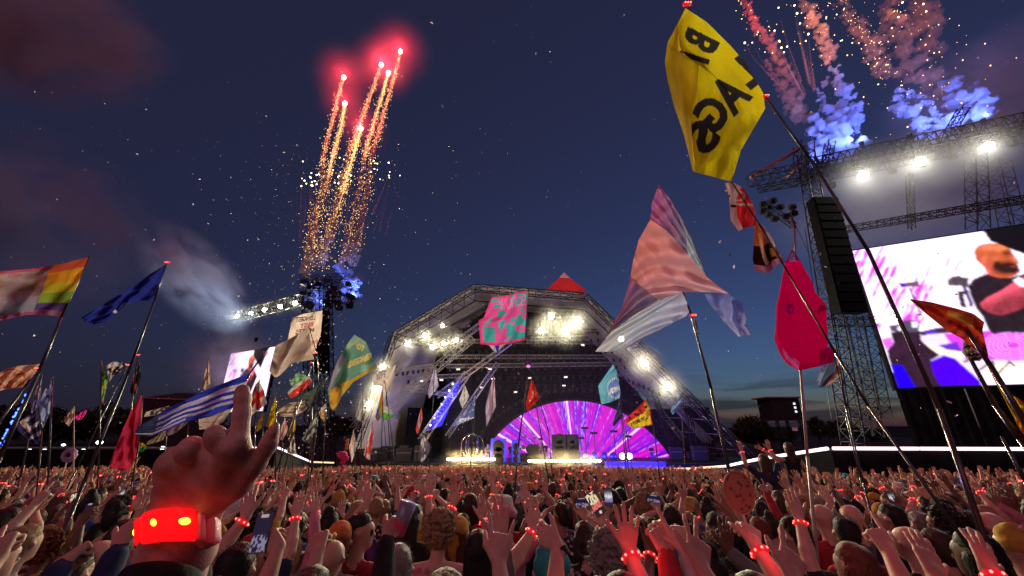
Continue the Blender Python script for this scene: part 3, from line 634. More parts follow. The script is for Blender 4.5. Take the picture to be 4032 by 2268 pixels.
# ------------------------------------------------------------------ walls under the screens, catwalks
w_ = empty('drape_wall', (38, 27, gz(28))); tag(w_, 'tall black draped wall beneath the huge video screen', 'wall')
for k in range(12):
    t0, t1 = k / 12, (k + 1) / 12; a = ra + (rb - ra) * t0 * 1.5 - rd * 0.2; b = ra + (rb - ra) * (t1 * 1.5) - rd * 0.25
    V = []
    for j in range(9):
        p = a + (b - a) * j / 8 - rn * (0.15 + 0.06 * math.sin(j * 2.2 + k)); V += [(p[0], p[1], gz(30) - 0.3), (p[0], p[1], RZ0 - 0.1)]
    link('drape_panel', mesh(V, [(2 * j, 2 * j + 2, 2 * j + 3, 2 * j + 1) for j in range(8)]), DRAPE, w_)
TUBE = emat('strip_white', (1.0, 0.76, 0.78), 2.4, True); TUBEO = emat('strip_orange', (1.0, 0.42, 0.24), 2.2, True)
def catwalk(label, pts, seg, lampcol, group, side, mats):
    p0 = np.array(pts[0]); e = empty('catwalk', (p0[0], p0[1], gz(p0[1]))); tag(e, label, 'catwalk', group)
    for i in range(len(pts) - 1):
        a, b = np.array(pts[i], float), np.array(pts[i + 1], float); d = b - a; l = np.linalg.norm(d); dn = d / l; nr = np.cross(dn, (0, 0, 1)); nr /= np.linalg.norm(nr)
        if np.dot(nr, (a + b) / 2 - CAM) < 0: nr = -nr
        n = max(1, int(l / 2.4))
        for k in range(n):
            q0, q1 = a + d * k / n, a + d * (k + 0.985) / n
            g0, g1 = gz(q0[1]) - 0.05, gz(q1[1]) - 0.05
            V = [(q0[0], q0[1], g0), (q1[0], q1[1], g1), q1 - (0, 0, 0.12), q0 - (0, 0, 0.12)]
            V += [np.array(v) + nr * 0.12 for v in V]
            MB().add(V, [(0, 1, 2, 3), (7, 6, 5, 4), (0, 4, 5, 1), (1, 5, 6, 2), (2, 6, 7, 3), (3, 7, 4, 0)]).build('wall_panel', DRAPE, e)
        u = np.array((0, 0, 0.06)); MB().add([a - (0, 0, .1), b - (0, 0, .1), b + nr * 1.8 - (0, 0, .1), a + nr * 1.8 - (0, 0, .1)], [(0, 1, 2, 3)]).build('deck', BLACK, e)
        n = max(1, int(round(l / seg)))
        for k in range(n):
            MB().bar(a + d * (k + 0.015) / n - nr * 0.08, a + d * (k + 0.985) / n - nr * 0.08, 0.075, n=8).build('light_tube', mats[min(i, len(mats) - 1)], e)
CW = [at(2560, 1846, 43.5), at(2720, 1845, 36), at(2860, 1836, 29.5), at(3000, 1806, 24.2), at(3270, 1765, 19.0), at(4300, 1768, 19.0)]
catwalk('raised catwalk edged with a white light strip, beneath the huge video screen', CW, 3.6, None, 'catwalks either side', (0, 1, 0), [TUBEO, TUBEO, TUBE])
CL = [at(1312, 1822, 49), at(1222, 1819, 44), at(1090, 1763, 33), at(870, 1763, 33), at(-500, 1763, 33)]
catwalk('raised catwalk with white light strip behind the pointing hand', CL, 3.6, None, 'catwalks either side', (0, 1, 0), [TUBEO, TUBE, TUBE, STEEL])

# ------------------------------------------------------------------ trees and buildings far off
LEAF = pmat('leaf_dark', (0.03, 0.045, 0.02), 0.8, noise=0.4, scale=0.5); BARK = pmat('bark', (0.05, 0.035, 0.025), 0.9)
def tree(px, py_top, wpx, Y, label, n=1500, group='trees on the skyline'):
    top = at(px, py_top, Y); g = gz(Y); h = top[2] - g; rad = wpx / pxm(px, py_top, Y) / 2; b = np.array((top[0], Y, g))
    e = empty('tree', b); tag(e, label, 'tree', group)
    m = MB(); m.bar(b, b + (0, 0, h * 0.55), h * 0.035 + 0.1, h * 0.02, 7)
    r_ = np.random.default_rng(int(px) + 5)
    for k in range(7):
        t = r_.random() * 6.28; m.bar(b + (0, 0, h * (0.3 + 0.04 * k)), b + (math.cos(t) * rad * 0.7, math.sin(t) * rad * 0.7, h * (0.5 + 0.06 * k)), h * 0.016, 0.02, 5)
    m.build('trunk', BARK, e)
    cl = []
    for k in range(26):
        v = r_.normal(size=3); v /= np.linalg.norm(v); cl.append((b + np.array((v[0] * rad * 0.72, v[1] * rad * 0.72, h * 0.62 + v[2] * h * 0.27)), r_.uniform(0.16, 0.34) * rad))
    V = np.zeros((n * 3, 3)); s = rad * 0.10 + 0.08
    for i in range(n):
        c, rr = cl[r_.integers(len(cl))]; d = r_.normal(size=3); d /= np.linalg.norm(d); p = c + d * rr * r_.uniform(0.5, 1.05)
        a = r_.normal(size=3) * s; q = r_.normal(size=3) * s; V[3 * i] = p; V[3 * i + 1] = p + a; V[3 * i + 2] = p + q
    V[:, 2] = np.maximum(V[:, 2], g + 0.4)
    o = link('crown', mesh(V, np.arange(n * 3).reshape(-1, 3)), LEAF, e); o['kind'] = 'stuff'
tree(2955, 1648, 150, 130, 'broad dark tree left of the red roofed cabin', 3000); tree(3205, 1640, 75, 140, 'narrow dark tree right of the red roofed cabin', 1600); tree(3285, 1655, 80, 145, 'small dark tree behind the lattice mast', 1600)
for k, (px, pt, wd) in enumerate(((40, 1600, 240), (250, 1625, 230), (450, 1600, 210), (640, 1590, 230), (800, 1620, 180), (1340, 1640, 120), (2790, 1725, 90), (3080, 1700, 110), (3420, 1690, 120))):
    tree(px, pt, wd, 150 + 7 * k, ('dark tree behind the fairy light pole', 'dark tree behind the small cream flag', 'dark tree behind the crimson flag', 'dark tree behind the dark marquee', 'dark tree left of the far video screen', 'dark tree under the far lattice tower', 'low dark bush at the foot of the right stage leg', 'low dark tree under the lookout cabin', 'low dark tree beside the draped wall under the screen')[k], 1400)
def cabin():
    p = at(3080, 1662, 110); e = empty('lookout_cabin', (p[0], 110, gz(60))); tag(e, 'boxy lookout cabin on scaffold with a red roof edge', 'cabin')
    MB().box(p + (0, 0, 3.2), (7.6, 6, 5.6)).build('cabin_wall', pmat('cabin_grey', (0.02, 0.022, 0.028), 0.7, noise=0.2), e)
    MB().box(p + (-0.3, 0, 6.2), (9.4, 7, 0.35)).build('roof', pmat('cabin_roof_red', (0.30, 0.06, 0.05), 0.7), e)
    for k in range(3): MB().box(p + (2.3, -3.05, 2.6 + k * 1.0), (0.5, 0.1, 0.5)).build('lit_window', emat('lit_window', (0.8, 0.9, 1.0), 1.5), e)
    for (x, y) in ((-3, -2.5), (3, -2.5), (-3, 2.5), (3, 2.5)): MB().truss(np.array((p[0] + x, 110 + y, gz(60))), p + (x, y, 0.4), 0.6, 8, 0.08).build('scaffold_leg', BLACK, e)
    for k in range(4):
        z = gz(60) + (p[2] - gz(60)) * (k + 0.6) / 4.5; MB().bar((p[0] - 3, 107.5, z), (p[0] + 3, 107.5, z), 0.08).bar((p[0] - 3, 107.5, z), (p[0] + 3, 107.5, z + 1.8), 0.06).build('brace', BLACK, e)
cabin()
for k, (px, py, s) in enumerate(((392, 1742, 1.5), (120, 1765, .8), (175, 1771, .6), (250, 1752, .5), (640, 1764, 1.2), (330, 1768, .5), (3048, 1852, .2))):
    if px < 3000:
        p = at(px, py, 62); e = empty('field_lamp', (p[0], 62, gz(60))); tag(e, 'small white work lamp on a post at the dark field edge', 'lamp', 'work lamps at the field edge')
        MB().ball(p, (0.28 * s + .1, 0.2, 0.14 * s + .06), 10, 6).build('bulb', emat('work_lamp', (0.9, 1.0, 0.95), 10), e, True); MB().bar((p[0], 62, gz(60)), p, 0.05).build('post', BLACK, e)

# dark marquee roof line behind the flags on the left
mq = empty('marquee', (-72, 95, gz(60))); tag(mq, 'long dark marquee with a faint red roof edge behind the flags', 'marquee')
a, b = at(560, 1566, 95), at(900, 1580, 95); a0, b0 = a.copy(), b.copy(); a0[2] = b0[2] = gz(60)
MB().add([a0, b0, b, a], [(0, 1, 2, 3)]).add([a, b, b + (0, 10, 2), a + (0, 10, 2)], [(0, 1, 2, 3)]).build('canvas', pmat('marquee_canvas', (0.02, 0.018, 0.022), 0.9, noise=0.3), mq)
MB().bar(a + (0, -0.1, 0), b + (0, -0.1, 0), 0.14).build('roof_edge', pmat('edge_red', (0.4, 0.12, 0.12), 0.6), mq)
# stage front pit barrier
pb = empty('pit_barrier', (5, 47.4, gz(47.4))); tag(pb, 'low steel crowd barrier in front of the stage', 'barrier')
for k in range(30):
    x = -18 + k * 1.05; z = gz(47.4); MB().bar((x, 47.4, z), (x, 47.4, z + 1.2), 0.03).bar((x, 47.4, z + 1.18), (x + 1.05, 47.4, z + 1.18), 0.03).box((x + 0.5, 47.42, z + 0.6), (0.98, 0.02, 1.0)).build('barrier_panel', STEEL, pb)
# ================================================================== people
def surface_nets(D, org, h):
    ins = D < 0; nx, ny, nz = D.shape
    c = np.zeros((nx - 1, ny - 1, nz - 1), np.uint8)
    offs = [(i, j, k) for i in (0, 1) for j in (0, 1) for k in (0, 1)]
    for (i, j, k) in offs: c += ins[i:nx - 1 + i, j:ny - 1 + j, k:nz - 1 + k]
    act = (c > 0) & (c < 8); idx = np.argwhere(act); ids = -np.ones(act.shape, np.int64); ids[act] = np.arange(len(idx))
    vals = {o: D[idx[:, 0] + o[0], idx[:, 1] + o[1], idx[:, 2] + o[2]] for o in offs}
    acc = np.zeros((len(idx), 3)); cnt = np.zeros(len(idx))
    for a in offs:
        for ax in range(3):
            if a[ax]: continue
            b = list(a); b[ax] = 1; b = tuple(b); va, vb = vals[a], vals[b]; s = (va < 0) != (vb < 0)
            t = np.where(s, va / np.where(s, va - vb, 1), 0)
            p = np.array(a, float)[None] + np.zeros((len(idx), 3)); p[:, ax] += t
            acc += np.where(s[:, None], p, 0); cnt += s
    V = (idx + acc / cnt[:, None]) * h + org
    Fs = []
    for ax in range(3):
        u, v = [(1, 2), (2, 0), (0, 1)][ax]
        s0 = [slice(None)] * 3; s1 = [slice(None)] * 3; s0[ax] = slice(0, -1); s1[ax] = slice(1, None)
        for q in (u, v): s0[q] = slice(1, -1); s1[q] = slice(1, -1)
        A, B = ins[tuple(s0)], ins[tuple(s1)]; E_ = np.argwhere(A != B)
        if not len(E_): continue
        flip = A[tuple(E_.T)]; E_ = E_.copy(); E_[:, u] += 1; E_[:, v] += 1
        def cell(du, dv):
            e = E_.copy(); e[:, u] += du; e[:, v] += dv; return ids[tuple(e.T)]
        q = np.stack([cell(-1, -1), cell(0, -1), cell(0, 0), cell(-1, 0)], -1); q[~flip] = q[~flip][:, ::-1]; Fs.append(q)
    return V, np.concatenate(Fs)
def lattice(x, y, z, seed=0):
    t = np.random.default_rng(seed).random((32, 32, 32)).astype(np.float32); o = 0; fx = [np.floor(q).astype(int) for q in (x, y, z)]; fr = [q - f for q, f in zip((x, y, z), fx)]; fr = [f * f * (3 - 2 * f) for f in fr]
    for i in (0, 1):
        for j in (0, 1):
            for k in (0, 1):
                w_ = (fr[0] if i else 1 - fr[0])[:, None, None] * (fr[1] if j else 1 - fr[1])[None, :, None] * (fr[2] if k else 1 - fr[2])[None, None, :]
                o = o + w_ * t[((fx[0] + i) % 32)[:, None, None], ((fx[1] + j) % 32)[None, :, None], ((fx[2] + k) % 32)[None, None, :]]
    return o
def sdf(prims, h, k=0.02, pad=None, rough=None):
    """prims: (a, b, ra, rb, tag[, k]) round cones; returns verts, quads, vertex tags"""
    A = np.array([p[0] for p in prims], float); B = np.array([p[1] for p in prims], float); ra = np.array([p[2] for p in prims]); rb = np.array([p[3] for p in prims]); tg = [p[4] for p in prims]
    rm = np.maximum(ra, rb); pad = pad or 2.5 * h + k
    lo = np.minimum((A - rm[:, None]).min(0), (B - rm[:, None]).min(0)) - 3 * h - k * 0.5; hi = np.maximum((A + rm[:, None]).max(0), (B + rm[:, None]).max(0)) + 3 * h + k * 0.5
    n = np.ceil((hi - lo) / h).astype(int) + 1
    D = np.full(n, 1.0, np.float32); Tg = np.zeros(n, np.int8); Dm = np.full(n, 1.0, np.float32)
    ax = [lo[i] + h * np.arange(n[i]) for i in range(3)]
    for i in range(len(prims)):
        a, b = A[i], B[i]; kk = prims[i][5] if len(prims[i]) > 5 else k
        l = np.minimum(a, b) - rm[i] - pad; u = np.maximum(a, b) + rm[i] + pad
        i0 = np.clip(((l - lo) / h).astype(int), 0, n); i1 = np.clip(((u - lo) / h).astype(int) + 2, 0, n); sl = tuple(slice(i0[q], i1[q]) for q in range(3))
        X = (ax[0][sl[0]] - a[0])[:, None, None]; Y_ = (ax[1][sl[1]] - a[1])[None, :, None]; Z = (ax[2][sl[2]] - a[2])[None, None, :]
        d = b - a; dd = float(d @ d)
        if dd < 1e-12: t = np.zeros((1, 1, 1)); q = np.sqrt(X * X + Y_ * Y_ + Z * Z) - ra[i]
        else:
            t = np.clip((X * d[0] + Y_ * d[1] + Z * d[2]) / dd, 0, 1)
            q = np.sqrt((X - t * d[0]) ** 2 + (Y_ - t * d[1]) ** 2 + (Z - t * d[2]) ** 2) - (ra[i] + (rb[i] - ra[i]) * t)
        D0 = D[sl]; m = q < Dm[sl]; Tg[sl] = np.where(m, tg[i], Tg[sl]); Dm[sl] = np.minimum(Dm[sl], q)
        hh = np.clip(0.5 + 0.5 * (D0 - q) / kk, 0, 1); D[sl] = D0 * (1 - hh) + q * hh - kk * hh * (1 - hh)
    if rough:                # fractal billows
        am, fq, sd_ = rough
        for o_ in range(3): D = D + am * 0.55 ** o_ * (2 * lattice(ax[0] * fq * 2 ** o_ + 900, ax[1] * fq * 2 ** o_ + 900, ax[2] * fq * 2 ** o_ + 900, sd_ + o_) - 1).astype(np.float32)
        D[[0, -1]] = 1; D[:, [0, -1]] = 1; D[:, :, [0, -1]] = 1
    V, Fq = surface_nets(D, lo, h)
    ii = np.clip(np.round((V - lo) / h).astype(int), 0, n - 1); return V, Fq, Tg[tuple(ii.T)]
def join(parts):
    V = []; Fq = []; T = []; o = 0
    for v, f, t in parts: V.append(v); Fq.append(f + o); T.append(t); o += len(v)
    return np.concatenate(V), np.concatenate(Fq), np.concatenate(T)
def tagged(V, Fq, T, name):
    me = mesh(V, Fq, name); ft = T[Fq]; me.polygons.foreach_set('material_index', np.max(ft, 1).astype(np.int32)); me.polygons.foreach_set('use_smooth', np.ones(len(Fq), bool)); return me
def unit(v): v = np.array(v, float); return v / (np.linalg.norm(v) + 1e-12)
def rotv(v, ax, a):
    ax = unit(ax); return v * math.cos(a) + np.cross(ax, v) * math.sin(a) + ax * (ax @ v) * (1 - math.cos(a))

def hand_prims(W, D, N, side, kind, s=1.0, t=0):
    """hand at wrist W, fingers towards D, back of the hand towards N; side +1: thumb along D x N"""
    D = unit(D); N = unit(np.array(N) - D * (np.array(N) @ D)); S = np.cross(D, N) * side; P = []
    L_ = 0.085 * s
    kn = {}
    for i, (x, l) in enumerate(((0.034, 0.96), (0.011, 1.0), (-0.012, 0.95), (-0.034, 0.86))):   # index..little
        b = W + D * 0.012 * s + S * x * 0.55 * s; k_ = W + D * L_ * l + S * x * s; kn[i] = k_
        P.append((b, k_, 0.0155 * s, 0.0125 * s, t))
    curl = {'open': (0.08, 0.05, 0.05, 0.08), 'wide': (0.12, 0.05, 0.05, 0.12), 'fist': (1.5, 1.55, 1.55, 1.5), 'point': (0.05, 1.5, 1.55, 1.5), 'rock': (0.08, 1.5, 1.5, 0.08), 'relax': (0.5, 0.6, 0.65, 0.7), 'peace': (0.05, 0.05, 1.5, 1.5), 'hold': (0.9, 0.95, 1.0, 1.05)}[kind]
    spread = {'wide': (0.24, 0.07, -0.10, -0.30), 'open': (0.10, 0.03, -0.04, -0.13), 'rock': (0.2, 0.02, -0.02, -0.3), 'peace': (0.2, -0.1, 0, 0)}.get(kind, (0.05, 0.015, -0.02, -0.06))
    lens = ((0.043, 0.026, 0.021), (0.047, 0.030, 0.022), (0.044, 0.027, 0.021), (0.034, 0.020, 0.018))
    for i in range(4):
        d = rotv(D, N, -spread[i] * side) if False else unit(D + S * spread[i]); p = kn[i]; c = curl[i]; ax = np.cross(d, N)
        r = (0.0098, 0.0102, 0.0096, 0.0084)[i] * s
        for j, l in enumerate(lens[i]):
            d = rotv(d, ax, -c * (1.0, 1.05, 0.65)[j] if c > 0.3 else -c); q = p + d * l * s
            P.append((p, q, r, r * 0.9, t)); p = q; r *= 0.92
    th = {'fist': (0.3, -0.5), 'point': (0.7, -0.25), 'rock': (0.2, -0.6), 'hold': (0.6, -0.7)}.get(kind, (0.85, -0.15))
    b = W + D * 0.02 * s + S * 0.024 * s; m = b + unit(D * 0.8 + S * 0.7 + N * (-0.25)) * 0.045 * s
    q = m + unit(D * 0.9 + S * th[0] + N * th[1]) * 0.034 * s; e = q + unit(D + S * th[0] * 0.7 + N * th[1]) * 0.026 * s
    P += [(b, m, 0.017 * s, 0.0135 * s, t), (m, q, 0.0125 * s, 0.0105 * s, t), (q, e, 0.0105 * s, 0.008 * s, t)]
    return P
# face/body tags: 0 skin, 1 top, 2 trousers, 3 dark detail
def arm_prims(Sh, El, Wr, N, side, kind, sleeve, s=1.0, fing=None, bare=False):
    D = fing if fing is not None else (Wr - El)
    P = [(Sh, El, 0.052 * s, 0.040 * s, 0), (El, El + (Wr - El) * 0.3, 0.040 * s, 0.043 * s, 0), (El + (Wr - El) * 0.3, Wr, 0.043 * s, 0.026 * s, 0), (Wr, Wr + unit(D) * 0.02, 0.026 * s, 0.022 * s, 0)]
    if sleeve == 'short': P.append((Sh, Sh + (El - Sh) * 0.72, 0.064 * s, 0.058 * s, 1))
    if sleeve == 'long': P += [(Sh, El, 0.062 * s, 0.054 * s, 1), (El, El + (Wr - El) * 0.86, 0.054 * s, 0.042 * s, 1)]
    return P + hand_prims(Wr, D, N, side, kind, s)
def elbow(Sh, Wr, up=0.30, lo=0.26, bend=(0, -1, -0.2)):
    d = Wr - Sh; l = np.linalg.norm(d)
    if l > (up + lo) * 0.985: Wr = Sh + d / l * (up + lo) * 0.985; d = Wr - Sh; l = np.linalg.norm(d)
    x = (up * up - lo * lo + l * l) / (2 * l); hgt = math.sqrt(max(up * up - x * x, 1e-6)); n = d / l; b = np.array(bend, float); b = unit(b - n * (b @ n))
    return Sh + n * x + b * hgt, Wr
def body_prims(yaw=0.0, slim=1.0, nod=0.0):
    P = []; hd = np.array((0, 0.02, 1.63)); cy_, sy_ = math.cos(yaw), math.sin(yaw)
    H = lambda x, y, z: hd + np.array((x * cy_ - y * sy_, x * sy_ + y * cy_, z))
    P += [(H(0, -0.012, 0.035), H(0, 0.012, 0.03), 0.086, 0.083, 0), (H(0, -0.02, 0.0), H(0, 0.03, -0.03), 0.075, 0.066, 0), (H(0, 0.045, -0.07), H(0, 0.06, -0.085), 0.048, 0.036, 0),
          (H(0, 0.085, 0.01), H(0, 0.108, -0.022), 0.010, 0.016, 0, 0.012), (H(-0.02, 0.085, 0.03), H(0.02, 0.085, 0.03), 0.014, 0.014, 0), (H(-0.018, 0.088, -0.062), H(0.018, 0.088, -0.062), 0.009, 0.009, 0, 0.01),
          (H(-0.083, -0.005, 0.0), H(-0.088, -0.015, 0.012), 0.017, 0.020, 0, 0.008), (H(0.083, -0.005, 0.0), H(0.088, -0.015, 0.012), 0.017, 0.020, 0, 0.008),
          (H(-0.032, 0.083, 0.012), H(-0.030, 0.085, 0.012), 0.0105, 0.0105, 3, 0.004), (H(0.032, 0.083, 0.012), H(0.030, 0.085, 0.012), 0.0105, 0.0105, 3, 0.004)]
    P += [(np.array((0, -0.03, 1.42)), hd + (0, -0.015, -0.06), 0.058, 0.054, 0)]
    sl = slim
    P += [(np.array((-0.10 * sl, -0.03, 1.39)), np.array((0.10 * sl, -0.03, 1.39)), 0.055, 0.055, 1), (np.array((-0.17 * sl, -0.02, 1.37)), np.array((-0.19 * sl, -0.02, 1.34)), 0.062, 0.060, 1), (np.array((0.17 * sl, -0.02, 1.37)), np.array((0.19 * sl, -0.02, 1.34)), 0.062, 0.060, 1),
          (np.array((-0.085 * sl, 0, 1.28)), np.array((-0.075 * sl, 0.01, 1.02)), 0.105, 0.095, 1), (np.array((0.085 * sl, 0, 1.28)), np.array((0.075 * sl, 0.01, 1.02)), 0.105, 0.095, 1), (np.array((-0.08 * sl, 0, 0.98)), np.array((0.08 * sl, 0, 0.98)), 0.112, 0.112, 1)]
    for q in (-1, 1):
        P += [(np.array((q * 0.09, 0, 0.90)), np.array((q * 0.10, 0.02, 0.50)), 0.095, 0.066, 2), (np.array((q * 0.10, 0.02, 0.50)), np.array((q * 0.10, -0.01, 0.10)), 0.066, 0.050, 2), (np.array((q * 0.10, -0.01, 0.05)), np.array((q * 0.11, 0.15, 0.035)), 0.046, 0.034, 3)]
    return P
def hair_mesh(kind, yaw=0.0, seed=0, strands=700):
    r_ = np.random.default_rng(seed); hd = np.array((0, 0.02, 1.63)); c_, s_ = math.cos(yaw), math.sin(yaw)
    H = lambda x, y, z: hd + np.array((x * c_ - y * s_, x * s_ + y * c_, z))
    P = [(H(0, -0.028, 0.05), H(0, -0.002, 0.062), 0.089, 0.082, 0), (H(0, -0.045, 0.0), H(0, -0.03, -0.02), 0.078, 0.070, 0)]
    kk = 0.02; vx = 0.011
    if kind == 'short': P += [(H(0, -0.055, -0.03), H(0, -0.05, -0.055), 0.062, 0.050, 0)]
    if kind in ('long', 'straight'):
        for x in (-0.06, -0.03, 0, 0.03, 0.06):
            P.append((H(x, -0.05, 0.0), H(x * 1.35, -0.085 + abs(x) * 0.3, -0.27 - 0.05 * r_.random()), 0.052, 0.030, 0))
        P += [(H(-0.075, -0.01, 0.0), H(-0.09, -0.03, -0.20), 0.035, 0.025, 0), (H(0.075, -0.01, 0.0), H(0.09, -0.03, -0.20), 0.035, 0.025, 0)]
    if kind == 'bob':
        for x in (-0.065, 0, 0.065): P.append((H(x, -0.05, 0.0), H(x * 1.3, -0.06, -0.12), 0.055, 0.045, 0))
    if kind == 'bun': P += [(H(0, -0.03, 0.135), H(0, -0.035, 0.15), 0.045, 0.045, 0), (H(0, -0.05, -0.03), H(0, -0.05, -0.06), 0.05, 0.04, 0)]
    if kind == 'curly':
        kk = 0.004; vx = 0.0065
        for i in range(420):
            v = unit(r_.normal(size=3)); 
            if v[1] > 0.45 and v[2] < 0.55: continue
            P.append((H(v[0] * 0.105, -0.03 + v[1] * 0.10, 0.03 + v[2] * 0.135), H(v[0] * 0.115 + r_.normal() * .012, -0.03 + v[1] * 0.112, 0.035 + v[2] * 0.145), r_.uniform(0.009, 0.019), r_.uniform(0.007, 0.014), 0))
    V, Fq, T = sdf(P, vx, kk)
    V = V + r_.normal(size=V.shape) * 0.0012
    n = len(V); Ve = []; Fe = []
    if strands:
        pick = r_.integers(0, n, strands); ctr = V.mean(0); lk = {'curly': 0.026, 'short': 0.017}.get(kind, 0.030)
        up = V[pick] - ctr; up /= np.linalg.norm(up, axis=1)[:, None]
        if kind in ('long', 'straight', 'bob'): up = up * 0.35 + np.array((0, 0, -0.9))
        up = up + r_.normal(size=up.shape) * (0.75 if kind == 'curly' else 0.4); sd_ = np.cross(up, r_.normal(size=up.shape)); sd_ /= np.linalg.norm(sd_, axis=1)[:, None]
        b0 = V[pick]; Ve = np.stack([b0 - sd_ * 0.0009, b0 + sd_ * 0.0009, b0 + up * lk * r_.uniform(0.5, 1.4, (strands, 1))], 1).reshape(-1, 3)
    me = bpy.data.meshes.new('hair')
    allv = np.concatenate([V, Ve]) if strands else V
    loops = Fq.ravel(); tot = np.full(len(Fq), 4)
    if strands: loops = np.concatenate([loops, n + np.arange(strands * 3)]); tot = np.concatenate([tot, np.full(strands, 3)])
    me.vertices.add(len(allv)); me.vertices.foreach_set('co', allv.astype(np.float32).ravel()); me.loops.add(len(loops)); me.loops.foreach_set('vertex_index', loops.astype(np.int32))
    me.polygons.add(len(tot)); me.polygons.foreach_set('loop_start', np.concatenate([[0], np.cumsum(tot)[:-1]]).astype(np.int32)); me.polygons.foreach_set('loop_total', tot.astype(np.int32)); me.update(calc_edges=True)
    me.polygons.foreach_set('use_smooth', np.ones(len(tot), bool)); return me
def hat_mesh(kind, yaw=0.0):
    hd = np.array((0, 0.02, 1.63)); c_, s_ = math.cos(yaw), math.sin(yaw); H = lambda x, y, z: hd + np.array((x * c_ - y * s_, x * s_ + y * c_, z))
    if kind == 'beanie': P = [(H(0, -0.025, 0.055), H(0, -0.01, 0.085), 0.097, 0.080, 0), (H(0, -0.03, 0.12), H(0, -0.035, 0.14), 0.055, 0.035, 0)]; return tagged(*sdf(P, 0.007, 0.03, rough=(0.007, 14, 3)), 'hat')
    if kind == 'cap':
        P = [(H(0, -0.02, 0.065), H(0, -0.005, 0.075), 0.094, 0.088, 0)] + [(H(x, 0.09, 0.055), H(x * 0.8, 0.16 - abs(x) * 0.5, 0.045), 0.012, 0.009, 0) for x in (-0.06, -0.03, 0, 0.03, 0.06)]; return tagged(*sdf(P, 0.011, 0.02), 'cap')
    if kind == 'bucket':
        m = MB(); pr = [(0.0, 0.170), (0.055, 0.165), (0.090, 0.148), (0.112, 0.05), (0.115, 0.04), (0.150, -0.012), (0.152, -0.018), (0.112, 0.02)]
        n = 22; V = []; Fc = []
        for (r, z) in pr:
            for i in range(n):
                t = 2 * math.pi * i / n; wob = 1 + 0.04 * math.sin(3 * t + 1) * (r > 0.11); V.append(H(r * wob * math.cos(t), -0.012 + r * wob * 1.08 * math.sin(t), z + 0.012 * math.sin(2 * t) * (r > 0.11)))
        for j in range(len(pr) - 1):
            for i in range(n): Fc.append((j * n + i, j * n + (i + 1) % n, (j + 1) * n + (i + 1) % n, (j + 1) * n + i))
        me = mesh(V, Fc); me.polygons.foreach_set('use_smooth', np.ones(len(Fc), bool)); return me
    P = [(H(0, -0.025, 0.055), H(0, -0.005, 0.07), 0.097, 0.090, 0), (H(0, -0.06, -0.0), H(0, -0.07, -0.03), 0.07, 0.06, 0), (H(0, -0.10, -0.04), H(0.0, -0.10, -0.16), 0.035, 0.022, 0), (H(-.02, -0.11, -0.04), H(-0.03, -0.11, -0.12), 0.03, 0.018, 0)]
    return tagged(*sdf(P, 0.007, 0.02, rough=(0.006, 16, 5)), 'headscarf')

SKINS = [pmat('skin_%d' % i, c, 0.5, noise=0.12, scale=9, bump=0.05, spec=0.35, sss=0.0) for i, c in enumerate(((0.62, 0.36, 0.27), (0.55, 0.30, 0.22), (0.48, 0.26, 0.19), (0.30, 0.155, 0.10), (0.16, 0.08, 0.055)))]
HAIRC = {'black': (0.008, 0.006, 0.006), 'dark brown': (0.022, 0.012, 0.008), 'brown': (0.06, 0.032, 0.018), 'fair': (0.30, 0.19, 0.10), 'grey': (0.22, 0.20, 0.19), 'red': (0.16, 0.045, 0.02)}
HAIRM = {k: pmat('hair_' + k.replace(' ', '_'), c, 0.5, noise=0.4, scale=130, bump=0.3, spec=0.4) for k, c in HAIRC.items()}
TOPC = {'black': (0.012, 0.012, 0.014), 'white': (0.55, 0.53, 0.52), 'navy': (0.02, 0.03, 0.09), 'red': (0.38, 0.03, 0.04), 'grey': (0.16, 0.16, 0.17), 'pink': (0.55, 0.18, 0.28), 'green': (0.04, 0.09, 0.05), 'blue': (0.06, 0.14, 0.38), 'mustard': (0.50, 0.30, 0.05), 'purple': (0.16, 0.05, 0.22), 'orange': (0.60, 0.18, 0.05), 'turquoise': (0.04, 0.30, 0.36)}
TOPM = {k: pmat('cloth_' + k, c, 0.85, noise=0.25, scale=14, bump=0.35) for k, c in TOPC.items()}
def floral(name, a, b, sc_):
    m, t, bs, L_ = nodes(name); c = t.nodes.new('ShaderNodeTexCoord'); v = t.nodes.new('ShaderNodeTexVoronoi'); v.inputs['Scale'].default_value = sc_; r = t.nodes.new('ShaderNodeValToRGB')
    r.color_ramp.elements[0].position = 0.25; r.color_ramp.elements[1].position = 0.42; r.color_ramp.elements[0].color = (*a, 1); r.color_ramp.elements[1].color = (*b, 1)
    L_(c.outputs['Object'], v.inputs['Vector']); L_(v.outputs['Distance'], r.inputs[0]); L_(r.outputs[0], bs.inputs['Base Color']); bs.inputs['Roughness'].default_value = 0.85; return m
TOPM['pink floral'] = floral('cloth_pink_floral', (0.55, 0.14, 0.16), (0.60, 0.36, 0.33), 16); TOPM['black and white floral'] = floral('cloth_bw_floral', (0.5, 0.45, 0.45), (0.015, 0.015, 0.02), 22)
JEANS = [pmat('jeans', (0.03, 0.045, 0.09), 0.9, noise=0.2), pmat('dark_trousers', (0.015, 0.015, 0.016), 0.9)]
DARKD = pmat('dark_detail', (0.01, 0.008, 0.008), 0.4)

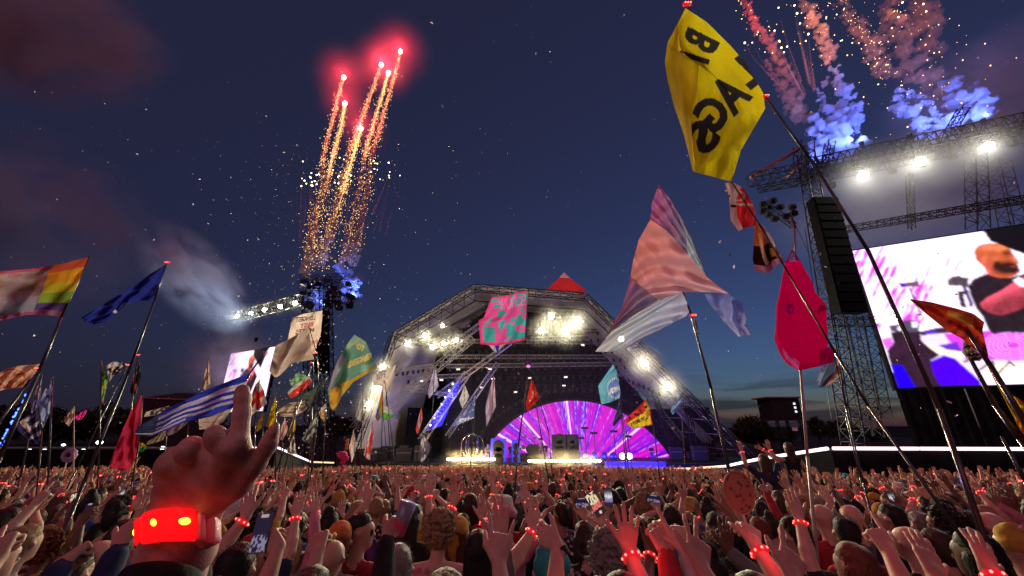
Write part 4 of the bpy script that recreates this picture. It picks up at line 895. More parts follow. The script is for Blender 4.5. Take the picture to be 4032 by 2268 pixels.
BODY = {}
def body_mesh(yaw, slim, arms):
    """arms: list of (side, wrist, kind, sleeve, fingers, normal); one body mesh with its arms"""
    parts = [sdf(body_prims(yaw, slim), 0.0155, 0.035)]; wr = []
    for (sd_, W_, kind, sleeve, fing, N) in arms:
        Sh = np.array((sd_ * 0.19 * slim, -0.02, 1.36)); W_ = np.array(W_, float)
        up = W_[2] > 1.3
        El, W2 = elbow(Sh, W_, bend=(sd_ * 0.9, -0.25, -0.15) if up else (sd_ * 0.5, -1, 0))
        fg = np.array(fing, float) if fing is not None else (W2 - El)
        parts.append(sdf(arm_prims(Sh, El, W2, np.array(N, float), -sd_, kind, sleeve, fing=fg), 0.0068, 0.009)); wr.append((W2, unit(W2 - El), kind))
    return tagged(*join(parts), 'body'), wr
BN = (0, -1, 0.05)            # backs of the raised hands look back up the field
def rand_arm(sd_, r_):
    k = r_.choice(['up', 'up', 'bent', 'bent', 'point', 'down', 'down', 'down'])
    sl = r_.choice(['short', 'short', 'long', 'bare'])
    if k == 'up': return (sd_, (sd_ * r_.uniform(0.15, 0.36), r_.uniform(0.05, 0.22), r_.uniform(1.68, 1.88)), r_.choice(['open', 'wide', 'relax', 'open', 'wide', 'peace']), sl, (sd_ * r_.uniform(-.2, .3), r_.uniform(-0.1, 0.5), 1), BN)
    if k == 'bent': return (sd_, (sd_ * r_.uniform(0.05, 0.28), r_.uniform(0.18, 0.34), r_.uniform(1.62, 1.76)), r_.choice(['open', 'fist', 'relax', 'wide', 'rock']), sl, (sd_ * r_.uniform(-.5, .1), r_.uniform(0, 0.5), 1), BN)
    if k == 'point': return (sd_, (sd_ * 0.26, 0.3, 1.80), 'point', sl, (0, 0.6, 1), BN)
    return (sd_, (sd_ * 0.30, 0.03, 0.86), 'relax', sl, (0, 0.1, -1), (sd_, 0, 0))
VAR = []
rv = random.Random(11)
for i in range(16):
    yaw = (0, 0.2, -0.25, 0.1, -0.5, 0.5)[i % 6]
    a = [rand_arm(-1, rv), rand_arm(1, rv)]
    if i % 3 == 0 and a[0][1][2] < 1 and a[1][1][2] < 1: a[1] = (1, (0.24, 0.12, 1.88), 'wide', 'short', (0.1, 0.2, 1), BN)
    me, wr = body_mesh(yaw, rv.uniform(0.88, 1.06), a); VAR.append((me, wr, yaw, a))
HAIR = {}
def get_hair(kind, yaw):
    k = (kind, round(yaw, 2))
    if k not in HAIR: HAIR[k] = hair_mesh(kind, yaw, len(HAIR) + 3, 2600 if kind == 'curly' else 2000)
    return HAIR[k]
HATS = {}
def get_hat(kind, yaw):
    k = (kind, round(yaw, 2))
    if k not in HATS: HATS[k] = hat_mesh(kind, yaw)
    return HATS[k]
def band_mesh(r=0.034, h=0.02, n=18):
    m = MB(); 
    for i in range(n):
        t0, t1 = 2 * math.pi * i / n, 2 * math.pi * (i + 1) / n
        q = [(r, -h / 2), (r + 0.006, -h / 2), (r + 0.006, h / 2), (r, h / 2)]
        V = [(a * math.cos(t), a * math.sin(t), z) for t in (t0, t1) for a, z in q]
        m.add(V, [(0, 4, 5, 1), (1, 5, 6, 2), (2, 6, 7, 3), (3, 7, 4, 0)])
    return m.mesh('wristband')
BAND = band_mesh(); BAND.materials.append(RED_E)
LEDM = MB()
for i in range(8):
    t = 2 * math.pi * i / 8; LEDM.ball((0.0405 * math.cos(t), 0.0405 * math.sin(t), 0), 0.0052, 8, 5)
LEDM = LEDM.mesh('leds'); LEDM.materials.append(LED_E)
def rot_to(d):
    return Vector((0, 0, 1)).rotation_difference(Vector(tuple(d))).to_euler()
def add_band(p, W_, d, scale=1.0):
    o = link('wristband', BAND, None, p, world=False); o.location = Vector(tuple(np.array(W_) - np.array(d) * 0.03)); o.rotation_euler = rot_to(d)
    q = link('led_row', LEDM, None, o, world=False); return o
def slots(o, mats):
    me = o.data
    while len(me.materials) < len(mats): me.materials.append(None)
    for i, m in enumerate(mats): o.material_slots[i].link = 'OBJECT'; o.material_slots[i].material = m
FOLK = []
def add_person(loc, rz, s, body, wr, yaw, skin, top, hair, hairc, hat=None, hatc=None, bands=(), label=None, group='people in the crowd', trousers=0):
    e = empty('person', loc, rz); e.scale = (s, s, s)
    b = link('body', body, None, e, world=False); slots(b, [SKINS[skin], TOPM[top], JEANS[trousers], DARKD])
    if hair != 'bald' and not (hat == 'beanie' and hair == 'short'):
        h = link('hair', get_hair(hair, yaw), None, e, world=False); slots(h, [HAIRM[hairc]])
    if hat:
        h = link({'bucket': 'bucket_hat', 'cap': 'cap', 'beanie': 'beanie', 'scarf': 'headscarf'}[hat], get_hat(hat, yaw), None, e, world=False); slots(h, [TOPM[hatc]])
    for k in bands:
        if k < len(wr): add_band(e, wr[k][0], wr[k][1])
    hw = 'shaved head' if hair == 'bald' else {'short': 'short', 'long': 'long loose', 'straight': 'long straight', 'bob': 'chin length', 'bun': 'pinned up', 'curly': 'curly'}[hair] + ' ' + hairc + ' hair'
    ht = (', ' + hatc + ' ' + {'bucket': 'bucket hat', 'cap': 'cap', 'beanie': 'beanie', 'scarf': 'headscarf'}[hat]) if hat else ''
    upn = [w_ for w_ in wr if w_[0][2] > 1.4]
    ar = 'arms up' if len(upn) == 2 else ('one arm up' if upn else 'arms down'); bd = ', red wristband' if bands else ''
    tag(e, label or ('person in %s top, %s%s, %s%s' % (top, hw, ht, ar, bd)), 'person', group); FOLK.append((e, top, hair, hairc, hat, hatc)); return e
# ================================================================== the crowd
TAKEN = []
def free(x, y, r=0.34): return all((x - a) ** 2 + (y - b) ** 2 > r * r for a, b in TAKEN)
def head_spot(hx, hy, s=1.0):
    r = ray(hx, hy); m = r[2] / r[1]; Y = (CAM[2] - 1.65 * s) / (-m - SLOPE); p = at(hx, hy, Y); return p[0], Y
# people who can be told apart near the lens: head pixel, height factor, hair, colour, top, look direction, extras
HERO = [
 # x, y, s, hair, hair colour, skin, top, yaw, hat, hat colour, label
 (395, 2195, .99, 'bald', 'brown', 0, 'grey', 0.2, None, None, 'person with a shiny bald head, lowest beside the grey sleeve'),
 (275, 2262, 1.0, 'short', 'brown', 0, 'green', 0.1, None, None, None),
 (95, 2135, 1.0, 'short', 'fair', 0, 'white', 0.0, None, None, None),
 (473, 2011, 1.03, 'curly', 'black', 1, 'black', -0.2, None, None, None),
 (392, 1950, 1.02, 'short', 'black', 1, 'white', -0.6, None, None, None),
 (231, 1945, 1.0, 'short', 'dark brown', 0, 'grey', 0.0, 'cap', 'pink', None),
 (930, 2240, 1.02, 'short', 'black', 0, 'black', 0.1, None, None, None),
 (1002, 2180, 0.98, 'long', 'dark brown', 0, 'navy', -1.25, 'scarf', 'red', 'woman seen in profile wearing a red headscarf'),
 (985, 2075, 1.03, 'curly', 'dark brown', 1, 'black', 0.0, None, None, None),
 (1138, 2135, 0.97, 'long', 'fair', 0, 'pink', 0.3, None, None, 'person with long fair hair behind the held up phone'),
 (1305, 2190, 0.98, 'bald', 'red', 1, 'red', 0.0, None, None, None),
 (1335, 2130, 1.0, 'short', 'red', 1, 'grey', 0.2, 'cap', 'orange', None),
 (1421, 2085, 1.03, 'short', 'black', 0, 'red', -1.35, None, None, 'dark haired man in red turning his face sideways'),
 (1297, 2068, 1.0, 'bun', 'black', 1, 'black', 0.0, None, None, None),
 (1624, 2035, 1.03, 'straight', 'black', 0, 'black', -0.7, None, None, 'person with long straight black hair and orange tinted glasses'),
 (1731, 2085, 1.03, 'curly', 'fair', 0, 'pink floral', 0.1, None, None, 'person with a big mop of fair curls in a pink floral shirt'),
 (1809, 2100, 0.99, 'straight', 'brown', 0, 'white', -0.3, 'scarf', 'mustard', 'person wearing a mustard yellow headscarf'),
 (1881, 2150, 0.97, 'straight', 'black', 1, 'pink', 0.1, None, None, 'person with long straight black hair in a pink top'),
 (1560, 2235, 1.0, 'short', 'grey', 0, 'grey', 0.2, None, None, None),
 (2172, 2245, 1.02, 'short', 'brown', 0, 'blue', 0.0, 'beanie', 'turquoise', 'person in a turquoise cloth hat'),
 (2085, 1930, 1.02, 'short', 'brown', 0, 'navy', 0.0, 'bucket', 'orange', 'person in a small orange hat'),
 (1869, 1982, 1.02, 'short', 'brown', 0, 'grey', 0.0, None, None, None),
 (1687, 1988, 1.0, 'bob', 'fair', 0, 'purple', 0.2, None, None, None),
 (2094, 1968, 1.0, 'curly', 'black', 1, 'green', 0.0, None, None, None),
 (1751, 1950, 1.0, 'short', 'black', 1, 'white', 0.0, None, None, None),
 (2395, 2185, 1.01, 'curly', 'grey', 0, 'black', 0.1, None, None, 'person with short curly grey hair under the big open hand'),
 (2528, 2105, 1.02, 'long', 'black', 1, 'purple', 0.0, None, None, 'person with long loose black hair beside the big open hand'),
 (2300, 2110, 0.98, 'bob', 'dark brown', 1, 'black and white floral', 0.2, None, None, 'person in a black and white floral shirt'),
 (2819, 2072, 1.0, 'short', 'black', 1, 'black', 0.0, None, None, None),
 (2880, 2160, 0.99, 'curly', 'black', 3, 'navy', 0.2, None, None, None),
 (3125, 2105, 1.03, 'short', 'dark brown', 0, 'black', 0.4, None, None, None),
 (3332, 2095, 1.01, 'short', 'black', 0, 'red', -0.4, None, None, None),
 (3350, 2030, 1.03, 'bald', 'brown', 0, 'grey', 0.0, None, None, None),
 (3364, 2225, 1.0, 'bob', 'red', 0, 'black', 0.3, None, None, None),
 (3510, 2037, 1.04, 'short', 'black', 0, 'navy', 0.3, None, None, None),
 (3625, 2066, 1.0, 'short', 'grey', 0, 'grey', 0.0, None, None, None),
 (3712, 2060, 1.03, 'curly', 'dark brown', 0, 'black', 0.3, None, None, None),
 (3827, 2070, 1.02, 'short', 'black', 1, 'red', 0.0, None, None, None),
 (3900, 2068, 1.03, 'bald', 'brown', 0, 'red', 0.4, None, None, None),
 (3576, 2130, 1.0, 'bald', 'brown', 0, 'black', 0.2, None, None, None),
 (3690, 2150, 0.99, 'short', 'brown', 1, 'red', 0.0, None, None, None),
 (3986, 2150, 1.0, 'short', 'brown', 0, 'black', 0.0, 'beanie', 'mustard', None),
 (2640, 2030, 1.0, 'bob', 'dark brown', 0, 'blue', 0.0, None, None, None), (2210, 2010, 1.0, 'short', 'dark brown', 1, 'purple', 0.0, None, None, None), (2000, 2050, 1.0, 'short', 'brown', 0, 'pink', 0.0, 'cap', 'pink', None),
 (1150, 1990, 1.0, 'short', 'dark brown', 0, 'red', 0.0, None, None, None), (3000, 2010, 1.0, 'short', 'dark brown', 1, 'purple', 0.0, None, None, None), (3230, 1990, 1.0, 'short', 'grey', 0, 'grey', 0.0, None, None, None),
]
# near arms thrust into view; their owners stand just below the frame
#  wrist px,py,Y ; fingertip px,py ; kind ; sleeve ; side ; skin ; top ; band ; label
ARMS = [
 (1966, 2165, 1.95, 1975, 2000, 'rock', 'short', 1, 0, 'pink', False, 'person making a horned rock sign in front of the turquoise hat'),
 (1974, 2030, 2.35, 1965, 1885, 'wide', 'long', 1, 1, 'grey', False, 'person in grey sleeve with a spread hand above the rock sign'),
 (2466, 2125, 2.2, 2462, 1935, 'wide', 'short', 1, 1, 'navy', True, 'person with a big spread hand and wide red wristband'),
 (1243, 1990, 2.5, 1243, 1890, 'wide', 'long', -1, 1, 'black', False, 'person with black patterned sleeve and pale cuff, hand spread'),
 (1262, 2150, 2.2, 1266, 2095, 'fist', 'short', 1, 1, 'white', False, 'person holding up a clenched fist beside the yellow badge'),
 (2190, 2105, 2.3, 2115, 2050, 'relax', 'short', -1, 0, 'black', False, 'person with a drooping hand and black wristwatch'),
 (2605, 2120, 2.1, 2570, 2030, 'relax', 'long', -1, 1, 'red', False, 'person in a red furry sleeve, hand curled'),
 (2672, 2085, 2.1, 2630, 1990, 'point', 'long', 1, 0, 'white', False, 'person in a white knitted sleeve lifting a hand'),
 (2745, 2190, 1.9, 2738, 2090, 'peace', 'short', 1, 1, 'purple', False, 'person with two fingers raised beside the white knitted sleeve'),
 (3108, 2245, 1.8, 3108, 2130, 'point', 'short', 1, 1, 'grey', False, 'person holding up one pointing finger beneath the round paper fan'),
 (3125, 1985, 3.2, 3090, 1880, 'open', 'short', -1, 0, 'black', True, 'person stretching a bare forearm with bright red wristband'),
 (3665, 2240, 1.8, 3625, 2150, 'open', 'short', -1, 1, 'red', False, 'person raising a red lit palm beside the bald heads'),
 (3880, 2230, 1.9, 3850, 2140, 'wide', 'short', -1, 1, 'red', True, 'person raising a red lit hand with glowing wristband near the striped beanie'),
 (3470, 2130, 2.2, 3420, 2045, 'point', 'short', -1, 0, 'black', False, 'person reaching up with a long bare forearm beside the bald heads'),
 (300, 2150, 1.9, 345, 2110, 'fist', 'long', 1, 1, 'navy', False, 'person in a dark navy sleeve stretching a fist across'),
 (545, 1960, 2.6, 590, 1890, 'relax', 'short', 1, 0, 'white', True, 'person raising a bare forearm behind the pointing hand'),
 (560, 2010, 2.1, 610, 1930, 'relax', 'long', 1, 1, 'navy', False, 'person in a deep blue sleeve behind the pointing hand'),
 (60, 2120, 2.0, 95, 2030, 'point', 'short', 1, 1, 'pink', False, 'person lifting a pink lit hand beside the bald head'),
 (1897, 2035, 2.7, 1900, 1955, 'open', 'short', 1, 2, 'red', True, 'person with a raised hand and red wristband behind the rock sign'),
 (2105, 2085, 2.5, 2090, 1985, 'open', 'short', 1, 1, 'purple', True, 'person with raised open hand and red wristband by the drooping hand'),
 (2377, 2065, 2.7, 2340, 1985, 'hold', 'short', 1, 1, 'black and white floral', True, 'person holding up a phone that shows the lit stage'),
 (2300, 2040, 2.7, 2285, 1960, 'hold', 'short', -1, 1, 'black', False, 'person with thin forearm holding a phone crosswise'),
 (1115, 2120, 2.3, 1065, 2075, 'hold', 'short', 1, 1, 'grey', False, 'person holding up a dark phone over the woman in the red headscarf'),
 (1545, 2035, 2.4, 1585, 1985, 'hold', 'long', 1, 2, 'black', False, 'person in a black sleeve gripping a plastic cup of pink drink'),
 (2590, 2010, 2.8, 2565, 1955, 'hold', 'short', 1, 0, 'navy', False, 'person holding a phone sideways in the blue light'),
 (2390, 2020, 3.3, 2392, 1975, 'hold', 'short', -1, 1, 'white', False, 'person holding up a phone with a white screen'),
 (2950, 2100, 2.3, 2935, 2040, 'hold', 'short', 1, 0, 'pink', True, 'person waving a round paper fan'),
 (1797, 1945, 3.4, 1800, 1865, 'open', 'short', 1, 0, 'pink', True, 'person with a stretched bare arm in front of the footlights'),
 (1470, 1935, 3.0, 1445, 1860, 'relax', 'bare', -1, 0, 'green', False, 'person with a bare bent wrist above the dark haired man'),
 (1015, 1950, 3.4, 1020, 1890, 'open', 'bare', 1, 0, 'red', True, 'person with a lifted forearm and red band right of the pointing hand'),
 (1190, 1945, 3.3, 1205, 1880, 'open', 'short', 1, 1, 'red', True, 'person with red band and hand up beside the black patterned sleeve'),
 (2860, 1985, 3.2, 2835, 1900, 'open', 'bare', -1, 0, 'purple', False, 'person bending a bare elbow behind the round paper fan'),
 (3270, 1985, 2.9, 3225, 1890, 'open', 'short', -1, 1, 'black', False, 'person stretching a forearm towards the catwalk'),
]
rh = random.Random(5)
HERO = [h[:2] + (h[2] * 0.945,) + h[3:] for h in HERO]; HPOS = [head_spot(h[0], h[1], h[2]) for h in HERO]; GIVEN = {}
for i, A in enumerate(ARMS):            # hands farther off belong to the person just below them
    if A[2] < 2.45: continue
    best = None
    for j, (x, Y) in enumerate(HPOS):
        if j in GIVEN or not 2.0 < Y < 5: continue
        Wp = at(A[0], A[1], Y + 0.22); d = abs(Wp[0] - x); up = Wp[2] - gz(Y)
        if d < 0.42 and 1.35 < up < 1.95 and (best is None or d < best[0]): best = (d, j)
    if best: GIVEN[best[1]] = i
HELD = {}
DOWN = lambda q: (q, (q * 0.30, 0.03, 0.86), 'relax', 'short', (0, .1, -1), (q, 0, 0))
for j, (hx, hy, s, hair, hc, sk, top, yaw, hat, hatc, lab) in enumerate(HERO):
    x, Y = HPOS[j]; TAKEN.append((x, Y)); z = gz(Y)
    if j in GIVEN:
        A = ARMS[GIVEN[j]]; Wp = at(A[0], A[1], Y + 0.22); Tp = at(A[3], A[4], Y + 0.27); side = 1 if Wp[0] > x else -1
        me, wr = body_mesh(yaw, 1.0, [(side, (Wp - np.array((x, Y - .02, z))) / s, A[5], A[6], unit(Tp - Wp), BN), DOWN(-side)]); vy = yaw
        add_person((x, Y - 0.02, z), 0, s, me, wr, vy, sk, top, hair, hc, hat, hatc, bands=[0] if A[10] else [], label=lab or A[11]); HELD[GIVEN[j]] = (np.array((x, Y - .02, z)) + wr[0][0] * s, unit(Tp - Wp)); continue
    vi = rh.randrange(16); me, wr, vy, a = VAR[vi]
    if abs(yaw) > 0.6 or Y < 4.2 or lab:
        if ('down', yaw) not in BODY: BODY[('down', yaw)] = body_mesh(yaw, 1.0, [DOWN(-1), DOWN(1)])
        me, wr = BODY[('down', yaw)]; vy = yaw
    add_person((x, Y - 0.02, z), 0, s, me, wr, vy, sk, top, hair, hc, hat, hatc, bands=[k for k in range(len(wr)) if wr[k][0][2] > 1.4 and rh.random() < .5], label=lab)

for i, (wx, wy, Y, tx, ty, kind, sl, side, sk, top, bd, lab) in enumerate(ARMS):
    if i in HELD: continue
    Y = Y * 0.88 if Y < 2.45 else Y * 1.35
    Wp = at(wx, wy, Y); Tp = at(tx, ty, Y + 0.05); by = Y - 0.36; bx = Wp[0] - side * 0.2 + (0.10 if wx < 900 else (-0.10 if wx > 3000 else 0)); g = gz(by); s = 0.97
    rel = (Wp - np.array((bx, by, g))) / s; fd = unit(Tp - Wp); TAKEN.append((bx, by))
    me, wr = body_mesh(0.0, 1.0, [(side, rel, kind, sl, fd, BN), DOWN(-side)])
    e = add_person((bx, by, g), 0, s, me, wr, 0.0, sk, top, ('short', 'long', 'bob')[i % 3], ('dark brown', 'brown', 'black')[i % 3], bands=[0] if bd else [], label=lab)
    ww = np.array((bx, by, g)) + wr[0][0] * s; HELD[i] = (ww, fd)
    if bd and Y < 3.0: point_light('band_light', ww + np.array((0, -0.12, 0.03)), 0.35, (1.0, 0.03, 0.05), 0.03, e)
# small accessories of those people
for i in (3,):
    ww, d = HELD[i]; o = MB().bar(ww - d * 0.06, ww - d * 0.03, 0.048, 0.046, 14); tag(o.build('cuff_band', TOPM['white']), 'pale cloth wristband on the black patterned sleeve', 'wristband')
ww, d = HELD[5]; e = empty('wristwatch', ww); tag(e, 'black wristwatch on the drooping hand\'s wrist', 'watch'); q = np.array((0.45, -0.2, -0.85)); q = unit(q); MB().bar(ww + q * 0.01, ww + q * 0.045, 0.036, 0.037, 14).build('strap', BLACK, e); MB().ball(ww + q * 0.028 + np.array((0, -0.036, 0)), (0.017, 0.006, 0.017), 10, 6).build('face', pmat('watch_glass', (0.3, 0.3, 0.3), 0.1), e)

# phones held up
def phone(c, wd, ht, tilt, pic, label, yaw=0.0):
    e = empty('phone', c); tag(e, label, 'phone', 'phones held up to film')
    ct, s_ = math.cos(tilt), math.sin(tilt); X = np.array((ct, 0, s_)); Z = np.array((-s_, 0.25, ct)); Z = unit(Z); X = unit(X - Z * (X @ Z)); Y_ = np.cross(Z, X)
    rot = np.array([X, Y_, Z]).T
    MB().box(c, (wd, 0.009, ht), rot).build('case', pmat('phone_black', (0.008, 0.008, 0.009), 0.15, spec=0.6), e)
    nu, nv = 40, 40; U, V = np.meshgrid(np.linspace(-1, 1, nu), np.linspace(-1, 1, nv), indexing='ij')
    P = c + X * (U[..., None] * wd * 0.46) + Z * (V[..., None] * ht * 0.47) - Y_ * 0.006
    n = vnoise(U * 5 + 9, V * 6 + 4, 4); col = pic(U, V, n)
    I = np.arange(nu * nv).reshape(nu, nv); me = mesh(P.reshape(-1, 3), np.stack([I[:-1, :-1], I[1:, :-1], I[1:, 1:], I[:-1, 1:]], -1).reshape(-1, 4)); set_col(me, col.reshape(-1, 3)); link('display', me, colmat('phone_picture', 0.3, emit=1.0, sample=False), e)
def pic_stage(U, V, n):
    c = np.ones(U.shape + (3,)) * np.array((0.02, 0.012, 0.02)); k = (V > -0.15) & (n > 0.35); c[k] = (0.75, 0.62, 0.40); k = (np.abs(V + 0.25) < 0.25) & (n > 0.25); c[k] = (0.75, 0.16, 0.14); c[(V < -0.75)] = (0.03, 0.02, 0.02); c[np.hypot(U, (V + 0.85) * 1.6) < 0.25] = (0.9, 0.5, 0.4); return c
def pic_white(U, V, n):
    c = np.ones(U.shape + (3,)) * np.array((0.02, 0.02, 0.025)); g = np.exp(-((V - 0.15) / 0.35) ** 2); c += g[..., None] * np.array((0.55, 0.55, 0.6)) * (0.5 + n[..., None]); c[(V < -0.2) & (V > -0.5)] += np.array((0.18, 0.05, 0.3)); return c
def pic_dim(U, V, n):
    c = np.ones(U.shape + (3,)) * np.array((0.012, 0.010, 0.03)); c[(V < -0.1) & (n > 0.45)] = (0.22, 0.18, 0.3); c[(V > 0.8) & (np.abs(U) < 0.5)] = (0.4, 0.3, 0.3); return c
phone(HELD[20][0] + HELD[20][1] * .13 + np.array((0, -.03, .01)), 0.075, 0.15, R(32), pic_stage, 'tilted phone whose screen shows the stage in orange')
phone(HELD[25][0] + HELD[25][1] * .12 + np.array((0, -.03, .01)), 0.07, 0.145, 0.0, pic_white, 'upright phone with a white glowing screen')
phone(HELD[24][0] + HELD[24][1] * .12 + np.array((0, -.03, .01)), 0.16, 0.078, R(-8), pic_dim, 'phone held sideways in the blue stage light')
phone(HELD[22][0] + HELD[22][1] * .12 + np.array((0, -.03, .01)), 0.075, 0.155, R(4), pic_dim, 'dark upright phone over the woman in the red headscarf')
phone(HELD[21][0] + HELD[21][1] * .12 + np.array((0, -.03, .01)), 0.13, 0.07, R(2), pic_dim, 'phone held level by a thin forearm')
# cup, fan, badge
c = HELD[23][0] + HELD[23][1] * 0.11 + np.array((0.01, -0.02, 0)); e = empty('plastic_cup', c); tag(e, 'clear plastic cup half full of pink drink', 'cup'); MB().bar(c + (-0.02, 0, -0.06), c + (0.02, 0, 0.07), 0.032, 0.042, 14).build('cup_wall', pmat('cup_plastic', (0.25, 0.25, 0.35), 0.1, spec=0.6), e, True); MB().bar(c + (-0.024, 0, -0.065), c + (-0.004, 0, -0.005), 0.034, 0.037, 14).build('drink', pmat('pink_drink', (0.6, 0.08, 0.12), 0.2), e)
c = HELD[26][0] + HELD[26][1] * .1 + np.array((-.02, .0, .13)); e = empty('paper_fan', c); tag(e, 'round patterned orange paper fan on a stick', 'fan')
m = MB(); n = 28; V = [c] + [c + np.array((math.cos(6.2832 * i / n) * 0.072, 0.01, math.sin(6.2832 * i / n) * 0.092)) for i in range(n)]; V2 = [v + (0, 0.006, 0) for v in V]
m.add(V + V2, [(0, 1 + (i + 1) % n, 1 + i) for i in range(n)] + [(n + 1, n + 2 + i, n + 2 + (i + 1) % n) for i in range(n)] + [(1 + i, 1 + (i + 1) % n, n + 2 + (i + 1) % n, n + 2 + i) for i in range(n)]); m.build('paper_disc', floral('fan_paper', (0.20, 0.05, 0.03), (0.36, 0.19, 0.12), 40), e)
MB().path([c + np.array((math.cos(6.2832 * i / n) * 0.072, 0.003, math.sin(6.2832 * i / n) * 0.092)) for i in range(n + 1)], 0.004, 5).build('rim', pmat('fan_rim', (0.45, 0.25, 0.16), 0.6), e)
MB().bar(c + (0, 0.003, -0.09), c + (0.02, 0.003, -0.2), 0.006).build('stick', POLEW, e)
c = at(1315, 2110, 2.25); e = empty('round_badge', c); tag(e, 'small bright yellow ball badge beside the clenched fist', 'badge'); MB().ball(c, 0.0135, 12, 8).build('disc', pmat('badge_yellow', (0.8, 0.75, 0.12), 0.4), e, True); MB().bar(c, c + (-0.025, 0.01, 0), 0.003).build('pin', STEEL, e)

# people riding on shoulders by the catwalk
def rider(px, py, Y, label, arms, top, sk=1, extra=0.0):
    p = at(px, py, Y); me, wr = body_mesh(0.3, 0.9, arms); s = 1.0
    add_person((p[0], Y, p[2] - 1.65), 0, s, me, wr, 0.3, sk, top, 'long', 'brown', bands=[k for k in range(len(wr)) if wr[k][0][2] > 1.5], label=label)
    b = VAR[7]; add_person((p[0] + 0.02, Y - 0.03, gz(Y)), 0, 1.0, b[0], b[1], b[2], 1, 'black', 'short', 'black', label='person carrying someone on the shoulders under ' + ('the waving girl' if top == 'black' else 'the dark rider')); TAKEN.append((p[0], Y))
rider(3105, 1762, 10.5, 'girl sitting on shoulders before the catwalk, one arm stretched out', [(-1, (-0.62, 0.1, 1.62), 'open', 'bare', (-1, 0, .3), BN), (1, (0.3, 0.05, 0.9), 'relax', 'bare', (0, 0, -1), (1, 0, 0))], 'black')
rider(3008, 1812, 8.5, 'dark haired rider on shoulders with both arms up before the catwalk', [(-1, (-0.36, 0.1, 1.82), 'open', 'short', (-.2, 0, 1), BN), (1, (0.25, 0.15, 1.85), 'open', 'short', (0, 0, 1), BN)], 'navy')

# the rest of the near crowd, every one a person of its own
NEAR = []
def blocked(x, y): return (x > 13.2 and y > 17.8) or (x < -15.8 and y > 30.5) or abs(x) > 1.33 * y + 0.6
rc = random.Random(21); gy = 1.9
while gy < 13.5:
    step = 0.53 + 0.01 * gy; gx = -1.36 * gy - 0.3 + rc.random() * step
    while gx < 1.36 * gy + 0.3:
        x, y = gx + rc.uniform(-.13, .13), gy + rc.uniform(-.16, .16)
        if not blocked(x, y) and free(x, y, 0.40) and not (y < 2.7 and -1.2 < x < -0.05) and not (y < 2.3) and not any(HERO[j][10] and y < HPOS[j][1] and abs(x / y - HPOS[j][0] / HPOS[j][1]) < 0.13 / y + .03 for j in range(len(HERO))): NEAR.append((x, y))
        gx += step
    gy += 0.56 + 0.008 * gy
NEAR.sort(key=lambda p: p[1]); NEAR = NEAR[:215]; YN = NEAR[-1][1]; PH = 0
for (x, y) in NEAR:
    me, wr, vy, a = VAR[rc.randrange(16)]
    if y < 4.4 and rc.random() < 0.55:
        vy = rc.choice((0.0, 0.2, -0.3, 0.1))
        if ('down', vy) not in BODY: BODY[('down', vy)] = body_mesh(vy, 1.0, [DOWN(-1), DOWN(1)])
        me, wr = BODY[('down', vy)]
    hair = rc.choice(['short', 'short', 'short', 'long', 'long', 'bob', 'bun', 'curly', 'straight', 'short', 'long'] + (['bald'] if y > 4 else [])); hc = rc.choice(['black', 'black', 'dark brown', 'dark brown', 'dark brown', 'brown', 'fair', 'red'])
    hat = hatc = None
    if rc.random() < 0.2 and hair in ('short', 'bob', 'long'): hat = rc.choice(['cap', 'bucket', 'cap', 'bucket', 'beanie']); hatc = rc.choice(['white', 'black', 'pink', 'navy', 'orange', 'mustard', 'grey', 'red'])
    top = rc.choice(['black', 'black', 'white', 'navy', 'red', 'grey', 'pink', 'green', 'blue', 'purple', 'pink floral', 'black and white floral', 'mustard'])
    bands = [k for k in range(len(wr)) if wr[k][0][2] > 1.4 and rc.random() < 0.3]
    pe = add_person((x, y, gz(y)), R(rc.uniform(-14, 14)) - 0.35 * math.atan2(x - 5, 45 - y * 0.5), rc.uniform(0.86, 0.99), me, wr, vy, rc.choice([0, 0, 1, 1, 2, 3, 4]), top, hair, hc, hat, hatc, bands)
    if PH < 11 and y > 3.2 and any(w_[2] in ('relax', 'open') and w_[0][2] > 1.55 for w_ in wr) and rc.random() < .4:
        bpy.context.view_layer.update(); w_ = [q for q in wr if q[2] in ('relax', 'open') and q[0][2] > 1.55][0]; pc = np.array(pe.matrix_world @ Vector(tuple(w_[0] + w_[1] * .11 + np.array((0, .02, 0))))); PH += 1
        phone(pc, 0.072, 0.148, R(rc.uniform(-14, 14)), (pic_dim, pic_stage, pic_white)[PH % 3], ('phone with a dim screen held up in the middle of the crowd', 'phone showing an orange picture held up in the middle of the crowd', 'phone with a bright white screen held up in the middle of the crowd')[PH % 3])

# look-alikes are told apart by whom they stand beside
def tell_apart():
    from collections import Counter
    for rnd in range(2):
        n = Counter(f[0]['label'] for f in FOLK)
        for f in FOLK:
            if n[f[0]['label']] < 2: continue
            q = sorted((g for g in FOLK if g is not f), key=lambda g: (g[0].location - f[0].location).length)[rnd]
            what = (q[5] + ' ' + {'bucket': 'bucket hat', 'cap': 'cap', 'beanie': 'beanie', 'scarf': 'headscarf'}[q[4]]) if q[4] else (q[1] + ' top')
            new = f[0]['label'] + (', beside a ' if rnd == 0 else ' and ') + what
            if len(new.split()) <= 16: f[0]['label'] = new
tell_apart()

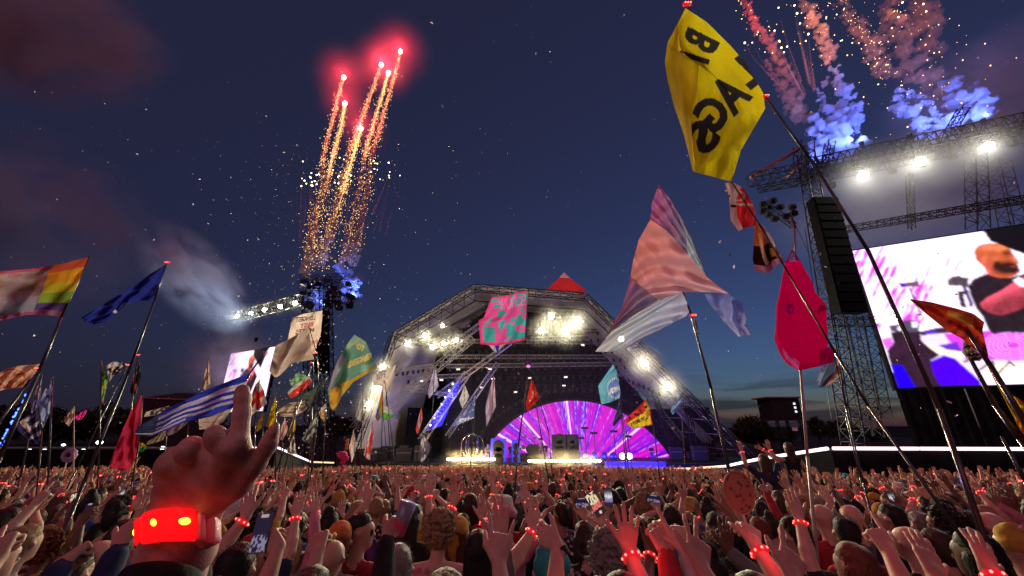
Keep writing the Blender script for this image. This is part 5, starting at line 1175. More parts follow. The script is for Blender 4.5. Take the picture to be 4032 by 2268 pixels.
# ------------------------------------------------------------------ the far crowd: one mass nobody could count
def far_crowd():
    r_ = np.random.default_rng(4); V = []; Fc = []; C = []; MI = []; nb = 0
    sk = np.array(((0.60, 0.34, 0.25), (0.52, 0.28, 0.20), (0.45, 0.24, 0.17), (0.2, 0.1, 0.07))); hr = np.array(list(HAIRC.values())); tp = np.array(list(TOPC.values()))
    oc = MB().ball((0, 0, 0), 1.0, 7, 5); OV = np.array(oc.v); OF = oc.f
    def put(vs_, fs, col, mi=0):
        nonlocal nb
        V.append(vs_); Fc.extend([tuple(nb + i for i in f) for f in fs]); MI.extend([mi] * len(fs)); nb += len(vs_)
        C.append(np.broadcast_to(np.asarray(col, float), (len(vs_), 3)) if np.ndim(col) == 1 else col)
    def cone(a, b, r0, r1, col, n=5, mi=0):
        m = MB().bar(a, b, r0, r1, n); put(np.array(m.v), m.f, col, mi)
    y = YN - 0.4
    while y < 46.6:
        st = 0.50 + 0.003 * y; x = -1.36 * y - r_.random() * st
        while x < 1.36 * y:
            X, Y = x + r_.uniform(-.14, .14), y + r_.uniform(-.15, .15); x += st
            if blocked(X, Y) or not free(X, Y, 0.4) or any((X - a) ** 2 + (Y - b) ** 2 < 0.16 for a, b in NEAR[-60:]): continue
            g = gz(Y); s = r_.uniform(0.88, 1.0); h = g + 1.63 * s; S = sk[r_.choice(4, p=(.4, .3, .2, .1))]; T = tp[r_.integers(len(tp))]; Hc = hr[r_.choice(len(hr), p=(.25, .25, .2, .12, .1, .08))]
            near = Y < 22
            # head: hair over the back and top, skin at the sides
            hv = OV * np.array((0.086, 0.10, 0.125)) * s; hc = np.where(((OV[:, 1] < 0.35) | (OV[:, 2] > 0.45))[:, None], Hc, S) * 1.0; lowm = (OV[:, 2] < -0.5); hc[lowm] = S
            put(hv + (X, Y, h + 0.02), OF, hc)
            if r_.random() < 0.12:      # hat
                hcol = tp[r_.integers(len(tp))]; cone((X, Y, h + 0.06), (X, Y, h + 0.16), 0.115, 0.08, hcol, 7)
                if r_.random() < 0.6: cone((X, Y, h + 0.05), (X, Y, h + 0.065), 0.17, 0.13, hcol, 8)
            cone((X, Y, g + 0.95), (X, Y, g + 1.30 * s), 0.15, 0.19, T, 6); cone((X, Y, g + 1.30 * s), (X, Y, g + 1.46 * s), 0.19, 0.07, T, 6)
            cone((X, Y, g + 0.0), (X, Y, g + 0.95), 0.10, 0.15, (0.02, 0.02, 0.03), 4)
            for sd_ in (-1, 1):
                if r_.random() < 0.44: continue
                sh = np.array((X + sd_ * 0.19, Y, g + 1.38 * s)); up = r_.uniform(0.18, 0.50) * s; wv = sh + np.array((sd_ * r_.uniform(-0.12, 0.2), r_.uniform(0.0, 0.22), up)); el = (sh + wv) / 2 + np.array((sd_ * r_.uniform(0.03, 0.14), 0.02, -0.05))
                cone(sh, el, 0.05, 0.042, T if r_.random() < 0.5 else S, 5); cone(el, wv, 0.042, 0.028, S, 5)
                d = unit(wv - el + np.array((0, 0, 0.15))); u = np.array((1, 0, 0.0)); kn = wv + d * 0.085; cone(wv, kn, 0.03, 0.042, S, 5)
                for q in range(4):
                    f = kn + d * r_.uniform(0.06, 0.085) + u * (q - 1.5) * 0.026; cone(kn + u * (q - 1.5) * 0.019, f, 0.0105, 0.008, S, 3)
                cone(wv + d * 0.03, wv + d * 0.07 + u * sd_ * -0.075, 0.013, 0.009, S, 3)
                if r_.random() < 0.13:
                    wb = wv - unit(wv - el) * 0.02; cone(wb - unit(wv - el) * 0.014, wb + unit(wv - el) * 0.014, 0.044, 0.044, (1, 0, 0), 6, 1)
                    for q in range(3): a = r_.uniform(-1.2, 1.2); put(OV * 0.014 + wb + np.array((math.sin(a) * 0.045, -math.cos(a) * 0.045, 0)), OF, (1, 0, 0), 2)
        y += 0.55 + 0.003 * y
    me = mesh(np.concatenate(V), Fc); set_col(me, np.concatenate(C)); me.polygons.foreach_set('material_index', np.array(MI, np.int32))
    o = link('crowd', me, [colmat('crowd_colours', 0.75), RED_E, LED_E]); tag(o, 'dense far crowd with raised hands and red wristbands before the stage', 'crowd', kind='stuff')
far_crowd()
# ================================================================== flags
def polyline(pts, n):
    P = np.array(pts, float); s = np.concatenate([[0], np.cumsum(np.linalg.norm(np.diff(P, axis=0), axis=1))]); t = np.linspace(0, s[-1], n)
    Q = np.stack([np.interp(t, s, P[:, i]) for i in range(2)], -1)
    if len(pts) > 2:        # soften corners, keep the ends
        for _ in range(2): Q[1:-1] = Q[1:-1] * 0.5 + (Q[:-2] + Q[2:]) * 0.25
    return Q
def coons(top, bot, left=None, right=None, nu=40, nv=30):
    left = left or [top[0], bot[0]]; right = right or [top[-1], bot[-1]]
    T, B, L_, R_ = polyline(top, nu), polyline(bot, nu), polyline(left, nv), polyline(right, nv)
    u = np.linspace(0, 1, nu)[:, None, None]; v = np.linspace(0, 1, nv)[None, :, None]
    return (1 - v) * T[:, None] + v * B[:, None] + (1 - u) * L_[None] + u * R_[None] - ((1 - u) * (1 - v) * T[0] + u * (1 - v) * T[-1] + (1 - u) * v * B[0] + u * v * B[-1])
FONT = {}
def glyphs(txt, bold=0.03):
    if (txt, bold) in FONT: return FONT[(txt, bold)]
    cu = bpy.data.curves.new('txt', 'FONT'); cu.body = txt; cu.offset = bold; cu.resolution_u = 3; cu.align_x = 'CENTER'; cu.align_y = 'CENTER'
    o = bpy.data.objects.new('txt', cu); COL.objects.link(o); bpy.context.view_layer.update()
    me = o.evaluated_get(bpy.context.evaluated_depsgraph_get()).to_mesh(); me.calc_loop_triangles()
    V = np.array([v.co[:2] for v in me.vertices]); T = np.array([t.vertices[:] for t in me.loop_triangles])
    bpy.data.objects.remove(o); bpy.data.curves.remove(cu)
    lo, hi = V.min(0), V.max(0); V = (V - (lo + hi) / 2) / (hi - lo)          # unit box
    FONT[(txt, bold)] = (V, T); return V, T
def text_mask(x, y, txt, c, right, up, bold=0.03):
    """letters at c (same coordinates as x, y); right and up are the full width and height vectors"""
    V, T = glyphs(txt, bold); r = np.array(right, float); u = np.array(up, float); P = np.array(c) + V[:, :1] * r + V[:, 1:] * u
    m = np.zeros(x.shape, bool)
    for t in T:
        a, b, d = P[t]; lo = np.minimum(np.minimum(a, b), d); hi = np.maximum(np.maximum(a, b), d)
        s = (x >= lo[0]) & (x <= hi[0]) & (y >= lo[1]) & (y <= hi[1]) & ~m
        if not s.any(): continue
        xs, ys = x[s], y[s]; f = lambda p, q: (xs - q[0]) * (p[1] - q[1]) - (p[0] - q[0]) * (ys - q[1])
        k1, k2, k3 = f(a, b), f(b, d), f(d, a); m[s] = ~(((k1 < 0) | (k2 < 0) | (k3 < 0)) & ((k1 > 0) | (k2 > 0) | (k3 > 0)))
    return m
CLOTH = colmat('flag_cloth', 0.85, transl=0.55, weave=0.35); SHEER = colmat('sheer_cloth', 0.7, transl=0.5, transp=0.07, weave=0.4)
def cloth(name, parent, PX, Y, design, fold=(0.06, 3, 0.3, 0), Yg=(0, 0), mat=None, seed=0):
    """PX: pixel grid of the cloth; Y: its distance; folds move it along the line of sight"""
    nu, nv = PX.shape[:2]; u, v = np.meshgrid(np.linspace(0, 1, nu), np.linspace(0, 1, nv), indexing='ij')
    amp, fr, sl, ph = fold; r_ = np.random.default_rng(seed + nu)
    d = amp * np.sin(2 * np.pi * (fr * (u + sl * v)) + ph) * (0.35 + 0.65 * u) + amp * 0.3 * np.sin(2 * np.pi * (fr * 1.3 * (v - 0.35 * u)) + ph * 2) + amp * 0.9 * (vnoise((u + .5 * v) * fr * 2.3 + ph, (v - .3 * u) * 2.1 + seed % 7, 11) - .5) + amp * 0.35 * (vnoise((u + .6 * v) * fr * 6 + ph, (v - .5 * u) * 4 + 3, 12) - .5)
    Yy = Y + d + Yg[0] * (u - 0.5) + Yg[1] * (v - 0.5)
    dr = RX * ((PX[..., :1] - 2016) / F) + UP * ((1134 - PX[..., 1:]) / F) + FW; P = CAM + dr * (Yy[..., None] / dr[..., 1:2])
    c = design(u, v, PX[..., 0], PX[..., 1]); I = np.arange(nu * nv).reshape(nu, nv)
    me = mesh(P.reshape(-1, 3), np.stack([I[:-1, :-1], I[1:, :-1], I[1:, 1:], I[:-1, 1:]], -1).reshape(-1, 4)); set_col(me, np.clip(c, 0, 1.2).reshape(-1, 3))
    return link(name, me, mat or CLOTH, parent, True)
def solid(*c):
    def f(u, v, x, y): return np.ones(u.shape + (3,)) * np.array(c) * (0.9 + 0.2 * vnoise(u * 7 + 3, v * 7 + 5, 1))[..., None]
    return f
def stripes(cols, vert=False, edges=None):
    def f(u, v, x, y):
        t = u if vert else v; n = len(cols); e = edges or [(i + 1) / n for i in range(n)]; c = np.zeros(u.shape + (3,))
        k = np.searchsorted(e, t); return np.array(cols)[np.clip(k, 0, n - 1)]
    return f
def blotch(cols, sc_=4, seed=1):
    def f(u, v, x, y):
        n = vnoise(u * sc_ + 2, v * sc_ + 7, seed) * 0.7 + vnoise(u * sc_ * 3, v * sc_ * 3 + 1, seed + 1) * 0.3; n = (n - 0.2) / 0.6; k = np.clip((n * len(cols)).astype(int), 0, len(cols) - 1); return np.array(cols)[k]
    return f
def flag_thing(label, base, group='flags over the crowd', name='flag'):
    e = empty(name, (base[0], base[1], gz(base[1]))); tag(e, label, 'flag', group); return e
def pole(e, pts, Ys, r=0.014, m=None, to_ground=True, name='pole'):
    P = [at(p[0], p[1], y) for p, y in zip(pts, Ys)]
    if to_ground:
        d = P[-1] - P[-2]; d = d / max(abs(d[2]), 1e-6); g = gz(P[-1][1]) + 0.05
        if P[-1][2] > g: P.append(P[-1] + d * (P[-1][2] - g))
    n = len(P); MB().path(P, [r * (0.7 + 0.5 * i / (n - 1)) for i in range(n)], 7).build(name, m or POLE, e, True); return P
def tip_light(e, px, py, Y, s=0.05, white=False):
    p = at(px, py, Y); MB().bar(p + (-s, 0, 0), p + (s, 0, s * 0.3), s * 0.55, n=10).build('tip_lamp', RED_E, e, True)
    m = MB(); 
    for k in (-0.7, 0, 0.7): m.ball(p + np.array((k * s, -s * 0.6, 0)), s * 0.22, 7, 5)
    m.build('tip_led', LED_E, e)

# ---- the big yellow flag: BIG FLAGS seen from behind
def yellow_flag():
    S = lambda pts: [(2560 + x * 0.5243, y * 0.5243) for x, y in pts]
    e = flag_thing('big yellow flag with mirrored black letters on a long black pole', (2.4, 2.0))
    up = np.array((-0.72, -0.69)); rd_ = np.array((-0.69, 0.72))
    def des(u, v, x, y):
        x = (x - 2560) / 0.5243; y = y / 0.5243
        c = np.ones(u.shape + (3,)) * np.array((0.70, 0.60, 0.012)) * (0.92 + 0.16 * vnoise(u * 9, v * 9, 3))[..., None]
        for t, ce, h, w_, uu, rr in (('B', (380, 312), 268, 118, (-0.89, -0.45), (-0.45, 0.89)), ('I', (332, 432), 235, 42, (-0.95, -0.31), (-0.31, 0.95)), ('L', (712, 545), 270, 130, (-0.71, -0.70), (-0.80, 0.60)), ('A', (600, 705), 290, 215, up, rd_), ('G', (465, 850), 265, 215, up, rd_), ('S', (392, 1028), 255, 195, up, rd_)):
            c[text_mask(x, y, t, ce, np.array(rr) * w_, np.array(uu) * h, 0.045)] = (0.030, 0.028, 0.030)
        return c
    main = coons(S([(265, 60), (430, 170), (610, 350), (730, 490), (790, 600), (850, 700), (864, 815)]), S([(330, 1290), (480, 1330), (610, 1365)]),
                 S([(265, 60), (208, 190), (212, 385), (362, 478), (350, 680), (300, 885), (318, 1100), (330, 1290)]), S([(864, 815), (780, 960), (680, 1130), (640, 1270), (610, 1365)]), 190, 190)
    cloth('cloth', e, main, 2.55, des, (0.035, 2.2, 0.5, 0.4), (-0.25, -0.1))
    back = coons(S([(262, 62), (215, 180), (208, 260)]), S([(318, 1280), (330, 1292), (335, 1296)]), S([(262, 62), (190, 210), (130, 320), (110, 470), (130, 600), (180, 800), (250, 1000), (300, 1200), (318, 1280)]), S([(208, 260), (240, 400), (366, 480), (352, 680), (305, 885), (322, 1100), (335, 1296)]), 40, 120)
    cloth('folded_edge', e, back, 2.85, solid(0.62, 0.42, 0.012), (0.05, 1.0, 0.2, 1.0), (-0.5, 0.0))  # same yellow cloth; shade of the doubled layer put in as deeper ochre
    P = pole(e, [(3012, 380), (3200, 640), (3420, 990), (3700, 1610), (3880, 2130)], [2.45, 2.33, 2.2, 2.0, 1.85], 0.0115)
    pole(e, [(2702, 26), (3012, 380)], [2.95, 2.62], 0.009, to_ground=False, name='pole_tip')
    tip_light(e, 2706, 17, 2.6, 0.036); tip_light(e, 3017, 378, 2.44, 0.02)
yellow_flag()

def twist_flag():
    S = lambda pts: [(2300 + x * 0.5109, 700 + y * 0.5109) for x, y in pts]
    e = flag_thing('twisted red and white flag with an orange and brown end, under the yellow flag', (3.0, 2.9))
    def d1(u, v, x, y):
        c = np.ones(u.shape + (3,)) * np.array((0.75, 0.04, 0.06)); x = (x - 2300) / .5109; y = (y - 700) / .5109
        c[(x + y * 0.35 < 1232) | (u < 0.28)] = (0.72, 0.50, 0.52); c[np.abs(np.hypot((x - 1190), (y - 140) * 1.3) - 45) < 9] = (0.75, 0.55, 0.55); c[(np.abs(y - 205 - (x - 1200) * .05) < 9) & (x > 1175)] = (0.75, 0.5, 0.5)
        c[(np.hypot(x - 1150, (y - 218) * 2.2) < 24)] = (0.03, 0.02, 0.02); c[np.hypot(x - 1120, y - 140) < 9] = (0.03, 0.02, 0.02); return c
    g = coons(S([(1085, 40), (1150, 35), (1235, 85)]), S([(1190, 410), (1250, 385), (1318, 365)]), S([(1085, 40), (1118, 150), (1130, 330), (1190, 410)]), S([(1235, 85), (1295, 190), (1325, 300), (1318, 365)]), 60, 90)
    cloth('cloth', e, g, 2.9, d1, (0.06, 1.6, 0.6, 0.2))
    def d2(u, v, x, y):
        c = np.ones(u.shape + (3,)) * np.array((0.70, 0.20, 0.06)); c[u > 0.62] = (0.72, 0.50, 0.50); k = (v > 0.5) & (u < 0.85); c[k] = (0.035, 0.012, 0.010); k = (np.abs(u - 0.36 - 0.3 * (v - .5)) < 0.08) & (v > 0.25) & (v < 0.85); c[k] = (0.80, 0.60, 0.35); c[(v > 0.87)] = (0.62, 0.25, 0.42); c[(u > .7) & (v > .62) & (v < .8)] = (0.45, 0.20, 0.04); return c
    g = coons(S([(1318, 325), (1335, 330), (1360, 350)]), S([(1320, 720), (1430, 735), (1470, 680), (1555, 645)]), S([(1318, 325), (1308, 500), (1300, 630), (1320, 720)]), S([(1360, 350), (1440, 450), (1500, 570), (1555, 645)]), 60, 80)
    cloth('cloth', e, g, 2.95, d2, (0.07, 1.8, 0.4, 0.9))
    pole(e, [(2880, 715), (3000, 900), (3110, 1085), (3290, 1390), (3420, 1600), (3850, 2200)], [2.75, 2.72, 2.7, 2.6, 2.5, 2.2], 0.008)
twist_flag()

def sheer_flag():
    S = lambda pts: [(2300 + x * 0.5109, 700 + y * 0.5109) for x, y in pts]
    e = flag_thing('huge sheer flag of peach, violet and pale blue panels with a trailing tail', (3.0, 4.2))
    Y = 4.4; g = lambda *a: coons(*[S(q) for q in a], nu=50, nv=50)
    def two(a, b, ax=0, w_=0.5): return lambda u, v, x, y: np.array(a) + (np.array(b) - np.array(a)) * np.clip((u if ax == 0 else v) * (0.75 + w_ * vnoise(u * 3, v * 3, 6)), 0, 1)[..., None]
    cloth('panel', e, g([(575, 55), (660, 160), (760, 330)], [(512, 318), (640, 410), (800, 590)], [(575, 55), (520, 200), (512, 318)], [(760, 330), (785, 450), (800, 590)]), Y, two((0.55, 0.14, 0.40), (0.32, 0.34, 0.55)), (0.10, 2.0, 0.5, 0), mat=SHEER)
    cloth('panel', e, g([(760, 330), (830, 470), (940, 755)], [(795, 590), (850, 650), (930, 745)], [(760, 330), (785, 450), (795, 590)], [(940, 755), (936, 752), (930, 745)]), Y + 0.1, two((0.5, 0.65, 0.78), (0.55, 0.7, 0.85)), (0.08, 2.0, 0.5, 0), mat=SHEER)
    cloth('panel', e, g([(512, 318), (640, 410), (800, 590), (950, 770), (1115, 892)], [(355, 772), (570, 942)], [(512, 318), (420, 480), (375, 650), (355, 772)], [(1115, 892), (950, 882), (780, 880), (570, 942)]), Y, two((0.88, 0.34, 0.32), (0.74, 0.48, 0.62), 0), (0.12, 2.2, 0.7, 0.5), mat=SHEER)
    cloth('panel', e, g([(355, 772), (460, 850), (570, 942)], [(85, 1340), (120, 1280), (190, 1200)], [(355, 772), (290, 1000), (200, 1170), (85, 1340)], [(570, 942), (400, 1050), (280, 1120), (190, 1200)]), Y - 0.05, two((0.42, 0.16, 0.34), (0.28, 0.28, 0.46)), (0.12, 1.6, 0.8, 0.2), mat=SHEER)
    cloth('panel', e, g([(570, 942), (760, 880), (815, 1020), (790, 1065)], [(85, 1340), (200, 1342), (300, 1325), (400, 1275)], [(570, 942), (400, 1045), (200, 1200), (85, 1340)], [(790, 1065), (640, 1140), (470, 1235), (400, 1275)]), Y + 0.12, two((0.75, 0.85, 0.95), (0.55, 0.60, 0.98)), (0.10, 2.3, 0.7, 0.9), mat=SHEER)
    cloth('tail', e, g([(925, 895), (1110, 892), (1222, 970)], [(1190, 1225), (1240, 1210), (1312, 1212)], [(925, 895), (960, 960), (1080, 1110), (1190, 1225)], [(1222, 970), (1250, 1090), (1240, 1130), (1312, 1212)]), Y + 0.2, two((0.16, 0.20, 0.62), (0.42, 0.45, 0.85), 1), (0.10, 1.7, 0.6, 0.3), mat=SHEER)
    m = MB().path([at(*S([p])[0], Y + 0.1) for p in ((575, 55), (640, 150), (760, 330), (840, 500), (940, 760))], 0.012, 6); m.build('hem_cord', pmat('hem_pale', (0.4, 0.45, 0.55), 0.6), e)
    pole(e, [(2690, 1150), (2722, 1240), (2800, 1530), (2870, 1850), (2970, 2140)], [Y + .1, Y, 3.9, 3.6, 3.3], 0.016); tip_light(e, 2730, 1242, Y - 0.03, 0.032)
    m = MB().path([at(2738, 1262, Y - 0.02), at(2745, 1290, Y), at(2740, 1310, Y), at(2752, 1312, Y)], 0.01, 5); m.build('ribbon', pmat('ribbon_tan', (0.3, 0.2, 0.18), 0.8), e)
sheer_flag()

def windsock():
    e = flag_thing('bright magenta windsock like sack hung on a tall pale pole', (3.6, 3.6), name='windsock'); Y = 3.7
    T = lambda pts: [(2900 + x * 0.828, 500 + y * 0.828) for x, y in pts]
    L_ = T([(235, 643), (205, 800), (192, 850), (193, 1000), (205, 1040), (240, 1120), (290, 1155)]); R_ = T([(305, 645), (355, 740), (362, 790), (410, 850), (428, 1020), (425, 1100), (410, 1135), (330, 1152)])
    nr, na = 60, 40; Lp, Rp = polyline(L_, nr), polyline(R_, nr); V = []; C = []
    for i in range(nr):
        a = at(Lp[i][0], Lp[i][1], Y); b = at(Rp[i][0], Rp[i][1], Y); c = (a + b) / 2; h = (b - a) / 2; rd_ = np.linalg.norm(h) * 0.55
        for j in range(na):
            t = 2 * math.pi * j / na; wob = 1 + 0.05 * math.sin(5 * t + i * 0.15) + 0.03 * math.sin(9 * t - i * 0.1); V.append(c + h * math.cos(t) * (1 if abs(math.cos(t)) > .98 else wob) + np.array((0, rd_ * math.sin(t) * wob, 0))); C.append(np.array((0.95, 0.0, 0.34)))
    Fc = [(i * na + j, i * na + (j + 1) % na, (i + 1) * na + (j + 1) % na, (i + 1) * na + j) for i in range(nr - 1) for j in range(na)]
    me = mesh(V, np.array(Fc)); set_col(me, np.array(C)); link('sack', me, CLOTH, e, True)
    g = coons(T([(395, 850), (430, 850)]), T([(380, 890), (425, 868)]), nu=14, nv=14); cloth('flap', e, g, Y - 0.25, solid(0.62, 0.0, 0.24), (0.02, 1, .4, 0))
    g = coons(T([(225, 845), (268, 842), (275, 850)]), T([(235, 875), (255, 895), (275, 893)]), nu=14, nv=14); cloth('flap', e, g, Y - 0.3, solid(0.55, 0.0, 0.22), (0.02, 1, .4, 0))
    g = coons(T([(395, 1065), (430, 1050), (465, 1045)]), T([(398, 1130), (430, 1128), (462, 1120)]), nu=14, nv=14); cloth('flap', e, g, Y - 0.2, solid(0.80, 0.0, 0.28), (0.03, 1, .4, 0))
    g = coons(T([(215, 1050), (245, 1075), (300, 1120)]), T([(240, 1120), (262, 1140), (295, 1155)]), nu=14, nv=14); cloth('flap', e, g, Y - 0.32, solid(0.62, 0.06, 0.30), (0.03, 1, .4, 0))
    P = pole(e, [(3130, 880), (3131, 1020), (3148, 1300), (3152, 1455), (3180, 1800), (3225, 2268)], [Y, Y, Y, Y, 3.5, 3.2], 0.012, POLEW)
    m = MB(); m.path([at(3095, 1035, Y), at(3120, 985, Y), at(3150, 1033, Y)], 0.008, 5); m.path([at(3100, 1032, Y), at(3131, 1000, Y), at(3140, 1034, Y)], 0.006, 5); m.build('tie_cord', pmat('magenta_cord', (0.7, 0.02, 0.3), 0.7), e)
    m = MB().bar(at(3128, 870, Y), at(3130, 975, Y), 0.008).bar(at(3115, 855, Y), at(3130, 900, Y), 0.015); m.build('pole_ribbon', pmat('ribbon_maroon', (0.16, 0.04, 0.07), 0.8), e)
windsock()

# ---- right hand flags
def quad(label, top, bot, Y, design, polepx=None, poleY=None, r=0.013, fold=(0.06, 2.4, .4, 0), left=None, right=None, nu=44, nv=44, mat=None, lamp=None, pm=None, ground=True, Yg=(0, 0), ls=0.028):
    e = flag_thing(label, (at(*top[0], Y)[0], Y))
    cloth('cloth', e, coons(top, bot, left, right, nu, nv), Y, design, fold, Yg, mat, seed=len(label))
    if polepx: pole(e, polepx, poleY or [Y] * len(polepx), r, pm, ground)
    if lamp: tip_light(e, *lamp, Y - 0.02, ls)
    return e
S5 = lambda pts: [(3250 + x * 0.5175, 850 + y * 0.5175) for x, y in pts]
def d_red(u, v, x, y):
    c = np.ones(u.shape + (3,)) * np.array((0.62, 0.06, 0.03)) * (0.8 + 0.4 * vnoise(u * 6, v * 5, 3))[..., None]; k = (np.abs(v - 0.25) < 0.13) & (u > 0.5) & (u < 0.85); c[k] = (0.70, 0.35, 0.05); k = (np.abs(np.sin(u * 26 + v * 6)) > .9) & (v > .5) & (u > .5); c[k] = (0.30, 0.02, 0.02); return c
quad('red and orange flag streaming from the long black pole before the huge screen', S5([(645, 632), (800, 655), (1000, 705), (1130, 745), (1210, 810)]), S5([(645, 640), (760, 740), (920, 870), (1050, 940), (1120, 1010), (1235, 1080)]), 1.95, d_red, left=S5([(645, 632), (645, 640)]), right=S5([(1210, 810), (1195, 870), (1240, 1060), (1235, 1080)]), fold=(0.05, 1.6, .6, .4))
def d_let(u, v, x, y):
    c = np.ones(u.shape + (3,)) * np.array((0.55, 0.47, 0.42)); x = (x - 3250) / .5175; y = (y - 850) / .5175
    for a, b in (((1060, 1000), (1100, 985)), ((1100, 985), (1090, 1010)), ((1080, 1060), (1170, 1055)), ((1095, 1050), (1140, 1095)), ((1120, 1085), (1170, 1055))):
        dx, dy = b[0] - a[0], b[1] - a[1]; t = np.clip(((x - a[0]) * dx + (y - a[1]) * dy) / (dx * dx + dy * dy), 0, 1); c[np.hypot(x - a[0] - t * dx, y - a[1] - t * dy) < 7] = (0.05, 0.03, 0.03)
    return c
quad('small white flag with black marks tucked under the red and orange flag', S5([(1050, 935), (1110, 1000), (1200, 1070)]), S5([(1040, 1040), (1090, 1100), (1175, 1105)]), 2.05, d_let, S5([(1100, 1080), (1290, 1440), (1480, 1700)]), [2.05, 1.95, 1.9], 0.012)
quad('yellow and red flag on the leaning pole beside the white marked flag', [(3840, 1350), (3900, 1420), (3965, 1540), (4045, 1590)], [(3990, 1640), (4015, 1690), (4045, 1730), (4100, 1760)], 1.9, blotch([(0.25, 0.04, 0.03), (0.70, 0.48, 0.03), (0.70, 0.42, 0.03), (0.45, 0.05, 0.03)], 3, 9), [(3800, 1290), (3900, 1440), (4060, 1700)], [1.9, 1.85, 1.8], 0.012, right=[(4045, 1590), (4070, 1680), (4100, 1760)])
quad('blue grey and peach flag hanging behind the magenta windsock', [(3262, 1385), (3285, 1400), (3306, 1440)], [(3215, 1505), (3232, 1525), (3270, 1512)], 6.5, lambda u, v, x, y: np.where((u > 0.7)[..., None], np.array((0.62, 0.30, 0.25)), np.where((np.abs(u - .45) < .2)[..., None], np.array((0.06, 0.08, 0.14)), np.array((0.20, 0.24, 0.45)))), [(3285, 1395), (3330, 1600), (3400, 1900)], [6.5, 6.4, 6.2], left=[(3262, 1385), (3235, 1440), (3215, 1505)], right=[(3306, 1440), (3310, 1480), (3270, 1512)], fold=(.1, 1.6, .5, 0))

# ---- flags before the stage
def d_pink(u, v, x, y):
    c = np.ones(u.shape + (3,)) * np.array((0.75, 0.10, 0.42)); cyan = np.array((0.06, 0.42, 0.50)); S_ = (x - 1850) / .33; T_ = (y - 1100) / .33
    for poly in ([(155, 570), (300, 570), (300, 740), (170, 755)], [(340, 500), (430, 480), (400, 570), (350, 640)], [(445, 545), (520, 540), (530, 660), (450, 700)], [(330, 380), (400, 365), (440, 400), (400, 440), (340, 460)], [(250, 210), (340, 205), (345, 260), (190, 300)], [(280, 310), (350, 290), (370, 330), (280, 350)], [(160, 560), (260, 450), (270, 490), (200, 560)], [(540, 480), (660, 470), (650, 520), (550, 560)], [(540, 640), (660, 620), (650, 710), (470, 715)]):
        c[inpoly(S_, T_, poly)] = cyan
    n = vnoise(u * 16, v * 16, 5); c[(u > 0.55) & (n > 0.58)] = cyan; c[(v < 0.28) & (u > 0.25) & (n < 0.4)] = cyan * 1.2; c[(u < .04) | (v < .03) | (v > .96)] = (0.75, 0.06, 0.25)
    c[text_mask(x, y, 'ECTION', (2022, 1190), (-95, 18), (6, -46), .02) & (u > .2)] = (0.85, 0.2, 0.6); return c
quad('square pink and turquoise painted flag in front of the stage roof', [(1935, 1172), (1990, 1165), (2040, 1150), (2080, 1145)], [(1892, 1355), (1950, 1362), (2020, 1350), (2070, 1338)], 9.0, d_pink, [(2080, 1140), (2068, 1345), (2078, 1480), (2040, 1760), (2025, 1960)], [9, 9, 8.9, 8.6, 8.3], 0.016, left=[(1935, 1172), (1905, 1250), (1884, 1262), (1892, 1355)], right=[(2080, 1145), (2076, 1250), (2070, 1338)], nu=110, nv=110, fold=(.12, 1.8, .4, .3))
quad('blue and white striped flag end peeking out below the pink flag', [(1925, 1360), (1955, 1355), (1988, 1350)], [(1950, 1388), (1958, 1388), (1968, 1378)], 9.6, stripes([(0.65, 0.60, 0.75), (0.04, 0.05, 0.6), (0.65, 0.60, 0.75)], True), None)
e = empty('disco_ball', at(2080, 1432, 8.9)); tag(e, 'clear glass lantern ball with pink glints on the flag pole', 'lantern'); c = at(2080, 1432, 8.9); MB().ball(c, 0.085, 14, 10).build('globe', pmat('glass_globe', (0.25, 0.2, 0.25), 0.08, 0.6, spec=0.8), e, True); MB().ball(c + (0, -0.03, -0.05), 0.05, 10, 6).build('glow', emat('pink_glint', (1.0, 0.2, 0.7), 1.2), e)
def vee(label, top, l, r, b, Y, design, base, fold=(.12, 1.6, .4, 0), lamp=None, pm=None, nu=26):
    """a limp pennant: hangs from its pole top"""
    return quad(label, [top, ((top[0] + r[0]) / 2, (top[1] + r[1]) / 2), r], [l, ((l[0] + b[0]) / 2, (l[1] + b[1]) / 2 + 4), b], Y, design, [top, base], [Y, Y - 0.4], 0.018, fold, nu=nu, nv=nu, lamp=lamp, pm=pm)
vee('tall lavender pennant before the stage wing trusses', (1712, 1440), (1684, 1540), (1728, 1520), (1690, 1570), 17, solid(0.42, 0.38, 0.62), (1690, 1850))
vee('small grey white pennant beside the blue light column', (1830, 1515), (1808, 1575), (1848, 1560), (1822, 1610), 19, solid(0.5, 0.5, 0.55), (1818, 1850))
def d_ztb(u, v, x, y):
    c = np.ones(u.shape + (3,)) * np.array((0.12, 0.18, 0.50)) * (0.7 + 0.6 * vnoise(u * 6, v * 6, 2))[..., None]; c[vnoise(u * 14, v * 10, 8) > .68] = (0.5, 0.5, 0.62); c[text_mask(x, y, 'GO STB', (1838, 1652), (-62, 6), (2, -13), .05)] = (0.75, 0.72, 0.8); return c
quad('blue flag with white mirrored letters along its lower edge', [(1838, 1605), (1858, 1580), (1873, 1553)], [(1772, 1683), (1805, 1672), (1868, 1645)], 17, d_ztb, [(1874, 1550), (1868, 1645), (1850, 1850)], [17, 17, 16.8], 0.018, nu=70, nv=50)
vee('long lavender and mauve pennant left of the fan screen', (1945, 1470), (1912, 1600), (1953, 1600), (1915, 1680), 14, stripes([(0.50, 0.36, 0.52), (0.36, 0.24, 0.40), (0.48, 0.40, 0.62)]), (1925, 1850))
def d_redp(u, v, x, y):
    c = np.ones(u.shape + (3,)) * np.array((0.70, 0.05, 0.04)); c[(np.abs(u - .5) < .1) & (v > .25) & (v < .7) & (vnoise(u * 20, v * 24, 3) > .4)] = (0.8, 0.6, 0.6); return c
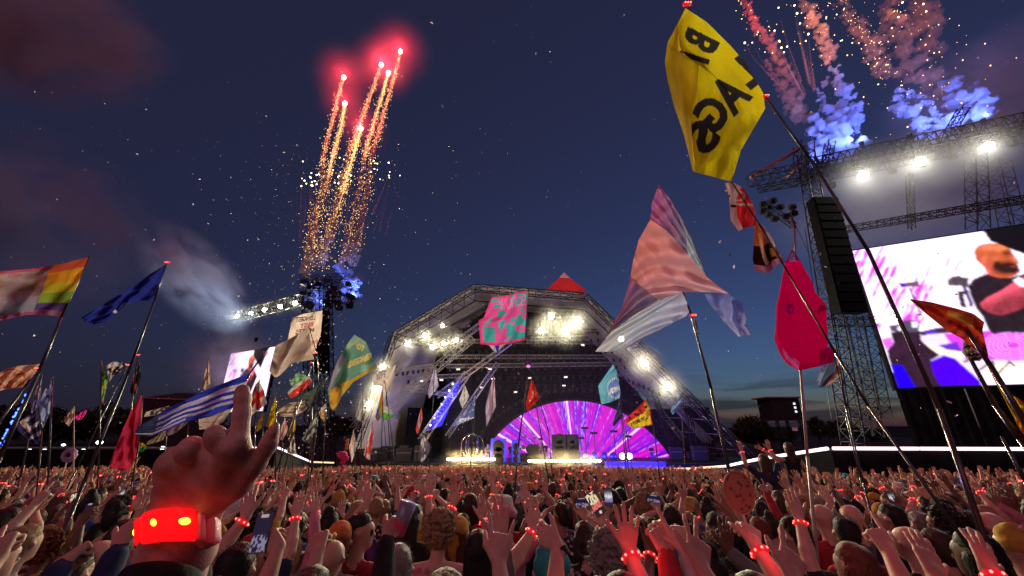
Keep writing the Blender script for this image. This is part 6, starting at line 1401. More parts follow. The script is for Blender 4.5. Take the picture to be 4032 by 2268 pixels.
vee('bright red pennant with pale marks hanging before the fan screen', (2094, 1488), (2070, 1590), (2125, 1565), (2078, 1622), 10, d_redp, (2175, 1990), nu=44)
def d_avo(u, v, x, y):
    c = np.ones(u.shape + (3,)) * np.array((0.13, 0.46, 0.62)); g = np.exp(-(((x - 2425) / 38) ** 2 + ((y - 1530) / 52) ** 2)); c = c * (1 - g[..., None] * 0.7) + np.array((0.14, 0.12, 0.62)) * g[..., None] * 0.7
    c[text_mask(x, y, 'AVOR', (2421, 1535), (-46, 14), (9, -26), .05)] = (0.75, 0.75, 0.85); rr = np.hypot((x - 2422) / 30, (y - 1528) / 38); c[(np.abs(rr - 1) < .1) & (np.sin(np.arctan2(y - 1528, x - 2422) * 26) > 0)] = (0.6, 0.62, 0.8); return c
quad('turquoise blue flag with a round emblem and mirrored letters', [(2416, 1432), (2432, 1470), (2441, 1520)], [(2368, 1592), (2400, 1585), (2440, 1568)], 12, d_avo, [(2416, 1430), (2441, 1520), (2452, 1650), (2480, 1900)], [12, 12, 12, 11.6], 0.016, left=[(2416, 1432), (2375, 1490), (2355, 1520), (2368, 1592)], right=[(2441, 1520), (2443, 1545), (2440, 1568)], nu=90, nv=90)
vee('dark navy flag hanging limp below the turquoise flag', (2440, 1568), (2412, 1670), (2452, 1640), (2418, 1680), 12.6, solid(0.06, 0.06, 0.22), (2470, 1900))
def d_por(u, v, x, y):
    c = np.ones(u.shape + (3,)) * np.array((0.62, 0.04, 0.05)); c[(v > .36) & (v < .95) & (u < .93)] = (0.72, 0.56, 0.05); c[(u > .84) & (v > .1) & (v < .4)] = (.65, .45, .05); c[text_mask(x, y, 'EL PORTO', (2520, 1655), (-72, 33), (8, -20), .05)] = (0.06, 0.02, 0.02); c[text_mask(x, y, 'LOS', (2520, 1628), (-32, 12), (5, -12), .05)] = (0.06, 0.02, 0.02)
    for k in range(4): q = ((x - 2480 - k * 21) ** 2 + (y - 1645 + k * 14) ** 2) ** .5; c[q < 5.5] = (0.08, 0.02, 0.02)
    return c
quad('red and yellow flag with mirrored black letters beside the fan screen', [(2458, 1655), (2500, 1615), (2545, 1572)], [(2490, 1690), (2530, 1682), (2572, 1672)], 11, d_por, [(2548, 1570), (2572, 1672), (2600, 1900)], [11, 11, 10.6], 0.016, right=[(2545, 1572), (2560, 1610), (2572, 1672)], nu=100, nv=80)
vee('pale blue flag hanging right of the lit roof edge', (2680, 1548), (2640, 1615), (2686, 1590), (2650, 1632), 15, solid(0.20, 0.30, 0.58), (2700, 1880))
vee('limp pink and white flag before the left stage wing', (1660, 1598), (1636, 1690), (1664, 1650), (1645, 1710), 18, stripes([(0.62, 0.12, 0.16), (0.6, 0.4, 0.42), (0.62, 0.1, 0.14)]), (1640, 1860))
vee('white flag with a red cross end beside the left stage leg', (1466, 1660), (1432, 1790), (1472, 1720), (1456, 1812), 16, blotch([(0.60, 0.55, 0.55), (0.60, 0.55, 0.55), (0.55, 0.05, 0.06)], 3, 4), (1455, 1880))
vee('narrow white pennant with faint red print by the left stage leg', (1394, 1685), (1375, 1760), (1402, 1770), (1384, 1822), 16, blotch([(0.62, 0.58, 0.58), (0.62, 0.58, 0.58), (0.6, 0.35, 0.35)], 3, 7), (1398, 1880))
vee('thin dark see through flag with white scraps in the stage wing', (1662, 1700), (1648, 1800), (1700, 1760), (1665, 1822), 20, blotch([(0.08, 0.07, 0.12), (0.08, 0.07, 0.12), (0.4, 0.36, 0.4)], 3, 3), (1700, 1880))
# ---- left of the stage
def d_sheet(u, v, x, y):
    c = np.ones(u.shape + (3,)) * np.array((0.60, 0.50, 0.45)) * (0.88 + 0.24 * vnoise(u * 8, v * 8, 2))[..., None]
    for t, cc, w_, col in (('LONGEST', (1203, 1255), 78, (0.05, 0.03, 0.06)), ('BEST', (1208, 1280), 52, (0.30, 0.06, 0.08)), ('MATES', (1200, 1303), 74, (0.18, 0.05, 0.06)), ('EVER', (1232, 1350), 40, (0.35, 0.05, 0.05))):
        c[text_mask(x, y, t, cc, (-w_, 9), (3, -19), .03)] = col
    return c
quad('white bed sheet banner with mirrored hand painted words', [(1152, 1250), (1200, 1235), (1272, 1222)], [(1128, 1360), (1180, 1380), (1235, 1395)], 20, d_sheet, [(1272, 1220), (1235, 1400), (1225, 1850)], [20, 20, 19.5], 0.024, right=[(1272, 1222), (1262, 1320), (1235, 1395)], nu=110, nv=110, fold=(.2, 1.5, .3, 0))
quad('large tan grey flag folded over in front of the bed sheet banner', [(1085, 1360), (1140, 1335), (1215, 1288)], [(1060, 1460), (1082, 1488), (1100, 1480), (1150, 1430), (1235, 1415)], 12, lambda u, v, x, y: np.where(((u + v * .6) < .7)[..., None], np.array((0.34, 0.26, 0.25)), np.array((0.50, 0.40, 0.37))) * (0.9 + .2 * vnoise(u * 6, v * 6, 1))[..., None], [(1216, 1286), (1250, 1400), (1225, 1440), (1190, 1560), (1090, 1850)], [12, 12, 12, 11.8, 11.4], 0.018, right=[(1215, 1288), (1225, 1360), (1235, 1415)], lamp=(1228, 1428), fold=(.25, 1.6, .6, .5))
def d_ging(u, v, x, y):
    c = np.ones(u.shape + (3,)) * np.array((0.12, 0.28, 0.24)); X = (x - 840) / .4694; Yy = (y - 1180) / .4694
    n = vnoise(u * 5, v * 4, 6); c[n > .6] = (0.22, 0.42, 0.34); c[(Yy - 560 - (1360 - X) * .52 > 0) & (u > .35)] = (0.62, 0.38, 0.05); c[(v < .25) & (u < .6)] = (0.30, 0.30, 0.40); c[(u < .3) & (v > .4)] = (0.10, 0.13, 0.11); c[inpoly(X, Yy, [(975, 760), (1030, 730), (1080, 750), (1060, 860), (1000, 930), (975, 870)])] = (0.55, 0.32, 0.05)
    c[text_mask(x, y, 'TO', (1420, 1368), (-30, -14), (8, -22), .05)] = (0.68, 0.55, 0.16); c[text_mask(x, y, 'GINGERS', (1418, 1418), (-92, 36), (10, -30), .05)] = (0.68, 0.55, 0.16); c[text_mask(x, y, 'NATION', (1395, 1350), (-60, 40), (14, -22), .03)] = (0.5, 0.4, 0.12); return c
quad('tall green and gold painted flag with mirrored yellow lettering', [(1290, 1520), (1330, 1420), (1370, 1350), (1396, 1318)], [(1300, 1610), (1320, 1618), (1345, 1560), (1390, 1505), (1486, 1448)], 8.0, d_ging, [(1397, 1316), (1486, 1448), (1330, 1615), (1318, 1860)], [8, 8, 8, 7.8], 0.0, left=[(1290, 1520), (1292, 1560), (1300, 1610)], right=[(1396, 1318), (1440, 1345), (1486, 1448)], nu=110, nv=110, fold=(.16, 1.5, .4, .2))
e = flag_thing('thin flag pole behind the tall green and gold flag', (at(1320, 1600, 8.2)[0], 8.2), name='flag_pole'); pole(e, [(1250, 1400), (1256, 1600), (1225, 1860)], [11, 11, 10.8], 0.016); tip_light(e, 1243, 1390, 11, 0.04)
def d_wave(u, v, x, y):
    w_ = v + 0.035 * np.sin(u * 17 + 1) * (u > .25) ; c = np.ones(u.shape + (3,)) * np.array((0.035, 0.05, 0.45)); lv = np.array((0.58, 0.50, 0.72))
    for a, b in ((.20, .36), (.47, .58), (.68, .78)): k = (w_ > a) & (w_ < b) & (u > .12); c[k] = lv
    c[(u < .2)] = (0.05, 0.07, 0.20); k = (u < .5) & (v > .84) & (v < .93); c[k] = lv; return c
quad('blue and white flag of wavy stripes streaming behind the pointing finger', [(545, 1680), (640, 1620), (800, 1540), (985, 1468)], [(530, 1712), (600, 1718), (720, 1665), (830, 1640), (925, 1602)], 4.6, d_wave, [(1060, 1365), (985, 1468), (925, 1602), (860, 1850)], [4.6, 4.6, 4.6, 4.4], 0.013, left=[(545, 1680), (532, 1700), (530, 1712)], right=[(985, 1468), (965, 1530), (925, 1602)], nu=120, nv=60, fold=(.10, 2.4, .2, .4))
quad('crimson flag hanging in a long diagonal left of the wavy striped flag', [(430, 1830), (480, 1700), (520, 1610), (563, 1548)], [(470, 1850), (505, 1858), (540, 1790), (545, 1740)], 7.5, lambda u, v, x, y: np.where((np.hypot((x - 470) / 11, (y - 1690) / 22) < 1)[..., None], np.array((0.10, 0.01, 0.03)), np.array((0.52, 0.03, 0.09))) * (.8 + .4 * vnoise(u * 5, v * 5, 2))[..., None], [(563, 1545), (548, 1740), (520, 1900)], [7.5, 7.5, 7.3], 0.014, left=[(430, 1830), (440, 1845), (470, 1850)], right=[(563, 1548), (556, 1640), (545, 1740)])
def d_rain(u, v, x, y):
    c = np.ones(u.shape + (3,)) * np.array((0.42, 0.32, 0.36)) * (.8 + .4 * vnoise(u * 8, v * 5, 3))[..., None]; n = vnoise(u * 7, v * 9, 4) * .6 + vnoise(u * 15, v * 20, 5) * .4
    c[(v > .55) & (n > .35)] = (0.36, 0.38, 0.50); c[(n < .38) & (v < .6)] = (0.42, 0.24, 0.20); r_ = u > .62
    for a, b, q in ((0, .16, (0.60, 0.10, 0.05)), (.16, .38, (0.68, 0.32, 0.02)), (.38, .56, (0.62, 0.52, 0.03)), (.56, .76, (0.24, 0.38, 0.04)), (.76, .9, (0.10, 0.06, 0.28)), (.9, 1.01, (0.45, 0.12, 0.28))): c[r_ & (v >= a) & (v < b)] = q
    c[~r_ & (v < .06)] = (0.6, 0.1, 0.2); c[~r_ & (v > .93)] = (0.42, 0.10, 0.24); c[(np.abs(u - .62) < .012) & (v < .75)] = (0.3, 0.15, 0.4); return c
quad('large flag with rainbow stripes by the pole and a cloudy print beyond', [(-60, 1070), (40, 1066), (150, 1055), (260, 1035), (348, 1012)], [(-60, 1275), (20, 1258), (100, 1240), (170, 1238), (242, 1248)], 4.0, d_rain, [(352, 1008), (242, 1248), (150, 1470), (0, 1800)], [4, 4, 3.9, 3.7], 0.015, right=[(348, 1012), (300, 1130), (242, 1248)], nu=110, nv=80, fold=(.13, 1.7, .3, 0))
quad('deep blue flag blowing back from a tall leaning pole', [(318, 1252), (420, 1190), (520, 1130), (590, 1080), (652, 1042)], [(370, 1278), (430, 1262), (500, 1195), (560, 1184), (608, 1184)], 5.0, lambda u, v, x, y: np.ones(u.shape + (3,)) * np.array((0.022, 0.035, 0.30)) * (.8 + .4 * vnoise(u * 6, v * 4, 3))[..., None] + ((np.hypot((x - 455) / 8, (y - 1226) / 7) < 1) | (np.hypot((x - 510) / 5, (y - 1196) / 4) < 1))[..., None] * np.array((.6, .6, .5)), [(655, 1036), (608, 1184), (500, 1480), (330, 1900)], [5, 5, 4.8, 4.5], 0.015, left=[(318, 1252), (340, 1268), (370, 1278)], right=[(652, 1042), (635, 1110), (608, 1184)], lamp=(660, 1034), nu=70, nv=40)
def d_peach(u, v, x, y):
    c = np.ones(u.shape + (3,)) * np.array((0.68, 0.42, 0.33)); r_ = np.hypot((x - 45) / 52, (y - 1490) / 36); c[np.abs(r_ - 1) < .09] = (0.45, 0.16, 0.09); c[(r_ < 1) & (vnoise(u * 12, v * 8, 3) > .7)] = (.5, .2, .12); c[(np.abs(v - .86) < .03)] = (.5, .22, .14); return c
quad('peach flag printed with a brown ring, low by the left edge poles', [(-20, 1480), (30, 1450), (80, 1440), (162, 1432)], [(-20, 1545), (30, 1530), (70, 1527), (95, 1526)], 5.5, d_peach, [(165, 1428), (95, 1526), (-60, 1740)], [5.5, 5.5, 5.3], 0.014, right=[(162, 1432), (130, 1480), (95, 1526)], lamp=(150, 1450), nu=80, nv=60)
vee('pale grey blue flag with cloudy print hanging beside the fairy light pole', (208, 1482), (140, 1600), (208, 1600), (170, 1685), 8, blotch([(0.22, 0.28, 0.45), (0.36, 0.42, 0.58), (0.16, 0.15, 0.34)], 3, 2), (190, 1880), nu=44)
vee('narrow mauve and white flag on the fairy light pole', (165, 1472), (120, 1600), (160, 1560), (125, 1630), 8.6, blotch([(0.5, 0.45, 0.5), (0.12, 0.10, 0.34), (0.45, 0.38, 0.42)], 3, 5), (80, 1880))
def d_moon(u, v, x, y):
    c = np.ones(u.shape + (3,)) * np.array((0.04, 0.03, 0.12)); c[(np.abs(u - .35) < .1) & (v < .5)] = (.55, .45, .42)
    for k, t in enumerate(('WANNA', 'BE', 'MOON')): c[text_mask(x, y, t, (112 + k * 14, 1650 + k * 32), (-50, 28), (10, -22), .05)] = (0.6, 0.55, 0.6)
    return c
quad('dark purple flag with white mirrored scrawl, low among the left poles', [(55, 1685), (100, 1640), (150, 1612)], [(130, 1745), (150, 1748), (165, 1700)], 7.0, d_moon, [(152, 1606), (165, 1700), (150, 1880)], [7, 7, 6.9], 0.012, nu=90, nv=70)
e = empty('fairy_light_pole', (at(40, 1700, 7.6)[0], 7.6, gz(7.6))); tag(e, 'leaning pole wound with tiny blue fairy lights', 'light pole'); P = pole(e, [(110, 1545), (55, 1660), (0, 1760), (-60, 1860)], [7.6, 7.5, 7.4, 7.3], 0.014)
me = MB().ball((0, 0, 0), 0.017, 7, 5).mesh('bulb'); me.materials.append(emat('blue_bulb', (0.05, 0.12, 1.0), 7))
for k in range(46):
    t = rng.random(); o = link('bulb', me, None, e, True); o.location = at(110 - t * 110 + rng.normal() * 4, 1545 + t * 215 + rng.normal() * 4, 7.55)
vee('narrow green and yellow flag with a black pole top', (400, 1420), (396, 1530), (425, 1500), (405, 1588), 9, blotch([(0.02, 0.28, 0.12), (0.55, 0.42, 0.03), (0.02, 0.30, 0.14)], 3, 6), (388, 1850))
quad('white flag with a black blot curling beside the green and yellow flag', [(418, 1440), (450, 1422), (500, 1432)], [(430, 1505), (445, 1480), (470, 1470)], 9.2, blotch([(0.5, 0.48, 0.5), (0.03, 0.02, 0.03), (0.42, 0.40, 0.44)], 2.5, 5), [(505, 1436), (470, 1500), (300, 1850)], [9.2, 9.2, 9], 0.013, lamp=(503, 1437))
vee('limp black flag with a red patch beside the tall leaning pole', (545, 1395), (512, 1540), (555, 1480), (530, 1580), 9, stripes([(0.015, 0.012, 0.014), (0.02, 0.015, 0.015), (0.35, 0.08, 0.07), (0.015, 0.012, 0.014)]), (480, 1880), lamp=(545, 1398))
vee('small cream flag on a short pale pole left of the crimson flag', (292, 1600), (250, 1655), (294, 1640), (272, 1678), 12, solid(0.55, 0.42, 0.38), (290, 1780), pm=POLEW)
quad('small hot pink flag beside the small cream flag', [(296, 1640), (320, 1622), (342, 1615)], [(300, 1655), (320, 1652), (338, 1630)], 12.2, solid(0.75, 0.05, 0.42), None)
vee('slender tan pennant standing left of the far video screen', (820, 1408), (796, 1520), (832, 1500), (812, 1540), 14, solid(0.45, 0.33, 0.28), (800, 1860))
def d_get(u, v, x, y):
    c = np.ones(u.shape + (3,)) * np.array((0.55, 0.44, 0.38)); c[(np.abs(v - .5) < .38) & (u > .22)] = (0.06, 0.05, 0.10); c[text_mask(x, y, 'CET', (626, 1620), (-50, 12), (3, -17), .05)] = (0.6, 0.5, 0.45); return c
quad('cream streamer with a dark lettered band above the wavy striped flag', [(575, 1622), (610, 1612), (666, 1598)], [(566, 1642), (610, 1636), (662, 1612)], 9, d_get, [(668, 1596), (640, 1880)], [9, 8.9], 0.012, nu=80, nv=30)
def d_geo(u, v, x, y):
    c = np.ones(u.shape + (3,)) * np.array((0.60, 0.52, 0.50)); c[(np.abs(u - .55) < .14) | (np.abs(v - .5) < .12)] = (0.55, 0.02, 0.03); c[text_mask(x, y, 'IM', (1000, 1532), (-18, 3), (3, -20), .05)] = (.04, .03, .03); return c
quad('white flag with a red cross and black letters right of the pointing finger', [(988, 1560), (1005, 1515), (1020, 1498)], [(985, 1640), (1010, 1620), (1050, 1590)], 9.5, d_geo, [(1022, 1494), (1005, 1650), (1000, 1860)], [9.5, 9.5, 9.4], 0.014, right=[(1020, 1498), (1040, 1540), (1050, 1590)], nu=60, nv=60)
vee('tall bright yellow flag right of the pointing finger', (1088, 1545), (1048, 1680), (1090, 1640), (1072, 1680), 10, lambda u, v, x, y: np.where(((vnoise(u * 14, v * 22, 7) > .72) & (v > .2))[..., None], np.array((.05, .04, .02)), np.array((0.66, 0.48, 0.02))), (1085, 1860), nu=44)
vee('smaller ochre flag tucked behind the tall yellow flag', (1036, 1620), (1004, 1690), (1034, 1680), (1014, 1700), 11, solid(0.50, 0.33, 0.03), (1030, 1860))
quad('flag with red and white bands tilted in front of the far tower', [(1130, 1545), (1170, 1510), (1218, 1478)], [(1145, 1570), (1180, 1550), (1226, 1508)], 11, stripes([(0.58, 0.5, 0.47), (0.60, 0.06, 0.05), (0.60, 0.06, 0.05)]), [(1222, 1474), (1175, 1560), (1120, 1860)], [11, 11, 10.8], 0.016, lamp=(1172, 1545))
quad('pale blue and green flag over the red and white banded flag', [(1140, 1510), (1165, 1470), (1200, 1475)], [(1155, 1525), (1185, 1505), (1230, 1502)], 12, blotch([(0.34, 0.44, 0.55), (0.10, 0.40, 0.08), (0.40, 0.48, 0.58)], 2.5, 3), None)
quad('dark grey green flag sagging between the red banded and the gold flag', [(1178, 1560), (1230, 1535), (1290, 1480)], [(1200, 1580), (1225, 1615), (1250, 1560)], 10.5, solid(0.07, 0.09, 0.08), [(1292, 1478), (1230, 1600), (1215, 1860)], [10.5, 10.5, 10.3], 0.014)
quad('brown flag with a crowd print below the dark grey green flag', [(1090, 1620), (1140, 1585), (1200, 1580)], [(1110, 1640), (1160, 1640), (1210, 1610)], 13, blotch([(0.10, 0.06, 0.05), (0.30, 0.22, 0.18), (0.42, 0.34, 0.30)], 6, 3), None)
vee('white flag with an orange sun print on the thin dark pole', (1284, 1585), (1252, 1625), (1286, 1620), (1280, 1665), 12, blotch([(0.55, 0.52, 0.5), (0.60, 0.32, 0.04), (0.55, 0.52, 0.5)], 2, 8), (1270, 1860))
vee('small yellow flag with black print among the poles by the catwalk', (1162, 1632), (1128, 1715), (1164, 1690), (1145, 1718), 13, blotch([(0.62, 0.48, 0.03), (0.62, 0.48, 0.03), (0.08, 0.06, 0.02)], 4, 8), (1120, 1860))
vee('dark flag with pale letters and a teal edge by the catwalk', (1245, 1630), (1188, 1730), (1250, 1680), (1215, 1745), 14, blotch([(0.05, 0.05, 0.06), (0.06, 0.06, 0.07), (0.35, 0.36, 0.38)], 6, 4), (1230, 1860))
vee('small white triangular flag with grey print above the catwalk strip', (1158, 1708), (1130, 1775), (1166, 1785), (1150, 1790), 15, blotch([(0.55, 0.5, 0.52), (0.55, 0.5, 0.52), (0.12, 0.1, 0.12)], 3, 9), (1150, 1860))
vee('white flag with a red stripe leaning beside the pointing thumb', (1120, 1640), (1098, 1720), (1135, 1690), (1112, 1735), 14, stripes([(0.55, 0.48, 0.5), (0.55, 0.06, 0.08), (0.55, 0.48, 0.5)], True), (1100, 1860))
vee('tall rainbow flag hanging down the left stage leg', (1508, 1520), (1478, 1640), (1510, 1620), (1488, 1660), 14, stripes([(0.5, 0.12, 0.05), (0.55, 0.3, 0.04), (0.3, 0.4, 0.06), (0.08, 0.15, 0.5), (0.5, 0.1, 0.1)]), (1500, 1860))
quad('white sheet flag with grey letters behind the left stage leg lamps', [(1465, 1480), (1500, 1460), (1560, 1438)], [(1470, 1520), (1505, 1520), (1530, 1560)], 16, lambda u, v, x, y: np.where(text_mask(x, y, 'FLY', (1497, 1478), (-42, 14), (5, -30), .03)[..., None], np.array((.2, .18, .2)), np.array((0.52, 0.47, 0.46))), [(1562, 1436), (1520, 1560), (1545, 1870)], [16, 16, 15.8], 0.018, nu=60, nv=50)
vee('grey white pennant beside the lit left stage leg', (1428, 1530), (1400, 1640), (1432, 1600), (1420, 1660), 17, solid(0.40, 0.38, 0.42), (1420, 1860))
quad('white and green flag end at the foot of the left raking truss', [(1500, 1610), (1520, 1595), (1545, 1625)], [(1495, 1640), (1520, 1655), (1550, 1640)], 15, stripes([(0.5, 0.48, 0.48), (0.12, 0.35, 0.08)]), [(1505, 1590), (1530, 1870)], [15, 14.8], 0.016)
quad('pinkish grey sheet flag drooping under the wavy striped flag', [(640, 1690), (690, 1660), (740, 1645)], [(650, 1720), (690, 1705), (735, 1670)], 9, blotch([(0.42, 0.32, 0.36), (0.36, 0.28, 0.34)], 3, 2), [(745, 1640), (720, 1870)], [9, 8.9], 0.012)
quad('tan translucent flag behind the knuckles of the pointing hand', [(780, 1640), (850, 1610), (920, 1600)], [(785, 1690), (830, 1690), (880, 1660)], 10, solid(0.45, 0.34, 0.32), None)
quad('green and yellow pennant end left of the pointing hand', [(545, 1750), (560, 1742), (575, 1755)], [(540, 1780), (560, 1780), (578, 1765)], 9, stripes([(0.5, 0.42, 0.04), (0.05, 0.30, 0.05)]), None)
quad('cream and lime flag below the wavy striped flag', [(580, 1740), (620, 1715), (655, 1675)], [(575, 1752), (610, 1745), (645, 1730)], 8.6, stripes([(0.45, 0.48, 0.2), (0.50, 0.44, 0.38)]), [(660, 1672), (640, 1870)], [8.6, 8.5], 0.012)
quad('golden feather shaped flag tip rising from the crowd by the crimson flag', [(505, 1840), (530, 1815), (552, 1797)], [(508, 1852), (532, 1835), (552, 1800)], 10, solid(0.62, 0.36, 0.03), None)
e = empty('flower_prop', at(273, 1792, 14)); tag(e, 'mauve woolly flower prop on a stick above the crowd', 'prop'); c = at(273, 1792, 14); m = MB()
for k in range(9): a = 2 * math.pi * k / 9; m.ball(c + np.array((math.cos(a) * 0.16, 0, math.sin(a) * 0.14)), 0.09, 8, 6)
m.build('petals', pmat('mauve_wool', (0.36, 0.22, 0.42), 0.9, bump=.5, scale=20), e, True); MB().ball(c, 0.08, 8, 6).build('centre', DARKD, e); MB().bar(c, (c[0], 14, gz(14)), 0.02).build('stick', POLEW, e)
e = empty('flamingo_prop', at(1352, 1800, 16)); tag(e, 'pink feathered figure prop on a pole by the stage', 'prop'); m = MB()
for (px, py, r_) in ((1352, 1795, .16), (1340, 1790, .12), (1362, 1805, .12), (1350, 1820, .10), (1348, 1838, .07), (1345, 1850, .06)): m.ball(at(px, py, 16), r_, 9, 6)
m.build('feathers', pmat('hot_pink', (0.7, 0.04, 0.22), 0.8, bump=.5, scale=15), e, True); MB().bar(at(1352, 1800, 16), (at(1352, 1800, 16)[0], 16, gz(16)), 0.02).build('stick', POLE, e)
for k, (px, py) in enumerate(((1368, 1735), (1366, 1750), (1364, 1765))): MB().ball(at(px, py, 16), 0.08, 8, 6).build('flower', pmat('marigold', (0.6, 0.25, 0.05), 0.8), e)
# bare poles that stand out against the sky
for k, (pts, Ys, lab) in enumerate((([(2095, 1480), (2160, 1700), (2185, 1990)], [10, 9.8, 9.5], 'thin glossy pole right of the pink flag'), ([(2455, 1640), (2500, 1900)], [12.6, 12.3], 'thin dark pole under the turquoise flag'), ([(1515, 1500), (1540, 1700), (1560, 1900)], [13, 12.8, 12.6], 'thin dark pole before the left stage leg'), ([(3945, 1720), (4040, 1900)], [3, 2.9], 'thin pale pole by the right end of the catwalk'), ([(3330, 1640), (3388, 1880)], [8, 7.8], 'thin pole crossing the corner of the catwalk'))):
    e = flag_thing(lab, at(*pts[0], Ys[0]), 'bare flag poles', 'flag_pole'); e['category'] = 'pole'; pole(e, pts, Ys, 0.014)
# ================================================================== the pointing hand in front of the lens, and its owner
def hero_hand():
    g0 = gz(0); bx, by = -0.16, 0.02
    e = empty('person', (bx, by, g0)); tag(e, 'person holding a pointing hand up close to the lens, dark sleeve, wide glowing wristband', 'person')
    P = lambda px, py, d: at_d(px, py, d)
    R_ = lambda r, d: 0.80 * r * d / F
    def cap(a, b, t=0, k=None):          # (px, py, r px, depth)
        q = (P(a[0], a[1], a[3]), P(b[0], b[1], b[3]), R_(a[2], a[3]), R_(b[2], b[3]), t); return q + ((k,) if k else ())
    D = 0.43
    prims = [cap((672, 2040, 66, .462), (684, 1832, 74, .437)), cap((706, 2040, 70, .458), (742, 1808, 70, .432)), cap((748, 2040, 72, .454), (832, 1790, 58, .428)), cap((792, 2040, 62, .455), (928, 1790, 60, .424)),
             cap((690, 1830, 76, .446), (920, 1800, 62, .437)), cap((680, 1930, 78, .455), (900, 1890, 66, .452)), cap((672, 2000, 92, .463), (806, 1990, 90, .460)),
             # knuckles
             cap((674, 1824, 60, .427), (690, 1802, 54, .433), 0, .003), cap((742, 1778, 60, .420), (752, 1764, 56, .426), 0, .003), cap((846, 1712, 47, .410), (848, 1735, 46, .414), 0, .003), cap((938, 1752, 46, .414), (940, 1770, 50, .418), 0, .006),
             # folded fingers, beyond the palm
             cap((846, 1714, 45, .416), (842, 1752, 38, .455), 0, .004), cap((842, 1752, 38, .455), (830, 1840, 34, .470), 0, .004), cap((748, 1768, 50, .430), (752, 1800, 38, .466), 0, .004), cap((752, 1800, 38, .466), (760, 1880, 34, .478), 0, .004),
             cap((684, 1805, 46, .436), (700, 1830, 34, .468), 0, .004), cap((700, 1830, 34, .468), (715, 1890, 30, .478), 0, .004),
             # index finger
             cap((941, 1752, 46, .418), (950, 1645, 37.5, .432), 0, .006), cap((950, 1645, 38, .432), (953, 1622, 37.5, .435), 0, .003), cap((953, 1622, 36.5, .435), (955, 1568, 34.5, .442), 0, .004), cap((955, 1568, 35, .442), (954, 1538, 31, .446), 0, .004),
             # thumb
             cap((815, 2010, 56, .455), (940, 1895, 66, .440)), cap((930, 1900, 66, .442), (1004, 1828, 47, .428), 0, .01), cap((1004, 1828, 46, .428), (1050, 1764, 38, .424), 0, .006), cap((1050, 1764, 38.5, .424), (1060, 1742, 38, .424), 0, .003), cap((1060, 1742, 36, .424), (1073, 1704, 26, .426), 0, .004), cap((1073, 1704, 26, .426), (1079, 1690, 20, .428), 0, .004),
             cap((950, 1790, 46, .425), (985, 1850, 40, .432)),
             cap((890, 1770, 20, .407), (840, 1900, 26, .428), 0, .02),
             # wrist and forearm
             cap((680, 2040, 96, .470), (664, 2170, 126, .487)), cap((770, 2040, 92, .468), (742, 2170, 122, .485)), cap((690, 2170, 145, .486), (640, 2330, 175, .50)), cap((815, 2045, 52, .452), (818, 2120, 46, .46))]
    V, Fq, T = sdf(prims, 0.0017, 0.0075)
    m, t, b, L_ = nodes('hand_skin'); c = t.nodes.new('ShaderNodeTexCoord')
    n = t.nodes.new('ShaderNodeTexNoise'); n.inputs['Scale'].default_value = 45; n.inputs['Detail'].default_value = 6; n2 = t.nodes.new('ShaderNodeTexNoise'); n2.inputs['Scale'].default_value = 260; n2.inputs['Detail'].default_value = 3
    vr = t.nodes.new('ShaderNodeTexVoronoi'); vr.inputs['Scale'].default_value = 420; vr.feature = 'DISTANCE_TO_EDGE'
    for q in (n, n2, vr): L_(c.outputs['Object'], q.inputs['Vector'])
    r = t.nodes.new('ShaderNodeValToRGB'); r.color_ramp.elements[0].color = (0.50, 0.23, 0.18, 1); r.color_ramp.elements[1].color = (0.72, 0.42, 0.34, 1); r.color_ramp.elements[0].position = .3; r.color_ramp.elements[1].position = .7; L_(n.outputs['Fac'], r.inputs[0]); L_(r.outputs[0], b.inputs['Base Color'])
    b1 = t.nodes.new('ShaderNodeBump'); b1.inputs['Strength'].default_value = 0.7; b1.inputs['Distance'].default_value = 0.0016; L_(vr.outputs['Distance'], b1.inputs['Height']); b2 = t.nodes.new('ShaderNodeBump'); b2.inputs['Strength'].default_value = 0.5; b2.inputs['Distance'].default_value = 0.004; L_(n.outputs['Fac'], b2.inputs['Height']); L_(b1.outputs[0], b2.inputs['Normal']); L_(b2.outputs[0], b.inputs['Normal'])
    b.inputs['Roughness'].default_value = 0.5; b.inputs['Specular IOR Level'].default_value = 0.3; b.inputs['Subsurface Weight'].default_value = 0.15; b.inputs['Subsurface Radius'].default_value = (0.012, 0.004, 0.002); b.inputs['Subsurface Scale'].default_value = 0.4
    MATS['hand_skin'] = m
    # body below the lens, same person; the arm rises into view
    Sh = np.array((-0.19, -0.02, 1.36)); fore = (P(640, 2330, .50) - np.array((bx, by, g0))); El = np.array((-0.36, 0.10, 1.58))
    bp = sdf([p for p in body_prims(0.0, 1.0)], 0.0155, 0.035); ap = sdf([(Sh, El, 0.062, 0.056, 1), (El, fore, 0.056, 0.052, 1)], 0.012, 0.02)
    off = np.array((bx, by, g0)); V2, F2, T2 = join([(V - off, Fq, T * 0), (bp[0], bp[1], np.where(bp[2] == 0, 4, bp[2])), ap])
    me = tagged(V2, F2, T2, 'body')
    for q in (m, pmat('sleeve_dark_green', (0.012, 0.016, 0.014), 0.9, noise=.3, scale=30, bump=.4), JEANS[1], DARKD, SKINS[1]): me.materials.append(q)
    link('body', me, None, e, world=False)
    link('hair', get_hair('short', 0.0), None, e, world=False); slots(e.children[-1], [HAIRM['brown']])
    # sleeve cuff
    cs = P(632, 2292, .488); vc = -ray(640, 2260); V = []; Fc = []; n_ = 44
